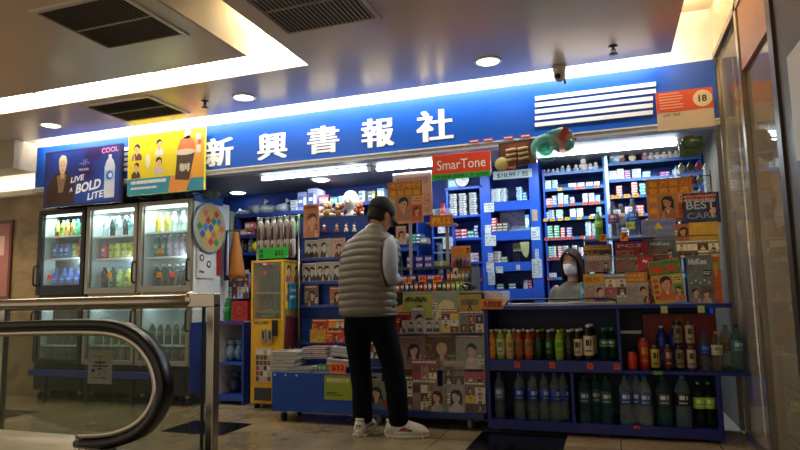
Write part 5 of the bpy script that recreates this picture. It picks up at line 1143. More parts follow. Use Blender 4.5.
# ------------------------------------------------------------------ sweets and tobacco boxes on the middle counter
GC1 = 'sweet packs in the lowest row of the counter display'
rs = thing('step_display', 'grey three-step display stand for sweets behind the magazines', 'display stand', (at(430, 270, 5.0)[0], 4.93, zc+.0005)); hw = (at(472, 270, 5.0)[0]-at(388, 270, 5.0)[0])/2
ST = mat('4a4844', .5)
for (a, b, z) in ((0, .10, .012), (.10, .20, .10), (.20, .33, .215)): M().box(-hw, hw, a, b, z-.012, z, ST).box(-hw, hw, b-.004, b, z, z+.02, ST).build('step', rs)
for s_ in (-1, 1): M().box(s_*hw-.004, s_*hw+.004, 0, .33, 0, .2, ST).build('side_panel', rs)
z1_, z2_, z3_ = zc+.0125, zc+.1005, zc+.2155
cols = [('141216', '6a1c1c', 'black and red'), ('b84a1c', 'e8a040', 'orange'), ('16141a', 'c8602a', 'black-orange'), ('2a3a4a', '8aa0b0', 'slate'), ('14203a', '4a6ab0', 'navy'), ('8a3a1c', 'c8843c', 'rust'), ('1a1416', 'a8241c', 'dark maroon'), ('b0281c', 'e86a3a', 'scarlet'), ('24406a', 'c8d0e0', 'steel blue'), ('c8481c', 'f0a050', 'bright orange'), ('1a1a1a', '8a3a2c', 'soot black'), ('1c4a24', '6aa04a', 'forest green'), ('a82c20', 'd8b040', 'brick red'), ('5a7a1c', 'b8c84a', 'moss green'), ('7a9a24', 'c8d85a', 'lime'), ('8aa02c', 'd8d870', 'yellow-green'), ('6a3a24', 'a87a4a', 'brown')]
for k, (a, b, nm) in enumerate(cols):
    px = 394+k*4.6; x, _ = at(px, 280, 4.98)
    put(packbox(.030, .05, .075, a, b, name='sweet_pack'), (x, 4.975, z1_), f'{nm} sweet pack, {nth(k)} from the customer in the lowest display row', 'sweets', GC1)
for i, (p, c_) in enumerate((((405.5, 279.5, 411.5, 285), 'orange 1'), ((419, 277.5, 426, 283), 'x'), ((433, 277.5, 442, 283), 'y'))):
    price(['small orange price card on the black sweet packs nearest the customer', 'small orange price card in the middle of the sweet packs', 'small orange price card on the green sweet packs'][i], (p[0], p[1]-2, p[2], p[3]-1), 4.945, '$5', 'f07a20', name='price_card')
GC2 = 'purple chocolate boxes in the counter display'
for r, (z, y0, n) in enumerate(((z2_, 5.08, 5), (z3_+.0, 5.20, 3))):
    for k in range(n):
        px = (404 if r == 0 else 411)+k*9; x, _ = at(px, 265, y0)
        put(packbox(.064, .05, .055, '3a2e98' if r == 0 else '4034a0', 'a8a4d8', name='chocolate_box'), (x, y0, z), f'purple chocolate box, {["middle", "upper"][r]} display row, {nth(k)} from the customer', 'chocolate', GC2)
    if r == 1:
        for k in range(n):
            px = 411+k*9; x, _ = at(px, 265, y0); put(packbox(.064, .05, .055, '4034a0', 'a8a4d8', name='chocolate_box'), (x, y0, z+.056), f'purple chocolate box lying on top, {nth(k)} from the customer', 'chocolate', GC2)
GC3 = 'small packs beside the purple boxes'
for k in range(6):
    px = 449+k*3.6; x, _ = at(px, 265, 5.08); c1, c2, nm = [('a8542c', 'e0b080', 'copper'), ('c8642c', 'f0c890', 'tangerine'), ('8a9aa0', 'c8d0d8', 'grey'), ('b8602c', 'e8b070', 'amber'), ('90a04a', 'c8d070', 'pistachio'), ('5a6a70', 'a0b0b8', 'grey-blue')][k]
    put(packbox(.025, .05, .07, c1, c2, name='sweet_pack'), (x, 5.075, z2_), f'{nm} small pack in the middle display row, {nth(k)} after the purple boxes', 'sweets', GC3)
price('white card with a black number four on the orange packs', (453.5, 268, 457.5, 278), 5.03, '4', 'd8d4cc', '1a1a1a', name='price_card')
# orange hanging card with coloured lighters (number seven)
x0, x1, z0, z1 = rect(451, 246, 470.5, 271, 5.16)
t = thing('lighter_card', 'orange display card with a number seven and pink and black lighters', 'display card', ((x0+x1)/2, 5.17, zc+.1+.001)); hh = z1-z0; w_ = (x1-x0)/2; z0 = z0-(zc+.1)
M().box(-w_, w_, -.003, .003, 0, z1-(zc+.1), mat('e08a2c', .45)).fr(-w_*.85, w_*.85, z0+hh*.1, z0+hh*.62, -.004, mat('a88a6a', .5)).text('7', w_*.55, z0+hh*.68, hh*.22, -.004, DARK, bold=.03).text('BIG', -w_*.3, z0+hh*.78, hh*.07, -.004, DARK).build('card', t)
for k, c_ in enumerate(('c83a5a', '2a1a1c', '1a1416', 'b83a6a', '6a5a8a')): M().lathe([(.009, 0), (.009, .055), (.007, .06), (.007, .07)], mat(c_, .35), (-w_*.7+k*w_*.34, -.015, z0+hh*.18), 8).build('lighter', t)
# sunglasses / black bundle
m = M(); m.tube([(-.05, 0, .02), (-.02, 0, .05), (.03, 0, .045), (.06, 0, .02)], .016, BLACK); m.tube([(-.03, -.02, .04), (.0, -.02, .005)], .006, ALU); m.ball((.05, 0, .02), .025, .02, .02, BLACK, 8, 6)
x, z = at(468, 287, 4.95); tag(m.build('shaver_bundle', loc=(x, 4.945, zc+.015)), 'black electric cord bundle with a silver pin at the display end', 'cord')
# packs on the highest step: green-topped box, white stapled packs
GC4 = 'packs on the shelf above the purple boxes'
ps = thing('acrylic_shelf', 'small clear acrylic shelf above the purple chocolate boxes', 'shelf', (at(416, 240, 5.25)[0], 5.27, zc+.0005)); za = at(416, 243.5, 5.25)[1]-zc
M().box(-.20, .20, 0, .16, za-.006, za, CLEAR).build('shelf', ps); 
for s_ in (-.2, .195): M().box(s_, s_+.005, .0, .16, 0, za-.006, CLEAR).build('side_panel', ps)
stacks([(417, 12, .03, 3, ('2a6a8a', '1aa06a'), 'blue-green', zc+za+.001), (404, 9, .10, 1, ('b0a090', 'c8b8a8'), 'beige', zc+za+.001), (426, 6, .05, 1, ('9a948a', 'c8c0b0'), 'grey-brown', zc+za+.001)], 5.33, GC4, 'on the clear shelf above the chocolates')
# newspapers / price list hanging in the middle
mag('large orange newspaper poster with a man holding a baby', (388, 181.5, 423, 223.5), 4.97, 'd89858', 'headline', title='今日頭條', tcol='f0b41c', acc='c8401c', acc2='d8a02c', coat='b07a64', t=.005, cat='poster', name='poster', seed=0)
m_ = mag('pale pink price list poster behind the orange poster', (393, 172, 432, 216), 5.12, 'c0a498', 'plain', acc='a88478', acc2='8a5a54', tcol='8a4a44', t=.004, cat='poster', name='poster', seed=1)
mag('lower pinkish newspaper sheet under the orange poster', (396, 226, 406, 243), 5.10, 'c0a090', 'portrait', acc='b08a80', coat='c8a898', seed=3, t=.004)
# upright post the posters hang on
o = M().box(-.012, .012, 0, .03, 0, 2.15-zc, ALU); x, _ = at(411, 230, 5.16); tag(o.build('steel_post', loc=(x, 5.13, zc+.0005)), 'slim metal post carrying the orange poster', 'post')
m = M().tube([(at(389, 184, 5.0)[0], 5.13, 2.01), (at(431, 180, 5.0)[0], 5.13, 2.01)], .005, STEEL, 6); tag(m.build('wire_rail'), 'thin wire rail across the metal post above the posters', 'rail')
# black soft figure beside the poster
m = M().ball((0, 0, .05), .04, .04, .05, BLACK).ball((0, 0, .13), .032, .032, .04, BLACK); x, z = at(425.5, 222, 5.3); tag(m.build('black_figurine', loc=(x, 5.36, zc+za+.03+.001)), 'black figurine standing right of the orange poster', 'figurine') if False else None
# ------------------------------------------------------------------ blue shelving behind the counter, middle
CB = mat('1550c4', .4, vary=.08, scale=5, name='cabinet blue')
YM = 5.55
def zat(px, py, Y=YM): return at(px, py, Y)[1]
def xat(px, Y=YM, py=230): return at(px, py, Y)[0]
x0, x1 = xat(447), xat(483)
u = thing('blue_cabinet', 'blue cabinet of stacked magazines and packs behind the orange phone sign', 'cabinet', (0, YM, 0))
za, zb_, zc_, zd = zat(465, 187), zat(465, 215), zat(465, 238), zat(465, 262)
M().box(x0, x0+.02, 0, .36, .02, za, CB).box(x1-.02, x1, 0, .36, .02, za, CB).box(x0+.02, x1-.02, .345, .36, .02, za, CB).build('carcass', u)
for z in (za, zb_, zc_, zd, 1.05, .6, .15): M().box(x0+(.02 if z != za else -.01), x1-(.02 if z != za else -.01), 0 if z != za else -.01, .345, z-.02, z, CB).build('shelf', u)
GS_ = 'flat magazine piles in the blue cabinet'
for c_, px in enumerate((453.5, 463, 473.5)):
    n = 9; hh = (za-.02-zb_)*.86/n
    for k in range(n):
        put(packbox(.072, .2, hh-.001, ['70767c', '8a9296', '9aa0a4'][(k+c_) % 3], ['6a707a', '5a6a6a', '8a8a98'][(k*2+c_) % 3], name='magazine'), (xat(px)+.004*sin(k*2+c_), YM+.12, zb_+k*hh+.0005), f'magazine lying flat in the {["left", "middle", "right"][c_]} pile of the blue cabinet, {nth(k)} from the bottom', 'magazine', GS_)
stacks([(453, 6, .03, 3, ('b8c4cc', '4aa0a8'), 'white-teal', zc_+.0005), (459.5, 6, .03, 3, ('c02c44', 'e8c0c8'), 'crimson', zc_+.0005), (466, 6, .03, 3, ('c83a50', 'f0d8d8'), 'red striped', zc_+.0005), (472.5, 6, .035, 2, ('1f9a7a', '8ad0b8'), 'green', zc_+.0005), (478, 4, .03, 4, ('3a5aa0', 'a8b8d8'), 'slim blue', zc_+.0005)], YM+.1, 'packs in the middle opening of the blue cabinet', 'in the blue cabinet middle opening', kind='pack', name='cigarette_pack')
stacks([(472, 5, .028, 3, ('d8e0e4', '3ab0b0'), 'white and aqua', zd+.0005), (477.5, 4.5, .028, 3, ('d89aa0', 'e8e0e0'), 'rose', zd+.0005)], YM+.1, 'packs in the lower opening of the blue cabinet', 'in the lower opening of the cabinet', kind='pack', name='cigarette_pack')
# clock and bottle on top
t = thing('alarm_clock', 'round white clock face on top of the blue cabinet', 'clock', (xat(465.5, YM+.1), YM+.06, za+.0005))
M().lathe([(.07, -.02), (.075, 0), (.075, .02), (.07, .03)], mat('30343a', .4), seg=24).build('case', t, rot=(pi/2, 0, 0), loc=(0, 0, .078)); M().ell(0, .078, .066, .066, -.032, mat('e4e8ea', .4), 28).build('dial', t)
M().box(-.002, .002, -.0345, -.033, .078, .125, BLACK).box(-.002, .035, -.0345, -.033, .076, .08, BLACK).build('hands', t)
x = xat(456, YM+.1); m = M().box(-.05, .05, -.04, .04, 0, .10, mat('2a9ac8', .4)).fr(-.045, .045, .02, .08, -.041, mat('a8e0ec', .4)).text('OB', 0, .03, .04, -.042, WHITE, bold=.03, anchor='c')
tag(m.build('product_box', loc=(x, YM+.08, za+.0005)), 'aqua box with white lettering on top of the blue cabinet', 'box')
x = xat(450); m = M().box(-.035, .035, -.04, .04, 0, .11, BLACK); tag(m.build('speaker_box', loc=(x-.005, YM+.10, za+.0005)), 'small black box on the end of the blue cabinet top', 'box')
# papers and plastic on the left face of the cabinet
def note(label, px, Y, c_='c8ccd0', rot=0., lines=True, name='paper_note'):
    x0, x1, z0, z1 = rect(*px, Y); w_, h = x1-x0, z1-z0; m = M(); m.box(-w_/2, w_/2, -.001, .001, 0, h, mat(c_, .7, vary=.05))
    if lines:
        rg = random.Random(int(px[0]*3+px[1])); bars(m, -w_*.42, w_*.42, h*.1, h*.9, max(2, int(h/.025)), -.0016, mat('8a8e98', .7), rg, .6)
    o = m.build(name, loc=((x0+x1)/2, Y, z0)); o.rotation_euler = (0, rot, 0); tag(o, label, 'paper')
side_x = xat(447)-.03
t = thing('narrow_rack', 'narrow blue rack with papers left of the blue cabinet', 'rack', (0, YM-.1, 0)); xl, xr = xat(432, YM-.1), xat(453, YM-.1)
M().box(xl, xl+.015, 0, .3, .02, zat(440, 225), BLUE).box(xr-.015, xr, 0, .09, .02, zat(440, 225), BLUE).build('side_panel', t); M().box(xl+.015, xr-.015, .08, .09, .02, zat(440, 225), BLUED).build('back_panel', t)
for y in (225, 237, 252, 268): M().box(xl+.015, xr-.015, -.02, .08, zat(442, y, YM-.1)-.012, zat(442, y, YM-.1), mat('7a98b8', .4)).build('shelf', t)
note('white paper sheet standing on the top of the narrow rack', (438, 225, 449, 233), YM-.125, 'b8bcc4')
note('white paper sheet in the middle of the narrow rack', (443, 238, 453, 249), YM-.125, 'b8c0c8')
note('yellow paper bag on the lower shelf of the narrow rack', (434, 261, 449, 268.5), YM-.125, 'b0a850', lines=False)
# wide cabinet with uprights
xA, xB = xat(482), xat(541)
u = thing('wall_cabinet', 'tall open bright blue cabinet with taped notes in the middle of the back wall', 'cabinet', (0, YM, 0)); zt_ = zat(510, 158)
M().box(xA+.0, xat(491.5), -.01, .36, .02, zt_, CB).build('upright', u); M().box(xat(531), xB, -.01, .36, .02, zt_, CB).build('upright', u); M().box(xat(491.5), xat(531), .34, .36, .02, zt_, mat('1240a4', .45)).build('back_panel', u)
bs = []
for (ya, yb) in ((201, 210), (231, 240), (262, 271), (289, 300), (340, 350)):
    z1_b, z0_b = zat(511, ya), zat(511, yb); bs.append(z1_b); M().box(xat(491.5), xat(531), -.005, .34, z0_b, z1_b, CB).build('shelf', u)
M().box(xat(491.5), xat(531), .0, .34, zt_-.03, zt_, CB).build('shelf', u)
GW = 'cartons in the tall blue cabinet'
stacks([(495, 5.5, .026, 5, ('d4dee0', 'a8c0c8'), 'white', bs[0]+.0005), (501, 5.5, .026, 5, ('dce4e4', '8ab8c4'), 'white-aqua', bs[0]+.0005), (506.8, 4.8, .026, 5, ('b8d0d8', '6a9ab0'), 'pale blue', bs[0]+.0005), (522.5, 5.4, .026, 5, ('a8d4e8', '4a9ac8'), 'light blue', bs[0]+.0005), (528, 4.5, .026, 3, ('3aa0d8', 'b8e0f0'), 'sky blue', bs[0]+.0005)], YM+.10, GW, 'in the top opening of the tall cabinet', kind='pack', name='cigarette_pack')
stacks([(496, 4.8, .026, 5, ('c03a3c', 'f0d8d4'), 'red', bs[1]+.0005), (501.5, 5.2, .026, 3, ('4a4c50', 'a8a8a0'), 'grey-black', bs[1]+.0005), (507, 4.8, .026, 3, ('5a5c58', '9a9a90'), 'dark grey', bs[1]+.0005), (529, 4, .14, 1, ('58b0d0', 'e8e4c0'), 'tall aqua', bs[1]+.0005)], YM+.06, GW, 'in the second opening of the tall cabinet', kind='pack', name='cigarette_pack')
stacks([(498, 7, .026, 4, ('b8c4c0', 'c8604a'), 'coral-white', bs[2]+.0005), (505, 6, .026, 2, ('5a7a5a', 'a8b068'), 'olive green', bs[2]+.0005), (505.1, 6, .026, 0, ('5a7a5a', 'a8b068'), 'x', 0)][0:2], YM+.10, GW, 'in the third opening of the tall cabinet', kind='pack', name='cigarette_pack')
stacks([(525, 4, .026, 3, ('c8ccc8', '9a9a8a'), 'off-white', bs[3]+.0005), (530-.5, 3.5, .026, 3, ('b03a44', 'e0b0b0'), 'dark red', bs[3]+.0005), (512, 7, .026, 2, ('3a6a6a', '8ab0a8'), 'sea green', bs[3]+.0005), (500, 7, .026, 2, ('4a6a5a', 'a8c0a8'), 'sage', bs[3]+.0005)], YM+.10, GW, 'in the lowest opening of the tall cabinet', kind='pack', name='cigarette_pack')
note('large white price sheet leaning in the second opening of the tall cabinet', (500, 210.5, 525, 231), YM+.16, 'b8c4cc')
YN = YM-.0125
for p, c_, l in (((484, 203, 494, 212), 'c8d0d0', 'pale note taped to the left upright level with the top shelf'), ((485, 225, 491, 236), 'd0d8e0', 'torn white strip taped on the left upright, second from the top'), ((485, 235.5, 496, 246), 'c4ccd4', 'white note taped on the left upright level with the second shelf'), ((488, 253, 493, 263), 'b8c4d0', 'narrow white note below the larger one on the left upright'), ((486.5, 262, 494, 272), 'c0c8d0', 'white note on the left upright level with the third shelf'), ((488, 272, 495, 285), 'a8b4c0', 'lowest white note on the left upright'),
               ((531, 227, 540, 240), 'c0d0dc', 'white note taped on the right upright at the second shelf'), ((535, 249, 539, 259), 'a8b8c8', 'slim white note on the right upright'), ((532, 259, 542, 278), 'b4c0cc', 'long white sheet taped on the right upright'), ((496, 266.5, 503, 273), 'b4c4c4', 'small square note on the third shelf edge'), ((516, 265, 520, 270), 'c8d0d8', 'tiny tilted note on the third shelf edge'),
               ((532, 209.5, 537.5, 221), 'a8905a', 'tan ribbed sticker strip on the right upright')):
    note(l, p, YN if p[0] not in (496, 516) else YM-.0075, c_, name='paper_note')
note('yellowish plastic bag taped across the third opening', (513, 243, 524, 251), YM-.002+.05, '8a9468', lines=False); 
m = M(); vs = [(-.04, 0), (.045, 0), (.04, -.08), (.03, -.13), (.01, -.145), (-.01, -.12), (-.03, -.06)]; m.ext([(a, b) for a, b in vs][::-1], -.006, .006, mat('9aa070', .5)); x, z = at(525, 241.5, YM)
tag(m.build('glove', loc=(x-.005, YM-.02, z-.005)), 'pale yellow glove-shaped packet hanging in the third opening', 'packet')
note('white note on the back of the third opening', (513, 253, 520, 261.5), YM+.33, '9aa8b4')
price('long white strip with handwritten prices below the brown picture', (493, 170, 532, 178.5), YM-.0125, None, 'b8ccd0', lines=(('$10.99 / 包', '3a4a50'),))
# orange paper flowers on a dark blue box
x0, x1, z0, z1 = rect(465, 268, 483, 289, 5.3); m = M(); m.box(x0, x1, 0, .12, zc+.0, z1, mat('1a3aa0', .45)); rg = random.Random(3)
for k in range(7): m.ell(rg.uniform(x0+.02, x1-.02), rg.uniform(z0+.01, z1-.02), .018, .016, -.001-.0002*k, mat(['e8542c', 'd84a2c', '2aa06a', 'd8d8d8'][k % 4], .5), 8)
tag(m.build('flower_box', loc=(0, 5.42, 0)), 'dark blue box with orange flower prints behind the sweets', 'box') if False else tag(m.build('flower_box', loc=(0, 5.30, 0)), 'dark blue box with orange flower prints behind the sweets', 'box')
# back counter running under the openings
bc = thing('back_counter', 'white-topped blue work counter in front of the clerk', 'counter', (0, 5.0, 0)); xr = .74
M().box(-.93, xr, -.06, .06+.10, .90, .925, mat('a8b0bc', .4)).build('top', bc) if False else None
COL.objects.unlink(bc) if False else None
bpy.data.objects.remove(bc)
# red and white tin with figure left of the cabinet, on the middle counter
x, z = at(441, 210, 5.0)
cf = thing('clear_container', 'clear plastic tub of small white items above the orange handwritten sign', 'tub', (x, 5.06, z-.10))
M().lathe([(.07, 0), (.085, .06), (.09, .11)], OPAL, seg=16).build('tub', cf); M().ball((-.03, 0, .035), .03, .03, .03, WHITE, 8, 6).ball((.03, .01, .035), .032, .03, .03, PAPER, 8, 6).ball((0, -.03, .04), .03, .02, .03, mat('c8a890', .5), 8, 6).build('contents', cf)
m = M().lathe([(.028, 0), (.03, .02), (.03, .12), (.018, .14), (.018, .155)], mat('c83c2c', .35), seg=14).box(-.015, .015, -.02, .02, .155, .18, mat('d8507a', .4)); x, z = at(441, 203, 5.1)
tag(m.build('lotion_bottle', loc=(x, 5.16, 1.60)), 'red bottle standing behind the clear tub', 'bottle')
price('orange sign with yellow handwriting under the clear tub', (430, 215, 453, 226), 4.98, 'P9.12', 'e87818', 'f0d030', bold=.03)
pst = thing('post_shelf', 'small grey shelf on a post carrying the clear tub', 'shelf', (at(441, 215, 5.1)[0], 5.0, zc+.0005)); ztub = at(441, 210, 5.0)[1]-.101-zc
M().box(-.11, .11, -.01, .31, ztub-.012, ztub, ALU).build('board', pst); M().box(-.012, .012, .28, .31, 0, ztub-.012, ALU).build('post', pst)
for o in COL.objects:
    if o.name == 'lotion_bottle': o.location.z = ztub+zc+.001

# ------------------------------------------------------------------ cigarette and medicine display on the right of the back wall
YR = 5.62
DK = mat('16305e', .45, name='display navy'); EDG = mat('3a6ab0', .35, name='shelf edge')
xl, xm, xr_ = at(545, 230, YR)[0], at(610, 230, YR)[0], .785
rowsL = [at(572, y, YR)[1] for y in (171.5, 187.5, 203.5, 217.5, 237, 257, 277)]
rowsR = [at(645, y, YR)[1] for y in (160.5, 177.5, 194.5, 213.5, 235, 256, 276)]
dl = thing('pack_display', 'blue wall display of cigarette packs behind the counter clerk', 'display shelf', (0, YR, 0))
M().box(xl, xl+.015, 0, .3, .02, 2.12, CB).box(xm-.03, xm-.0, -.01, .3, .02, 2.19, mat('3a78d0', .35)).build('side_panel', dl); M().box(xl+.015, xm-.03, .285, .3, .02, 2.17, mat('1a5ac0', .45)).build('back_panel', dl)
for z in rowsL: M().box(xl+.015, xm-.03, .0, .285, z-.015, z, DK).box(xl+.015, xm-.03, -.008, 0, z-.022, z+.004, EDG).build('shelf', dl)
dr_ = thing('goods_display', 'blue wall display of small goods beside the glass front', 'display shelf', (0, YR, 0))
M().box(xm+.001, xm+.016, 0, .3, .02, 2.17, mat('5a9ae0', .35)).box(xr_-.015, xr_, 0, .3, .02, 2.17, CB).build('side_panel', dr_); M().box(xm+.016, xr_-.015, .285, .3, .02, 2.17, mat('1a5ac0', .45)).build('back_panel', dr_)
for z in rowsR: M().box(xm+.016, xr_-.015, .0, .285, z-.015, z, DK).box(xm+.016, xr_-.015, -.008, 0, z-.022, z+.004, EDG).build('shelf', dr_)
pal = [('d4e4e6', '5ab8c0', 'white-turquoise'), ('e4ecec', '8ac8d0', 'white'), ('bfe4e4', '3aa8a8', 'aqua'), ('e8eeee', 'c8485a', 'white-red'), ('b8c8e0', '4a62b0', 'blue-violet'), ('e0e8e8', 'd88a8a', 'rose-white'), ('9ac8e0', '3a7ab8', 'light blue'), ('dfe8d8', '7aa86a', 'mint')]
pal2 = [('d87a74', 'f0e0dc', 'coral striped'), ('d46a6c', 'f0e4e4', 'red striped'), ('8a84c0', 'd8d8ec', 'violet striped'), ('d0e4e8', '5ab0c8', 'pale cyan'), ('7ab0d4', 'd8e8f0', 'blue'), ('a8b8d8', '5a6aa8', 'slate blue')]
pal3 = [('7a9cc0', 'b8c8dc', 'grey-blue'), ('9ab4cc', '5a7a9a', 'steel'), ('8ac0b8', 'c8e0dc', 'sea green'), ('d8e4e8', 'a8b8c8', 'white')]
pal4 = [('1fa06a', 'b8e8d0', 'emerald'), ('28a870', 'd8f0e4', 'bright green'), ('c0485a', 'f0dce0', 'red-rose'), ('4a5aa0', 'c8d0e8', 'indigo'), ('c8d8dc', '8aa8b0', 'white-grey'), ('b8c4c8', '5a8a90', 'pearl')]
plan = [
 (1, [(545, 5, 3, 0, 0), (551, 5.5, 4, 0, 1), (557.5, 5.5, 4, 0, 2), (575, 8, 2, 0, 1), (583.5, 7, 2, 0, 5), (592, 7, 2, 0, 3), (599.5, 6, 2, 0, 7)]),
 (2, [(545, 5.5, 3, 1, 0), (551.5, 5.5, 3, 1, 1), (556.5, 4.5, 4, 1, 2), (562.5, 5.5, 5, 1, 3), (568, 4.5, 4, 1, 4), (574, 4.5, 3, 1, 5), (587, 5, 4, 0, 1), (593.5, 5.5, 4, 0, 3), (599.5, 5, 3, 0, 6)]),
 (3, [(546, 6, 3, 2, 0), (552.5, 6, 4, 2, 1), (560.5, 7, 4, 2, 2), (574, 6, 4, 2, 3), (581, 6.5, 4, 0, 1), (594, 5, 1, 2, 3), (600, 5, 4, 0, 6)]),
 (4, [(545.5, 5.5, 5, 3, 0), (551.5, 4.5, 2, 3, 0), (557, 5.5, 5, 3, 1), (563, 4.5, 4, 3, 2), (569.5, 5.5, 4, 3, 3), (588.5, 5.5, 6, 3, 4), (594.5, 4.8, 5, 3, 5), (600, 4.6, 3, 3, 4)]),
 (5, [(546, 5.5, 5, 3, 0), (553, 5, 5, 3, 4), (559.5, 5, 5, 3, 2), (565, 5, 5, 3, 5), (574, 5, 5, 3, 4), (580, 4.5, 4, 0, 3)]),
 (6, [(551, 7, 2, 2, 3), (590, 5, 2, 3, 1)])]
PAL = (pal, pal2, pal3, pal4)
rown = {1: 'second', 2: 'third', 3: 'fourth', 4: 'fifth', 5: 'sixth', 6: 'lowest'}
for r, st_ in plan:
    for c_, (px, wpx, n, p, q) in enumerate(st_):
        a, b, nm = PAL[p][q]; gap = (rowsL[r-1]-rowsL[r])*.86; hh = min(.021 if r != 4 else .023, gap/max(n, 1))
        x = at(px, 230, YR+.06)[0]; wm = at(px+wpx/2, 230, YR)[0]-at(px-wpx/2, 230, YR)[0]-.002
        x = max(x, xl+.018+wm/2); x = min(x, xm-.035-wm/2)
        for k in range(n):
            put(packbox(round(wm, 3), .06, hh-.0008, a, b, name='cigarette_pack'), (x+.002*sin(k*3+c_), YR+.05+.002*cos(k+c_), rowsL[r]+.0006+k*hh), f'{nm} pack, {nth(k)} up in the {nth(c_)} stack, {rown[r]} row of the pack display', 'cigarette pack', 'packs in the wall display')
# turquoise upright box
x = at(583.5+2, 230, YR)[0]; put(packbox(.05, .06, .11, '2ac0a8', '58d8c0', name='product_box'), (x, YR+.1, rowsL[3]+.086), 'tall turquoise box standing above the fourth row packs', 'box') if False else None
# price tags along the shelf edges
tags_ = [(1, (562, 579, 585, 599), 'y'), (2, (551, 562, 574, 586, 593, 599), 'r'), (3, (546, 553, 561, 568, 580, 592, 600), 'y'), (4, (546, 553, 559, 565, 571, 582, 591, 598), 'r'), (5, (548, 554, 560, 567), 'r'), (6, (547,), 'r')]
for r, pxs, c_ in tags_:
    for k, px in enumerate(pxs):
        x = at(px, 230, YR-.01)[0]; cc = 'e8b838' if c_ == 'y' else 'd8583c'
        if r == 1 and k: cc = 'e07a5c'
        key = ('tag', cc)
        if key not in TPL:
            TPL[key] = M().box(-.019, .019, -.001, .001, -.016, .012, mat(cc, .5)).fr(-.01, .01, -.007, .004, -.0015, mat('7a3a1c', .5)).build('price_tag'); TPL[key]['_unused'] = 1
        put(TPL[key], (x, YR-.0105, rowsL[r]-.008), f'{"yellow" if cc[0:2]=="e8" else "orange-red"} price tag, {nth(k)} from the blue cabinet, {rown[r]} row of the pack display', 'price tag', 'price tags on the pack display')
# figures on the top rows
GF_ = 'small figures on the top row of the wall displays'
def doll(px, row, base, s, c1, c2, label):
    x = at(px, 230, YR+.05)[0]; m1, m2 = mat(c1, .45), mat(c2, .45)
    t = M().ball((0, 0, .022*s), .02*s, .016*s, .024*s, m1, 10, 7).ball((-.016*s, -.004, .03*s), .007*s, .007*s, .012*s, m1, 8, 5).ball((.016*s, -.004, .03*s), .007*s, .007*s, .012*s, m1, 8, 5).build('figurine', loc=(x, YR+.05, base+.0006))
    M().ball((0, 0, .055*s), .016*s, .015*s, .017*s, m2, 10, 7).build('head', t); tag(t, label, 'figurine', GF_)
for k, (px, s, c1, c2) in enumerate(((547, .7, 'b85a5a', 'e8d8d8'), (551.5, .7, '8a6a8a', 'd8c8d8'), (556, .7, 'c0c8d0', 'e8e8f0'), (560.5, .75, 'd8e0e8', 'f0f4f4'), (565.5, 1.0, '8ac0d8', 'd8e8ec'), (572, 1.0, 'e0e8ec', 'e8f0f0'), (579.5, 1.0, 'dce4ea', 'f0f4f4'), (587, 1.7, 'e8d8c8', 'f0f4f6'), (594, 1.0, 'e0e4ec', 'e8eef4'), (599.5, 1.1, 'dce4ec', 'f0e8e8'))):
    doll(px, 0, rowsL[0], s, c1, c2, f'small pale figurine on the top row of the pack display, {nth(k)} from the blue cabinet' if k != 7 else 'tallest white figurine on the top row of the pack display')
for k, (px, s, c1, c2) in enumerate(((616, 1.2, '3aa8b0', 'e8c8b8'), (621, 1.9, 'c8e0f0', 'e8f4f8'), (627, 1.2, 'a8503c', 'e8b8a0'), (637, 1.4, 'e8e0c8', 'b8784a'), (650, 1.3, 'c890a8', 'f0e0e0'), (656.5, 1.25, 'e0d0d0', 'e8c8b8'), (663, 1.25, 'e4dcd8', 'd8b8a8'), (669.5, 1.25, 'd8d0d4', 'e8d0c0'), (676, 1.2, 'dcd4d4', 'd8b8b0'), (682, 1.2, 'd0c8cc', 'e0c8b8'))):
    doll(px, 0, rowsR[0], s, c1, c2, f'{["teal", "tall ice-blue", "brown-red", "cream and tan", "pink", "white", "ivory", "greyish", "pearl", "ash"][k]} figurine on the top row of the goods display')
# goods on the right display
def goods(r, items, rowname, h0=.022):
    for c_, (px, wpx, n, a, b, nm, hh) in enumerate(items):
        x = at(px, 230, YR+.06)[0]; wm = at(px+wpx/2, 230, YR)[0]-at(px-wpx/2, 230, YR)[0]-.002; x = max(x, xm+.02+wm/2); x = min(x, xr_-.02-wm/2)
        for k in range(n):
            put(packbox(round(wm, 3), .07, hh-.0008, a, b, name='product_box'), (x+.002*sin(k*3+c_), YR+.05, rowsR[r]+.0006+k*hh), f'{nm} pack, {nth(k)} up in the {nth(c_)} pile, {rowname} row of the goods display', 'box', 'packs in the goods display')
goods(1, [(616, 8, 3, 'e8ecf4', 'c8d0e8', 'white', .028), (624, 7, 4, 'f0f0f8', 'd8a8c8', 'white-lilac', .024), (631, 6, 4, 'a03a98', 'e0a8d8', 'magenta', .02), (640, 9, 3, 'dce8f0', '8ac8e0', 'ice white', .028), (650, 8, 2, '8ad0e0', 'd8f0f4', 'aqua', .028), (668, 10, 2, 'a02a9a', 'd060c8', 'bright magenta', .02), (680, 8, 2, 'c0d0e0', '8a9ac0', 'silver', .026)], 'second')
goods(2, [(621.5, 6, 4, 'd0605c', 'f0c8c0', 'coral', .024), (637, 6, 5, 'd8685c', 'f4d8cc', 'salmon striped', .024), (645, 6, 4, '2ab0a0', '8ae0d0', 'teal', .026), (654, 7, 3, 'c8a080', 'e8d8c0', 'beige', .024), (673, 8, 3, '6a8a7a', 'b0c8b8', 'grey-green', .026), (684, 7, 3, 'a83a44', 'e0b0b0', 'dark red', .026)], 'third')
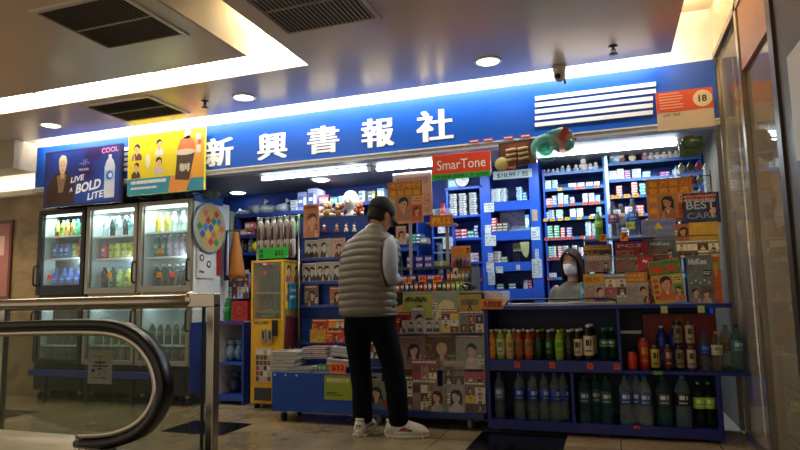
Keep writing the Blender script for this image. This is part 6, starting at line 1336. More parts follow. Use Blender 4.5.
goods(3, [(618, 8, 2, 'b0b8b8', 'd8e0e0', 'pale grey', .026), (630, 8, 3, 'd8a8b8', 'f0e0e4', 'light pink', .024), (641, 8, 3, 'c05a6a', 'e8b8b8', 'raspberry', .026), (652, 6, 2, 'd8785c', 'f0c0a0', 'peach', .026), (680, 9, 4, '8a7ac0', 'c8c0e8', 'lavender', .024)], 'fourth')
goods(4, [(625, 8, 3, '5a7ab0', 'b8c8e0', 'denim', .026), (660, 9, 4, '9a5a5a', 'd0a0a0', 'brown-red', .026), (680, 9, 3, '4a8a7a', 'a8d0c0', 'green', .026)], 'fifth')
for r, pxs in ((2, (613, 620, 629, 638)), (3, (616, 623, 641))):
    for k, px in enumerate(pxs):
        x = at(px, 230, YR-.01)[0]; key = ('tag', 'e8a038')
        if key not in TPL:
            TPL[key] = M().box(-.024, .024, -.001, .001, -.016, .016, mat('e8a030', .5)).fr(-.012, .012, -.006, .006, -.0015, mat('8a4a1c', .5)).build('price_tag'); TPL[key]['_unused'] = 1
        put(TPL[key], (x, YR-.0105, rowsR[r]-.004), f'amber price tag, {nth(k)} from the divider post, {["", "", "third", "fourth"][r]} row of the goods display', 'price tag', 'price tags on the goods display')
# slim mirror-like post joining the two displays
o = M().box(-.012, .012, -.012, .012, 0, 2.19, mat('c8dcec', .3, .3)); tag(o.build('steel_post', loc=(xm+.0, YR-.035, 0)), 'pale upright post between the pack display and the goods display', 'post')
# ------------------------------------------------------------------ signs and goods hung under the sign frame
FZ = 2.15
def hang_wire(t, x, y, z, ztop=None): M().tube([(x, y, z), (x, y, 2.175-t.location.z), (x, 4.668-t.location.y, 2.175-t.location.z)], .002, STEEL, 6).build('wire', t)
x0, x1, z0, z1 = rect(432, 153, 490.5, 176, 4.64); w_ = x1-x0
ph = thing('phone_shop_sign', 'orange-red phone company sign with rounded white letters', 'sign', (x0, 4.64, z0)); h = z1-z0
M().box(0, w_, 0, .03, 0, h, mat('d8401c', .4, vary=.04)).build('board', ph, bevel=.003)
M().text('SmarTone', w_*.09, h*.33, h*.42, -.001, mat('f0ece4', .4), bold=.0, width=w_*.83).build('lettering', ph)
M().box(0, w_, -.006, -.001, -.02, h*.14, mat('1fa032', .45)).build('green_strip', ph)
rg = random.Random(1); q = M(); bars(q, .02, w_-.02, -.012, h*.1, 1, -.0068, mat('0e6a1e', .5), rg, .8); q.build('strip_writing', ph)
for x in (.05, w_-.05): hang_wire(ph, x, .015, h)
x0, x1, z0, z1 = rect(499.5, 141, 536.5, 165, 4.58); w_, h = x1-x0, z1-z0
br = thing('hanging_pack', 'brown hanging pack showing six pale sausages, tilted under the sign', 'pack', ((x0+x1)/2, 4.58, z0), rot=(0, radians(-2), 0))
m = M(); m.box(-w_/2, w_/2, 0, .025, 0, h, mat('4c2c22', .35, vary=.3, scale=12)); m.fr(-w_*.48, w_*.48, .01, h-.01, -.001, mat('6a4030', .3, vary=.4, scale=10)); m.sh([(-w_*.2, h*.9), (w_*.35, h*.92), (w_*.2, h*.7), (-w_*.3, h*.75)], -.0016, mat('8a4a34', .4)); m.build('wrapper', br)
for r in range(3):
    for c_ in range(2): M().tube([(-w_*.30+c_*w_*.32, -.012, h*(.22+.2*r)), (-w_*.02+c_*w_*.32, -.012, h*(.24+.2*r))], .016, mat('b09068', .4, vary=.2, scale=30), 8).build('sausage', br)
hang_wire(br, 0, .012, h)
m = M().lathe([(.052, 0), (.055, .004), (.05, .008)], mat('b8a860', .4), seg=20); m.build('round_sticker', br, rot=(pi/2, 0, 0), loc=(-w_*.44, -.002, .02))
price('orange price sign reading 88 under the brown hanging pack', (506.5, 160.5, 515, 168.5), 4.5765, '88', 'f07018', '5a2410', rot=.05)
# inflatable ring in teal and clear plastic
x, z = at(553, 143.5, 4.52)
rg_ = thing('swim_ring', 'teal and clear inflatable swim ring hanging under the sign', 'swim ring', (x, 4.52, z), rot=(0, 0, .15)); TL = glassmat('6ac0ae', .55, .15, 'teal vinyl'); TC = glassmat('c8a8a0', .45, .15, 'clear vinyl')
def torus(m_, cx, cz, R, r, a0, a1, mt, n=20): m_.tube([(cx+R*cos(a0+(a1-a0)*i/n), 0, cz+R*sin(a0+(a1-a0)*i/n)) for i in range(n+1)], [r*(.3 if i in (0, n) and abs(a1-a0) < 6 else 1) for i in range(n+1)], mt, 12)
m = M(); torus(m, -.055, -.03, .065, .042, 0, 2*pi, TL, 24); m.ball((-.055, .01, -.03), .06, .02, .06, glassmat('7accba', .5, .2, 'teal vinyl'), 16, 8); m.build('ring', rg_)
m = M(); m.ball((.07, 0, .02), .085, .045, .10, TC, 16, 10); m.build('clear_body', rg_); M().ball((.05, -.02, .075), .09, .03, .03, TL, 12, 8).ball((.11, -.02, -.02), .045, .03, .05, TL, 12, 8).build('fin', rg_)
m = M(); m.box(-.024, .024, -.004, .004, -.05, .05, mat('b8463c', .4)); o = m.build('red_label', rg_, loc=(.075, -.055, .055)); o.rotation_euler = (0, radians(28), 0)
M().box(.11, .17, -.003, .003, .01, .03, mat('3a7a6a', .4)).build('valve_strap', rg_); hang_wire(rg_, -.055, 0, .03)
# green snack packs hanging at the right
for k, (px, py, c_, lb) in enumerate(((690, 148, '2e4a30', 'dark green snack packs hanging beside the glass front'),)):
    x, z = at(px, 157.5, 4.75); t = thing('snack_strip', lb, 'snack pack', (x, 4.75, z))
    for j in range(3):
        m = M(); m.box(-.07+.012*j, .065+.012*j, -.02-.012*j, -.012-.012*j, .0+.025*j, .10+.02*j, mat(['3c5e3e', '4a6c4c', '38563a'][j], .3, vary=.4, scale=18)).ball((.0+.012*j, -.02-.012*j, .05+.022*j), .065, .016, .045, mat(['3c5e3e', '4a6c4c', '38563a'][j], .3, vary=.4, scale=18), 12, 8); m.build('packet', t)
    M().box(-.03, .03, -.03, -.026, .14, .155, mat('c83a44', .5)).build('red_clip', t); M().tube([(0, 0, .14), (0, 0, FZ-z)], .002, STEEL, 6).build('wire', t)
# clear shelf tower by the glass front with small goods
ZC_ = .9055
xt = at(693, 200, 4.95)[0]; sh_ = thing('clear_shelf_tower', 'clear acrylic shelf tower by the glass front', 'shelf', (xt, 4.92, ZC_+.0)); zz_ = [at(693, y, 4.95)[1]-ZC_ for y in (210, 197, 184, 171)]
for z in zz_: M().box(-.10, .105, 0, .16, z-.006, z, CLEAR).build('shelf', sh_)
for s_ in (-.10, .10): M().box(s_, s_+.005, .0, .16, 0, zz_[-1]+.05, CLEAR).build('side_panel', sh_)
GT_ = 'small goods on the clear shelf tower'
cc = ['5a6a54', 'd0d4cc', '7a8ab0', '46584a', 'b8c0b8', '8a94a8', '4a5a48', 'a83a3c', '6a7a6a', 'c0b8a8', '3a4a40', 'a8343a']
k = 0
for r, z in enumerate(zz_):
    for c_ in range(3):
        m = M(); m.ball((0, 0, .03), .026, .022, .03, mat(cc[k], .35, vary=.3, scale=25), 10, 7); m.tube([(0, 0, .055), (0, 0, .07)], [.008, .012], mat(cc[k], .35)); 
        tag(m.build('toy_packet', loc=(xt-.06+.06*c_, 4.97, ZC_+z+.001)), f'{["grey-green", "white", "grey-blue", "dark green", "pale grey", "slate", "olive", "red", "sage", "beige", "forest", "scarlet"][k]} toy packet on the {["lowest", "second", "third", "top"][r]} clear shelf', 'toy', GT_); k += 1

# ------------------------------------------------------------------ magazines and bottles on the right half of the counter
ZC = .9055
rk = thing('wire_magazine_rack', 'steel wire rack holding magazines on the right half of the counter', 'rack', (0, 4.56, ZC)); xa, xb = at(583, 290, 4.6)[0], .735
for x in (xa+.02, (xa+xb)/2, xb-.01): M().tube([(x, .0, 0), (x, .30, 0)], .005, STEEL, 6).tube([(x, .28, 0), (x, .28, 1.86-ZC if x > .3 else 1.42-ZC)], .006, STEEL, 6).build('upright', rk)
for i, zz in enumerate((1.12-ZC, 1.25-ZC, 1.38-ZC)): M().tube([(xa+.02, .10+.05*i, zz), (xb-.01, .10+.05*i, zz)], .004, STEEL, 6).build('bar', rk)
for zz in (1.52-ZC, 1.82-ZC): M().tube([((xa+xb)/2, .265, zz), (xb-.01, .265, zz)], .004, STEEL, 6).build('bar', rk)
M().box(xa+.02, (xa+xb)/2+.05, .10, .30, 1.385-ZC-.006, 1.385-ZC, ALU).build('top_shelf', rk)
GR_ = 'magazines on the wire rack'
def MR(label, px, Y, *a, **k):
    k.setdefault('group', GR_); k.setdefault('lean', .05); mag(label, px, Y, *a, **k)
# front row
zf = ZC+.0008
MR('yellow-headed magazine with a round flower-like eye, nearest the clerk', (583.5, 267.5, 604, 298), 4.575, 'a8a098', 'band', title='週刊', tcol='8a5a1c', acc='d8a018', acc2='a8502c', coat='4a3a6a', z=zf, seed=1)
MR('grey and pink magazine of small pictures beside the yellow-headed one', (604, 267.5, 628, 298), 4.585, 'a8988e', 'grid', acc='8a7a70', acc2='b04a64', coat='4a4040', z=zf, seed=2)
MR('white magazine with an orange heading at the end of the newspapers', (626, 266.5, 647.5, 298), 4.575, 'b0a89c', 'band', acc='d07a1c', acc2='8a8078', coat='5a4a40', tcol='e8b040', z=zf, seed=4)
MR('red magazine partly covered by the tilted yellow comic', (645, 262, 660, 298), 4.60, '8a2418', 'full', acc='9a3020', coat='6a1c14', skin='b06a4a', z=zf, seed=6)
MR('tilted yellow comic with an orange title and a boy face', (655.5, 254, 683, 298), 4.565, 'c8a830', 'headline', title='爆笑', tcol='d8401c', acc='3a7a34', acc2='b8441c', coat='c86a2c', skin='d89a70', z=zf+.004, tilt=radians(-6), seed=8, size=(.20, .295))
MR('grey magazine titled MsKee with cartoon shapes and an orange side band', (687, 249, 713, 297), 4.57, '5a6268', 'portrait2', title='MsKee', tcol='c8ccd0', acc='3a6a74', acc2='8a7a70', coat='8a7468', z=zf, seed=10)
MR('orange-spined magazine at the glass front end of the front row', (711, 251, 721, 297), 4.585, 'c85a1c', 'plain', title='特', tcol='e8b040', acc='8aa050', acc2='d8803a', z=zf, seed=12)
# second row
z2r = 1.135
MR('red and yellow magazine beside the clerk, second row', (584.5, 255, 612, 272), 4.68, '8a7a70', 'band', acc='9a8a80', acc2='8a2c30', coat='3a3030', tcol='d8c8b8', seed=14)
MR('red magazine with white title PC MARKET style letters, second row', (615, 256, 645, 272), 4.68, '6a6258', 'grid', title='PC', tcol='a83a2c', acc='8a8278', coat='a87a5a', seed=15) if False else MR('magazine with a beige and red PC heading, second row', (615, 256, 643, 272), 4.68, '6a6258', 'band', title='PCM', tcol='b8a890', acc='5a4a40', acc2='a83a2c', coat='a87a5a', seed=15)
MR('small red magazine with a white swoosh, second row', (637, 257.5, 653, 270), 4.665, 'b8242c', 'plain', title='~', tcol='e8e0d8', acc='b8242c', acc2='c83a40', seed=16)
# third row
MR('yellow and black game magazine beside the clerk, third row', (584, 244.5, 612, 262), 4.74, '3a2a1c', 'band', acc='b86a1c', acc2='c89a2c', coat='8a2c24', tcol='e8c860', seed=18)
MR('red magazine with large white PC3 title, third row', (615.5, 242, 648.5, 262), 4.74, 'a81c24', 'band', title='PC3', tcol='e8dcd8', acc='b01f28', acc2='c8a8a0', coat='4a3a34', seed=19)
MR('grey MsKee magazine with red and green fruit, third row', (648.5, 239.5, 676, 262), 4.745, '4a585c', 'band', title='MsKee', tcol='c8ccc8', acc='4a5a60', acc2='a8402c', coat='b0402c', seed=20)
MR('brown and cream food magazine at the glass front, third row', (676, 240, 720, 258), 4.74, '7a6a54', 'grid', acc='a89878', acc2='c8b890', coat='5a3a24', seed=21)
# top rows
MR('blue-grey magazine with a yellow striped triangle', (641.5, 219, 676, 240.5), 4.80, '7a84a8', 'plain', acc='6a74a0', acc2='5a648a', tcol='d8b81c', seed=22, title='▲')
MR('small magazine with two orange faces beside the yellow notice', (674.5, 224, 692, 241), 4.795, 'a8643c', 'full', acc='b8744a', coat='a05a3a', skin='c88a60', seed=23)
MR('plain yellow notice card on the upper rack', (689.5, 222, 719, 241), 4.79, 'c8a03c', 'plain', acc='d0a840', acc2='c89a38', seed=24)
MR('big orange newspaper poster with a woman face on the upper rack', (647, 178.5, 693, 222), 4.84, 'd88c48', 'headline', title='東方壹週', tcol='f0b020', acc='c8481c', acc2='c87a4a', coat='b06a44', skin='c88a64', seed=25, cat='poster', name='poster')
MR('navy magazine reading BEST with an orange brand strip', (683.5, 192.5, 720, 223), 4.80, '1c2348', 'band', title='', tcol='b8b8c4', acc='1c2348', acc2='3a4468', coat='2a3050', seed=27)
nv = [o for o in COL.objects if o.get('label', '').startswith('navy magazine')][0]; hz_ = max(v.co.z for v in nv.data.vertices); M().text('BEST', -.10, -.075, .06, .0, mat('b4b8c8', .45), bold=.02, width=.19).text('CARS', -.10, -.145, .045, .0, mat('8a92a8', .45), bold=.01, width=.19).text('CarPlus+', -.11, 0, .035, -.001, mat('e8481c', .45), bold=.03, width=.20, shear=.2).build('title_print', nv, loc=(0, -.0065, hz_-.045))
MR('white leaflet pages hanging over the counter edge below the orange-headed magazine', (617, 297, 643.5, 306), 4.49, 'a8a49c', 'plain', acc='a8a49c', acc2='8a8880', lean=0, seed=30, cat='leaflet', name='leaflet')
MR('thin stack of flat magazines under the tilted yellow comic', (645, 296.5, 722, 299), 4.53, '9a948a', 'plain', acc='9a948a', acc2='9a948a', lean=0, seed=31) if False else None
# bottles on the shelf of the rack
zs_ = 1.3855
for (px, Y, sp, s, lb) in ((599, 4.72, ('big', '4a8a3a', '8ac83a', '1fae3a', 'd8f0a0', False), .62, 'green bottle with lime label on the wire rack shelf'), (614, 4.76, ('big', 'b0b8c4', '7a4a8a', '5a6a8a', 'e0d8e8', True), .85, 'clear bottle with purple label on the wire rack shelf'), (622, 4.80, ('big', 'b8c4cc', 'b0bcc8', 'c8d0d8', '8a98a8', True), .80, 'clear unlabelled bottle behind the purple-labelled one'), (634, 4.76, ('big', 'b8c8d4', '1c62c8', '8a9aa8', 'a8c8f0', True), .88, 'clear bottle with bright blue label on the wire rack shelf')):
    x = at(px, 230, Y)[0]; put(drink(*sp), (x, Y, zs_), lb, 'bottle', 'bottles on the wire rack shelf', s=s)
for k, (p, l) in enumerate((((599.5, 234.5, 606.5, 241.5), 'orange price card with a seven by the green rack bottle'), ((620, 232, 628, 241), 'orange price card with a seven by the purple-labelled rack bottle'))): price(l, p, 4.655, '7', 'e88a1c', '4a2410', name='price_card')
price('small yellow-green handwritten card above the blue-labelled bottle', (626, 222, 635, 229), 4.708, '$11', 'c8d868', '5a6a20', name='price_card')
# tubes at the clerk
x = at(582.5, 288, 4.62)[0]; put(drink('tall', '1f8aa8', '28a0b8', None, 'd0e8ec', False), (x, 4.62, ZC+.0006), 'slim teal tube standing in front of the clerk', 'tube', s=(.45, .45, .95))
# ------------------------------------------------------------------ people
def remesh(o, vox, smooth=3):
    r = o.modifiers.new('remesh', 'REMESH'); r.mode = 'VOXEL'; r.voxel_size = vox; r.use_smooth_shade = True
    s = o.modifiers.new('smooth', 'SMOOTH'); s.factor = .5; s.iterations = smooth
def head_form(m, sk, mask=False):
    """skull, jaw, nose, ears, lips about the head's centre; face towards +y"""
    m.loft([(0, .0, -.118, .02, .02), (0, .028, -.112, .034, .04), (0, .022, -.095, .050, .062), (0, .012, -.07, .060, .078), (0, .006, -.035, .068, .090), (0, 0, 0, .073, .097), (0, -.004, .035, .075, .099), (0, -.006, .07, .068, .09), (0, -.008, .095, .052, .07), (0, -.008, .11, .03, .04), (0, -.008, .115, .008, .01)], sk, 24)
    m.tube([(0, .088, .012), (0, .104, -.012), (0, .112, -.032), (0, .096, -.040)], [.007, .010, .014, .008], sk, 8)
    m.ball((-.010, .1, -.036), .008, .008, .006, sk, 8, 6); m.ball((.010, .1, -.036), .008, .008, .006, sk, 8, 6)
    m.ball((0, .088, -.064), .022, .010, .006, sk, 10, 6); m.ball((0, .086, -.073), .018, .010, .006, sk, 10, 6); m.ball((0, .070, -.102), .02, .016, .012, sk, 10, 6)
    for s in (-1, 1):
        m.ball((s*.076, -.004, -.012), .008, .017, .030, sk, 10, 8); m.ball((s*.040, .062, -.035), .02, .016, .016, sk, 10, 6); m.ball((s*.032, .083, .022), .022, .010, .006, sk, 10, 6)
def hand_form(m, sk, s=1, curl=.6):
    """hand pointing +y from the wrist at the origin, palm down, thumb on side s"""
    m.loft([(0, 0, 0, .01, .01)], sk, 8) if False else None
    m.tube([(0, -.02, 0), (0, .01, 0), (0, .05, 0), (0, .09, 0)], [(.019, .027), (.016, .032), (.015, .040), (.012, .038)], sk, 12)
    for k, (x, L) in enumerate(((-.030, .075), (-.010, .085), (.010, .080), (.029, .062))):
        x = x*-s; a = curl
        p = [Vector((x*.9, .075, 0)), Vector((x*1.05, .075+L*.42, -.004-.10*a*L))]
        p.append(p[-1]+Vector((0, L*.34*cos(a*1.1), -L*.34*sin(a*1.1)))); p.append(p[-1]+Vector((0, L*.26*cos(a*2), -L*.26*sin(a*2))))
        m.tube(p, [.0095, .009, .008, .0065], sk, 8)
    m.tube([(s*.022, .012, -.003), (s*.045, .04, -.010), (s*.050, .066, -.018), (s*.044, .088, -.024)], [.013, .0115, .010, .0075], sk, 8)
def frame(pos, yaw=0, pitch=0, roll=0):
    return Matrix.Translation(pos) @ Matrix.Rotation(-yaw, 4, 'Z') @ Matrix.Rotation(pitch, 4, 'X') @ Matrix.Rotation(roll, 4, 'Y')
def along(a, b, up=(0, 0, 1)):
    y = (Vector(b)-Vector(a)).normalized(); x = y.cross(Vector(up)).normalized(); z = x.cross(y)
    return Matrix(((x.x, y.x, z.x, a[0]), (x.y, y.y, z.y, a[1]), (x.z, y.z, z.z, a[2]), (0, 0, 0, 1)))
SK = mat('c08a68', .5, name='skin', vary=.04); SKW = mat('d8a88c', .5, name='skin', vary=.04)
# ---- customer, seen from behind
CX, CY = at(370, 320, 4.2)[0], 4.2
man = thing('person', 'person in a grey quilted vest, black cap and white sneakers standing with back turned', 'person', (CX, CY, 0), rz=-radians(4))
hx = .085; HD = frame((hx-.005, .06, 1.612), yaw=radians(30), pitch=radians(-26)) @ Matrix.Scale(1.06, 4)
LA, RA = (-.070, -.0, .09), (.215, .0, .09)      # ankles
b = M()
b.loft([(-.0, 0, .80, .15, .10), (0, 0, .90, .165, .115), (0, 0, 1.0, .16, .11), (0, .0, 1.1, .155, .105), (-.01, .005, 1.22, .165, .115), (-.005, .01, 1.34, .165, .115), (.01, .015, 1.42, .14, .095), (.03, .025, 1.465, .09, .07), (.04, .035, 1.49, .06, .062)], SK, 22)
b.tube([(.035, .02, 1.44), (.055, .04, 1.50), (hx-.01, .055, 1.56)], [.062, .056, .055], SK, 14)
n0 = len(b.v); head_form(b, SK); b.xf(HD, n0)
RE, RW = (.200, -.075, 1.14), (.14, .22, 1.12); LE, LW = (-.15, .13, 1.13), (-.06, .33, 1.13)
for sgn, E_, W_ in ((1, RE, RW), (-1, LE, LW)):
    b.tube([(sgn*.14+.01, .0, 1.405), (sgn*.165+.01, -.02 if sgn > 0 else .03, 1.36), ((sgn*.18+E_[0])/2+.005, E_[1]*.8, 1.25), E_], [.040, .042, .040, .037], SK, 14)
    b.tube([E_, [(p*.6+q*.4) for p, q in zip(E_, W_)], W_], [.042, .040, .027], SK, 12)
    n0 = len(b.v); hand_form(b, SK, -sgn, .5); b.xf(along(W_, [W_[0]-sgn*.08, W_[1]+.3, W_[2]-.03]), n0)
for sx_, A in ((-1, LA), (1, RA)):
    b.tube([(sx_*.085, 0, .88), (sx_*.09, .0, .75), ((sx_*.09+A[0])/2+sx_*.01, .01, .50), (A[0]*.9+sx_*.008, -.01, .28), A, (A[0], A[1], .05)], [.092, .088, .060, .056, .034, .028], SK, 16)
    d = Vector((sin(radians(72)), cos(radians(72)), 0)) if sx_ > 0 else Vector((-.08, 1, 0)).normalized()
    b.tube([Vector((A[0], A[1], .058))-d*.04, Vector((A[0], A[1], .052))+d*.05, Vector((A[0], A[1], .042))+d*.12], [.026, .024, .018], SK, 10)
o = b.build('body', man); remesh(o, .0075)
# eyes
for s_ in (-1, 1):
    e = M(); e.ball((s_*.031, .080, .006), .0125, .0125, .0125, mat('e8e4dc', .3), 12, 8); e.xf(HD); e.build('eye', man)
    e = M(); e.ball((s_*.031, .0895, .006), .006, .004, .006, mat('1a100c', .2), 8, 6); e.xf(HD); e.build('iris', man)
# short hair and cap
HRM = mat('15110f', .75, vary=.3, scale=120, name='black hair')
h = M(); h.loft([(0, -.03, -.075, .058, .055), (0, -.025, -.05, .070, .074), (0, -.018, -.01, .079, .085), (0, -.012, .03, .080, .094), (0, -.01, .06, .074, .09)], HRM, 24); h.xf(HD); h.build('hair', man)
CAPM = mat('0d0d10', .75, vary=.15, scale=90, name='cap fabric')
h = M(); h.loft([(0, -.008, .002, .084, .105), (0, -.008, .03, .088, .110), (0, -.01, .065, .082, .102), (0, -.012, .10, .064, .08), (0, -.012, .122, .036, .045), (0, -.012, .128, .006, .008)], CAPM, 26); h.ball((0, -.012, .129), .009, .009, .005, CAPM, 8, 5)
n = 12; vs = []
for i in range(n+1):
    a = -1.15+2.3*i/n
    vs += [(.082*sin(a), -.008+.104*cos(a), .020), (.088*sin(a)*1.0, .005+.158*cos(a), .000-.03*sin(a)**2)]
vs += [(x, y, z-.005) for x, y, z in vs]; k2 = 2*(n+1)
h.add(vs, [(2*i, 2*i+1, 2*i+3, 2*i+2) for i in range(n)]+[(k2+2*i, k2+2*i+2, k2+2*i+3, k2+2*i+1) for i in range(n)]+[(2*i+1, k2+2*i+1, k2+2*i+3, 2*i+3) for i in range(n)], CAPM, True)
h.xf(HD); cp = h.build('cap', man)
# quilted vest
VM = mat('79746a', .42, vary=.14, scale=14, name='grey nylon')
prof_ = [(.865, .206, .150), (.92, .212, .156), (1.05, .214, .156), (1.15, .217, .155), (1.25, .222, .156), (1.33, .223, .152), (1.39, .212, .140), (1.43, .186, .122), (1.46, .145, .102), (1.485, .105, .088), (1.50, .088, .080)]
def vest_r(z):
    for (z0, a0, b0), (z1, a1, b1) in zip(prof_, prof_[1:]):
        if z0 <= z <= z1: t = (z-z0)/(z1-z0); return a0+(a1-a0)*t, b0+(b1-b0)*t
    return prof_[-1][1:]
v = M(); seg = 56; N = 90; vs = []; zz0, zz1 = .865, 1.50; nb = 12
for j in range(N+1):
    z = zz0+(zz1-zz0)*j/N; rx, ry = vest_r(z)
    for k in range(seg):
        a = 2*pi*k/seg; zz = z+.004*sin(2*a+1)+.0025*sin(5*a); ph = ((zz-zz0)/(zz1-zz0)*nb) % 1
        puff = .013*(abs(sin(pi*ph))**.55)-.004; w2 = .0018*sin(17*a+z*40)
        lean = max(0, z-1.15)
        e = 2/2.35; ca, sa = cos(a), sin(a)
        vs.append(((rx+puff+w2)*abs(ca)**e*(1 if ca > 0 else -1)-.018+lean*.14, (ry+puff+w2)*abs(sa)**e*(1 if sa > 0 else -1)+lean*.07, z-(.02*abs(ca)**3 if z > 1.3 else 0)))
v.add(vs, [(j*seg+k, j*seg+(k+1) % seg, (j+1)*seg+(k+1) % seg, (j+1)*seg+k) for j in range(N) for k in range(seg)]+[tuple(range(seg))[::-1]], VM, True)
v.loft([(.034, .026, 1.475, .088, .082), (.036, .03, 1.50, .080, .076), (.042, .035, 1.525, .074, .072), (.045, .038, 1.53, .068, .066), (.045, .038, 1.515, .064, .062)], VM, 28)
for k, z in enumerate((.93,)): v.loft([(0, 0, .848, .202, .147), (0, 0, .854, .210, .154), (0, 0, .872, .208, .152)], mat('55504a', .5, name='grey knit'), 40, p=2.35)
v.build('vest', man)
for sgn in (1,):      # dark bound armhole
    M().tube([(.125, -.06, 1.432), (.150, -.095, 1.385), (.158, -.118, 1.30), (.165, -.125, 1.20), (.178, -.120, 1.12), (.195, -.10, 1.06)], [.006, .009, .010, .011, .010, .006], mat('1c1a1a', .6), 8).build('armhole_binding', man)
# shirt sleeves
SH = mat('a2a8b8', .6, vary=.12, scale=18, name='grey shirt')
for sgn, E_, W_ in ((1, RE, RW), (-1, LE, LW)):
    s = M(); w_ = lambda t: .003*sin(t*9)
    q_ = -.045 if sgn > 0 else .05
    P = [Vector((sgn*.145+.012, q_*.3, 1.405)), Vector((sgn*.175+.012, q_, 1.365)), Vector((sgn*.185+.012, q_*1.5, 1.30)), Vector(((sgn*.19+E_[0])/2+.008, (q_*2+E_[1])/2, 1.22)), Vector(E_)+Vector((0, 0, .035)), Vector(E_)+Vector((0, -.004, -.012)), Vector(E_)+Vector((-sgn*.008, .05, -.02)), Vector(E_)*.55+Vector(W_)*.45, Vector(E_)*.2+Vector(W_)*.8]
    s.tube(P, [.050, .060, .062, .062, .062, .060, .056, .050, .042], SH, 18)
    o = s.build('sleeve', man); d_ = o.modifiers.new('soft', 'SUBSURF'); d_.levels = 1; d_.render_levels = 2
s = M().loft([(.04, .035, 1.50, .066, .064), (.045, .038, 1.535, .064, .062), (.046, .04, 1.54, .06, .058)], SH, 20).build('collar', man)
# trousers
TR = mat('080a12', .9, vary=.2, spec=.15, scale=10, name='black cloth')
t_ = M(); t_.loft([(0, 0, .76, .10, .09), (0, 0, .82, .175, .125), (0, 0, .90, .195, .135), (0, 0, .96, .205, .14)], TR, 28)
for sx_, A in ((-1, LA), (1, RA)):
    P = [(sx_*.095, 0, .87), (sx_*.105, .0, .74), ((sx_*.105+A[0])/2+sx_*.008, .012, .52), (A[0]*.92+sx_*.006, .0, .32), (A[0]+sx_*.002, -.004, .17), (A[0], .0, .115), (A[0], .004, .085)]
    t_.tube(P, [(.115, .102), (.112, .100), (.082, .084), (.074, .078), (.068, .072), (.072, .076), (.066, .070)], TR, 22)
    for q in range(3): t_.tube([(A[0]+.062*cos(a), A[1]+.066*sin(a), .12+.028*q+.008*sin(2*a+q)) for a in [2*pi*i/16 for i in range(17)]], .012, TR, 6)
o = t_.build('trousers', man); remesh(o, .010, 4)
# sneakers
SN = mat('d8d4cc', .5, vary=.05, name='white leather'); SO = mat('e0dcd2', .6, name='white rubber sole')
def shoe(A, ang, parent):
    d = frame((A[0], A[1], 0), yaw=ang) @ Matrix.Diagonal((1.08, 1.08, 1.15, 1))
    s = M(); secs = [(-.085, .030, .060), (-.075, .042, .095), (-.04, .047, .118), (.0, .050, .116), (.04, .052, .102), (.09, .055, .082), (.14, .053, .068), (.175, .040, .052), (.190, .018, .036)]
    v = []; sg = 16
    for (y, rx, hh) in secs:
        for k in range(sg):
            a = 2*pi*k/sg; v.append((rx*cos(a)*(1 if sin(a) < .3 else .86), y, .028+max(0, sin(a))**.8*(hh-.018)))
    s.add(v, [(j*sg+k, j*sg+(k+1) % sg, (j+1)*sg+(k+1) % sg, (j+1)*sg+k) for j in range(len(secs)-1) for k in range(sg)]+[tuple(range(sg))[::-1], tuple(range((len(secs)-1)*sg, len(secs)*sg))], SN, True)
    s.tube([(.03*cos(a), -.03+.045*sin(a), .100) for a in [2*pi*i/16 for i in range(17)]], .010, SN, 8)
    s.xf(d); u = s.build('sneaker', parent)
    s = M(); pts = []
    for k in range(28):
        a = 2*pi*k/28; y = .052+.148*sin(a); x = .052*cos(a)*(1-.12*sin(a)) if abs(sin(a)) < .99 else 0
        pts.append((x, y))
    for (z0, z1, k0) in ((0.002, .018, .97), (.018, .040, 1.0)):
        vv = [(x*k0, .052+(y-.052)*k0, z0) for x, y in pts]+[(x*(1 if z0 else 1.02), y, z1) for x, y in pts]; n = len(pts)
        s.add(vv, [tuple(range(n))[::-1], tuple(range(n, 2*n))]+[(i, (i+1) % n, (i+1) % n+n, i+n) for i in range(n)], SO, True)
    for k in range(9):
        y = -.07+k*.028; s.box(-.05, .05, y, y+.012, 0, .014, SO)
    s.xf(d); s.build('sole', u)
    s = M(); RD, NV = mat('c0282c', .5), mat('1c2238', .5)
    for sd in (-1, 1):
        X = sd*.0455; s.add([(X*1.13, .0, .044), (X*1.16, .085, .040), (X*1.15, .10, .048), (X*1.08, .04, .066)], [(0, 1, 2, 3)], NV); s.add([(X*1.16, .02, .047), (X*1.18, .07, .044), (X*1.17, .08, .050), (X*1.12, .045, .061)], [(0, 1, 2, 3)], RD)
    s.add([(-.018, -.087, .06), (-.004, -.088, .06), (-.004, -.087, .072), (-.018, -.086, .072)], [(0, 1, 2, 3)], RD); s.add([(.006, -.088, .058), (.018, -.087, .058), (.018, -.086, .072), (.006, -.087, .072)], [(0, 1, 2, 3)], NV)
    s.add([(-.045, -.05, .075), (-.046, -.038, .075), (-.045, -.038, .09), (-.044, -.05, .09)], [(0, 1, 2, 3)], RD)
    s.xf(d); s.build('logo_mark', u)
    s = M()
    for k in range(5): s.tube([(-.022, .022+k*.018, .094-k*.007), (0, .022+k*.018, .101-k*.007), (.022, .022+k*.018, .094-k*.007)], .0035, WHITE, 6)
    s.xf(d); s.build('laces', u)
shoe(LA, radians(-6), man); shoe(RA, radians(74), man)

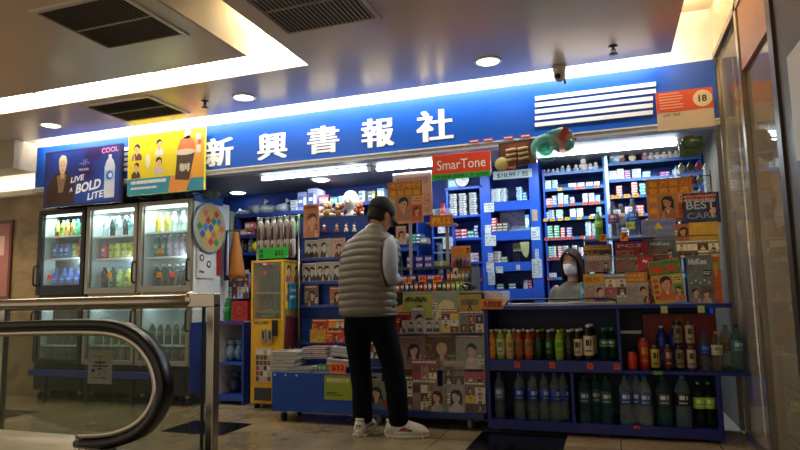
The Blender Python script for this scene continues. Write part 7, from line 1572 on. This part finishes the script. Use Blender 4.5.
# ---- clerk behind the counter
wx, wz = at(572.5, 262.5, 5.3)
wm = thing('person', 'person with shoulder-length dark hair and a white face mask sitting behind the counter', 'person', (wx, 5.33, 0))
wm.rotation_euler = (0, 0, pi-radians(14))
HD = frame((0, .03, wz+.005), yaw=radians(2), pitch=radians(-12)) @ Matrix.Scale(.90, 4)
b = M(); T = wz-.165
b.loft([(0, -.04, .50, .17, .13), (0, -.03, .60, .165, .12), (0, -.015, .72, .135, .095), (0, -.005, .84, .15, .105), (0, .0, .94, .165, .10), (0, .0, T-.06, .14, .08), (0, .0, T-.015, .09, .06), (0, .0, T+.005, .058, .055)], SKW, 22)
b.tube([(0, .0, T-.02), (0, .01, T+.04), (0, .02, T+.09)], [.052, .047, .050], SKW, 14)
n0 = len(b.v); head_form(b, SKW); b.xf(HD, n0)
for sgn in (-1, 1):
    E_, W_ = (sgn*.185, .02, T-.30), (sgn*.10, .20, .74)
    b.tube([(sgn*.12, 0, T-.045), (sgn*.155, .0, T-.08), (sgn*.175, .01, T-.2), E_], [.042, .044, .038, .034], SKW, 12)
    b.tube([E_, [(p+q)/2 for p, q in zip(E_, W_)], W_], [.036, .032, .023], SKW, 12)
    n0 = len(b.v); hand_form(b, SKW, -sgn, .5); b.xf(along(W_, [W_[0]-sgn*.1, W_[1]+.3, W_[2]-.06]), n0)
    b.tube([(sgn*.09, .0, .56), (sgn*.09, .18, .57), (sgn*.09, .30, .54), (sgn*.09, .32, .48), (sgn*.09, .26, .25), (sgn*.09, .24, .07)], [.085, .08, .06, .056, .048, .035], SKW, 14)
    b.tube([(sgn*.09, .20, .05), (sgn*.09, .26, .045), (sgn*.09, .33, .03)], [.035, .036, .025], SKW, 10)
o = b.build('body', wm); remesh(o, .0075)
for s_ in (-1, 1):
    e = M(); e.ball((s_*.031, .080, .006), .0125, .0125, .0115, mat('e8e4dc', .3), 12, 8); e.xf(HD); e.build('eye', wm)
    e = M(); e.ball((s_*.031, .0895, .005), .0062, .004, .0062, mat('1a100c', .2), 8, 6); e.xf(HD); e.build('iris', wm)
    e = M(); e.tube([(s_*.018, .094, .030), (s_*.034, .090, .035), (s_*.050, .078, .030)], .0028, HRM, 6); e.xf(HD); e.build('eyebrow', wm)
# white mask over nose and chin
mk = M(); vs = []; n = 14; R_ = 8
for j in range(R_+1):
    v_ = j/R_; z = -.105+.105*v_; bul = sin(pi*min(1, v_*.95+.05))
    for i in range(n+1):
        a = -1.35+2.7*i/n; rx = .070+.006*bul-.010*(1-v_); ry = .098+.022*bul*cos(a)**2
        vs.append((rx*sin(a)*1.03, .006+ry*cos(a), z-.012*sin(a)**2*(v_-.3)+.002*sin(j*2.4)))
mk.add(vs, [(j*(n+1)+i, j*(n+1)+i+1, (j+1)*(n+1)+i+1, (j+1)*(n+1)+i) for j in range(R_) for i in range(n)], mat('e4e4e2', .7, name='white mask fabric', vary=.02), True)
for s_ in (-1, 1): mk.tube([(s_*.069, .03, -.02), (s_*.079, -.005, .012), (s_*.081, -.024, .0)], .0018, WHITE, 6); mk.tube([(s_*.062, .03, -.075), (s_*.078, -.008, -.045), (s_*.081, -.024, -.01)], .0018, WHITE, 6)
mk.xf(HD); o = mk.build('face_mask', wm); q = o.modifiers.new('thick', 'SOLIDIFY'); q.thickness = .002
# hair with a centre parting, falling to the shoulders
HW = mat('281a14', .75, vary=.3, spec=.2, scale=70, name='dark brown hair')
h = M(); vs = []; sg = 34; rows = 18
for j in range(rows+1):
    v_ = j/rows
    for i in range(sg+1):
        op = radians(6)+radians(44)*min(1, max(0, v_-.12)/.22); a = op+(2*pi-2*op)*i/sg        # open at the face only below the crown
        if v_ < .4:
            q = v_/.4*pi/2; r1, r2, z = .088*sin(q), .110*sin(q), .034+.098*cos(q)
            if j == 0: r1 = r2 = .004
        else:
            q = (v_-.4)/.6; z = .034-.235*q; r1 = .088+.016*sin(q*2.6)-.012*q; r2 = .110-.004*q
        wv = .0035*sin(i*2.1)+.003*sin(i*5.3+j)
        vs.append((( r1+wv)*sin(a), -.010+(r2+wv)*cos(a), z))
h.add(vs, [(j*(sg+1)+i, j*(sg+1)+i+1, (j+1)*(sg+1)+i+1, (j+1)*(sg+1)+i) for j in range(rows) for i in range(sg)], HW, True)
for s_ in (-1, 1):       # front locks beside the face
    h.tube([(s_*.006, .060, .120), (s_*.036, .088, .090), (s_*.070, .066, .050), (s_*.086, .040, -.01), (s_*.090, .034, -.08), (s_*.084, .038, -.15), (s_*.070, .045, -.19)], [(.010, .016), (.014, .028), (.014, .026), (.012, .024), (.014, .026), (.012, .022), (.004, .008)], HW, 10)
h.xf(HD); o = h.build('hair', wm); q = o.modifiers.new('thick', 'SOLIDIFY'); q.thickness = .012; q.offset = -1
CG_ = mat('6e6858', .8, vary=.15, scale=50, name='beige knit')
c = M(); c.loft([(0, -.03, .56, .185, .135), (0, -.02, .70, .165, .12), (0, -.005, .84, .17, .12), (0, 0, .94, .18, .115), (0, 0, T-.06, .155, .092), (0, 0, T-.022, .11, .075), (0, .0, T+.0, .075, .068), (0, .002, T+.012, .064, .062)], CG_, 26)
for sgn in (-1, 1):
    E_, W_ = (sgn*.185, .02, T-.30), (sgn*.10, .20, .74)
    c.tube([(sgn*.12, 0, T-.055), (sgn*.155, .0, T-.085), (sgn*.178, .01, T-.2), (E_[0], E_[1], E_[2]+.02), (E_[0], E_[1]+.01, E_[2]-.01), [(p+q)/2 for p, q in zip(E_, W_)], [p*.15+q*.85 for p, q in zip(E_, W_)]], [.056, .058, .052, .050, .050, .044, .036], CG_, 16)
o = c.build('cardigan', wm); remesh(o, .010, 3)
c = M(); c.loft([(0, -.045, .49, .185, .15), (0, -.04, .56, .185, .145), (0, -.03, .60, .17, .125)], TR, 24)
for sgn in (-1, 1): c.tube([(sgn*.09, -.02, .57), (sgn*.09, .18, .575), (sgn*.09, .29, .545), (sgn*.09, .325, .47), (sgn*.09, .27, .25), (sgn*.09, .245, .10)], [.10, .092, .074, .068, .062, .055], TR, 16); 
o = c.build('trousers', wm); remesh(o, .012, 3)
for sgn in (-1, 1): c = M(); c.tube([(sgn*.09, .18, .042), (sgn*.09, .24, .05), (sgn*.09, .32, .035), (sgn*.09, .36, .03)], [.036, .042, .036, .02], BLACK, 14); c.build('shoe', wm)
st = thing('stool', 'plain round stool under the seated clerk', 'stool', (wm.location.x, 5.33, 0)); M().lathe([(.15, 0), (.17, .008), (.17, .035), (.15, .045)], mat('2a3a6a', .5), (0, 0, .425), 20).build('seat', st)
for q in range(4):
    a = pi/4+q*pi/2; M().tube([(.11*cos(a), .11*sin(a), .43), (.16*cos(a), .16*sin(a), .013)], .012, STEEL, 8).build('leg', st)
# ------------------------------------------------------------------ steel railing and escalator in front
RY = 2.95
xp0 = at(191, 300, RY)[0]; xp1 = at(217, 330, RY)[0]; zr = at(100, 304, RY)[1]
rl = thing('railing', 'brushed steel and glass railing round the escalator opening', 'railing', (0, RY, 0))
RS = mat('bdb4a6', .24, 1, vary=.08, scale=6, name='brushed railing steel')
M().tube([(-5.6, 0, at(0, 306, RY)[1]), (xp0, 0, at(190, 301, RY)[1])], .040, RS, 18).build('handrail', rl)
zt_ = at(205, 292.5, RY)[1]
M().ball((xp0, 0, zt_-.04), .036, .042, .05, RS, 14, 10).build('joint', rl)
M().box(xp0, xp1, -.032, .032, zt_-.085, zt_-.005, RS).build('top_bracket', rl, bevel=.006)
M().box(xp1-.05, xp1, -.03, .03, 0, zt_-.065, RS).build('post', rl, bevel=.005)
M().box(xp1-.095, xp1-.088, -.012, .012, .1, zt_-.065, DARK).build('inner_seal', rl)
M().box(-5.6, xp1-.05, -.018, .018, .02, .09, RS).build('bottom_rail', rl, bevel=.004)
for x in (at(1, 350, RY)[0],): M().box(x, x+.04, -.02, .02, 0, zt_-.06, RS).build('post', rl)
M().box(-5.5, xp1-.06, -.005, .005, .09, zt_-.10, glassmat('c0ccc0', .988)).build('glass_panel', rl)
# paper notice taped on the glass
x0, x1, z0, z1 = rect(87.5, 350, 111.5, 384, RY-.012); w_, h = x1-x0, z1-z0
nt_ = M(); nt_.box(-w_/2, w_/2, -.001, .001, 0, h, mat('b4b0a8', .7)); INK = mat('4a4a4c', .7); g = -.0016
nt_.fr(-w_*.02, w_*.01, h*.25, h*.82, g, INK); nt_.sh([(-w_*.22, h*.60), (w_*.22, h*.60), (w_*.26, h*.66), (-w_*.24, h*.66)], g, INK); nt_.sh([(-w_*.32, h*.50), (w_*.34, h*.50), (w_*.30, h*.55), (-w_*.30, h*.55)], g, INK)
nt_.fr(-w_*.12, w_*.12, h*.42, h*.46, g, INK); nt_.fr(-w_*.34, -w_*.2, h*.34, h*.44, g, mat('3a3a3c', .7)); nt_.ell(w_*.24, h*.82, w_*.09, h*.06, g, mat('9aa03a', .6), 14); nt_.ell(w_*.24, h*.82, w_*.05, h*.035, g-.0004, mat('c8c86a', .6), 10)
nt_.text('請小心梯級', -w_*.28, h*.14, h*.07, g, INK, bold=.02, width=w_*.56); nt_.fr(-w_*.3, w_*.1, h*.80, h*.815, g, INK); nt_.ell(w_*.2, h*.38, w_*.1, h*.07, g, mat('a09c94', .7), 12)
tag(nt_.build('paper_notice', loc=((x0+x1)/2, RY-.0075, z0)), 'white paper notice with a grey drawing taped to the railing glass', 'notice')
# escalator end: rounded handrail loop, glass and steel deck
EY = 2.55
def pt(px, py): x, z = at(px, py, EY); return (x, 0, z)
path_px = [(-330, 337), (-200, 332), (-80, 328), (0, 326), (50, 324.5), (95, 324), (118, 326), (134, 332), (147, 342), (157, 356), (163, 372), (165, 390), (161, 407), (152, 422), (139, 433), (122, 440), (105, 443), (80, 444), (40, 446)]
P = [Vector(pt(*q)) for q in path_px]
# smooth with Catmull-Rom
Q = []
for i in range(1, len(P)-2):
    for k in range(5):
        t = k/5; a, b_, c, d = P[i-1], P[i], P[i+1], P[i+2]
        Q.append(.5*((2*b_)+(c-a)*t+(2*a-5*b_+4*c-d)*t*t+(3*b_-a-3*c+d)*t**3))
Q.append(P[-2])
es = thing('escalator_balustrade', 'rounded end of an escalator with black rubber handrail and glass side', 'escalator', (0, EY, 0))
def band(Q, half, y0, y1, mt, off=0):
    """rectangular band following the loop in its own plane"""
    m = M(); v = []
    for i, p in enumerate(Q):
        t = (Q[min(i+1, len(Q)-1)]-Q[max(i-1, 0)]).normalized(); nrm = Vector((-t.z, 0, t.x)); c = p+nrm*off
        sec = [(half, y0*.7), (half*.7, y0), (-half*.7, y0), (-half, y0*.7), (-half, y1*.7), (-half*.7, y1), (half*.7, y1), (half, y1*.7)]
        for a, y in sec: v.append((c.x+nrm.x*a, y, c.z+nrm.z*a))
    s = 8; n = len(Q)
    m.add(v, [(j*s+k, j*s+(k+1) % s, (j+1)*s+(k+1) % s, (j+1)*s+k) for j in range(n-1) for k in range(s)]+[tuple(range(s))[::-1], tuple(range((n-1)*s, n*s))], mt, True)
    return m
band(Q, .026, -.045, .045, mat('060606', .3, name='black rubber')).build('rubber_handrail', es)
band(Q, .016, -.030, .030, RS, off=-.044).build('steel_track', es)
gl = M(); inner = []
for i, p in enumerate(Q):
    t = (Q[min(i+1, len(Q)-1)]-Q[max(i-1, 0)]).normalized(); inner.append(p+Vector((-t.z, 0, t.x))*-.058)
gl.ext([(p.x, p.z) for p in inner], -.005, .005, glassmat('b8c4b0', .988)); gl.build('glass_panel', es)
zd = at(60, 437, EY)[1]
x1_ = at(107, 440, EY)[0]
M().add([(-5.2, -.30, zd-.05), (x1_, -.10, zd-.05), (x1_, .06, zd), (-5.2, .06, zd), (-5.2, -.30, zd-.14), (x1_, -.10, zd-.14), (x1_, .06, zd-.14), (-5.2, .06, zd-.14)], [(0, 1, 2, 3), (7, 6, 5, 4), (0, 4, 5, 1), (1, 5, 6, 2), (2, 6, 7, 3), (3, 7, 4, 0)], mat('c4b8a6', .35, .5, name='deck plate')).build('deck_plate', es)
M().box(-5.2, at(150, 440, EY)[0], -.08, .08, 0, zd-.06, mat('141414', .4)).build('skirt', es)
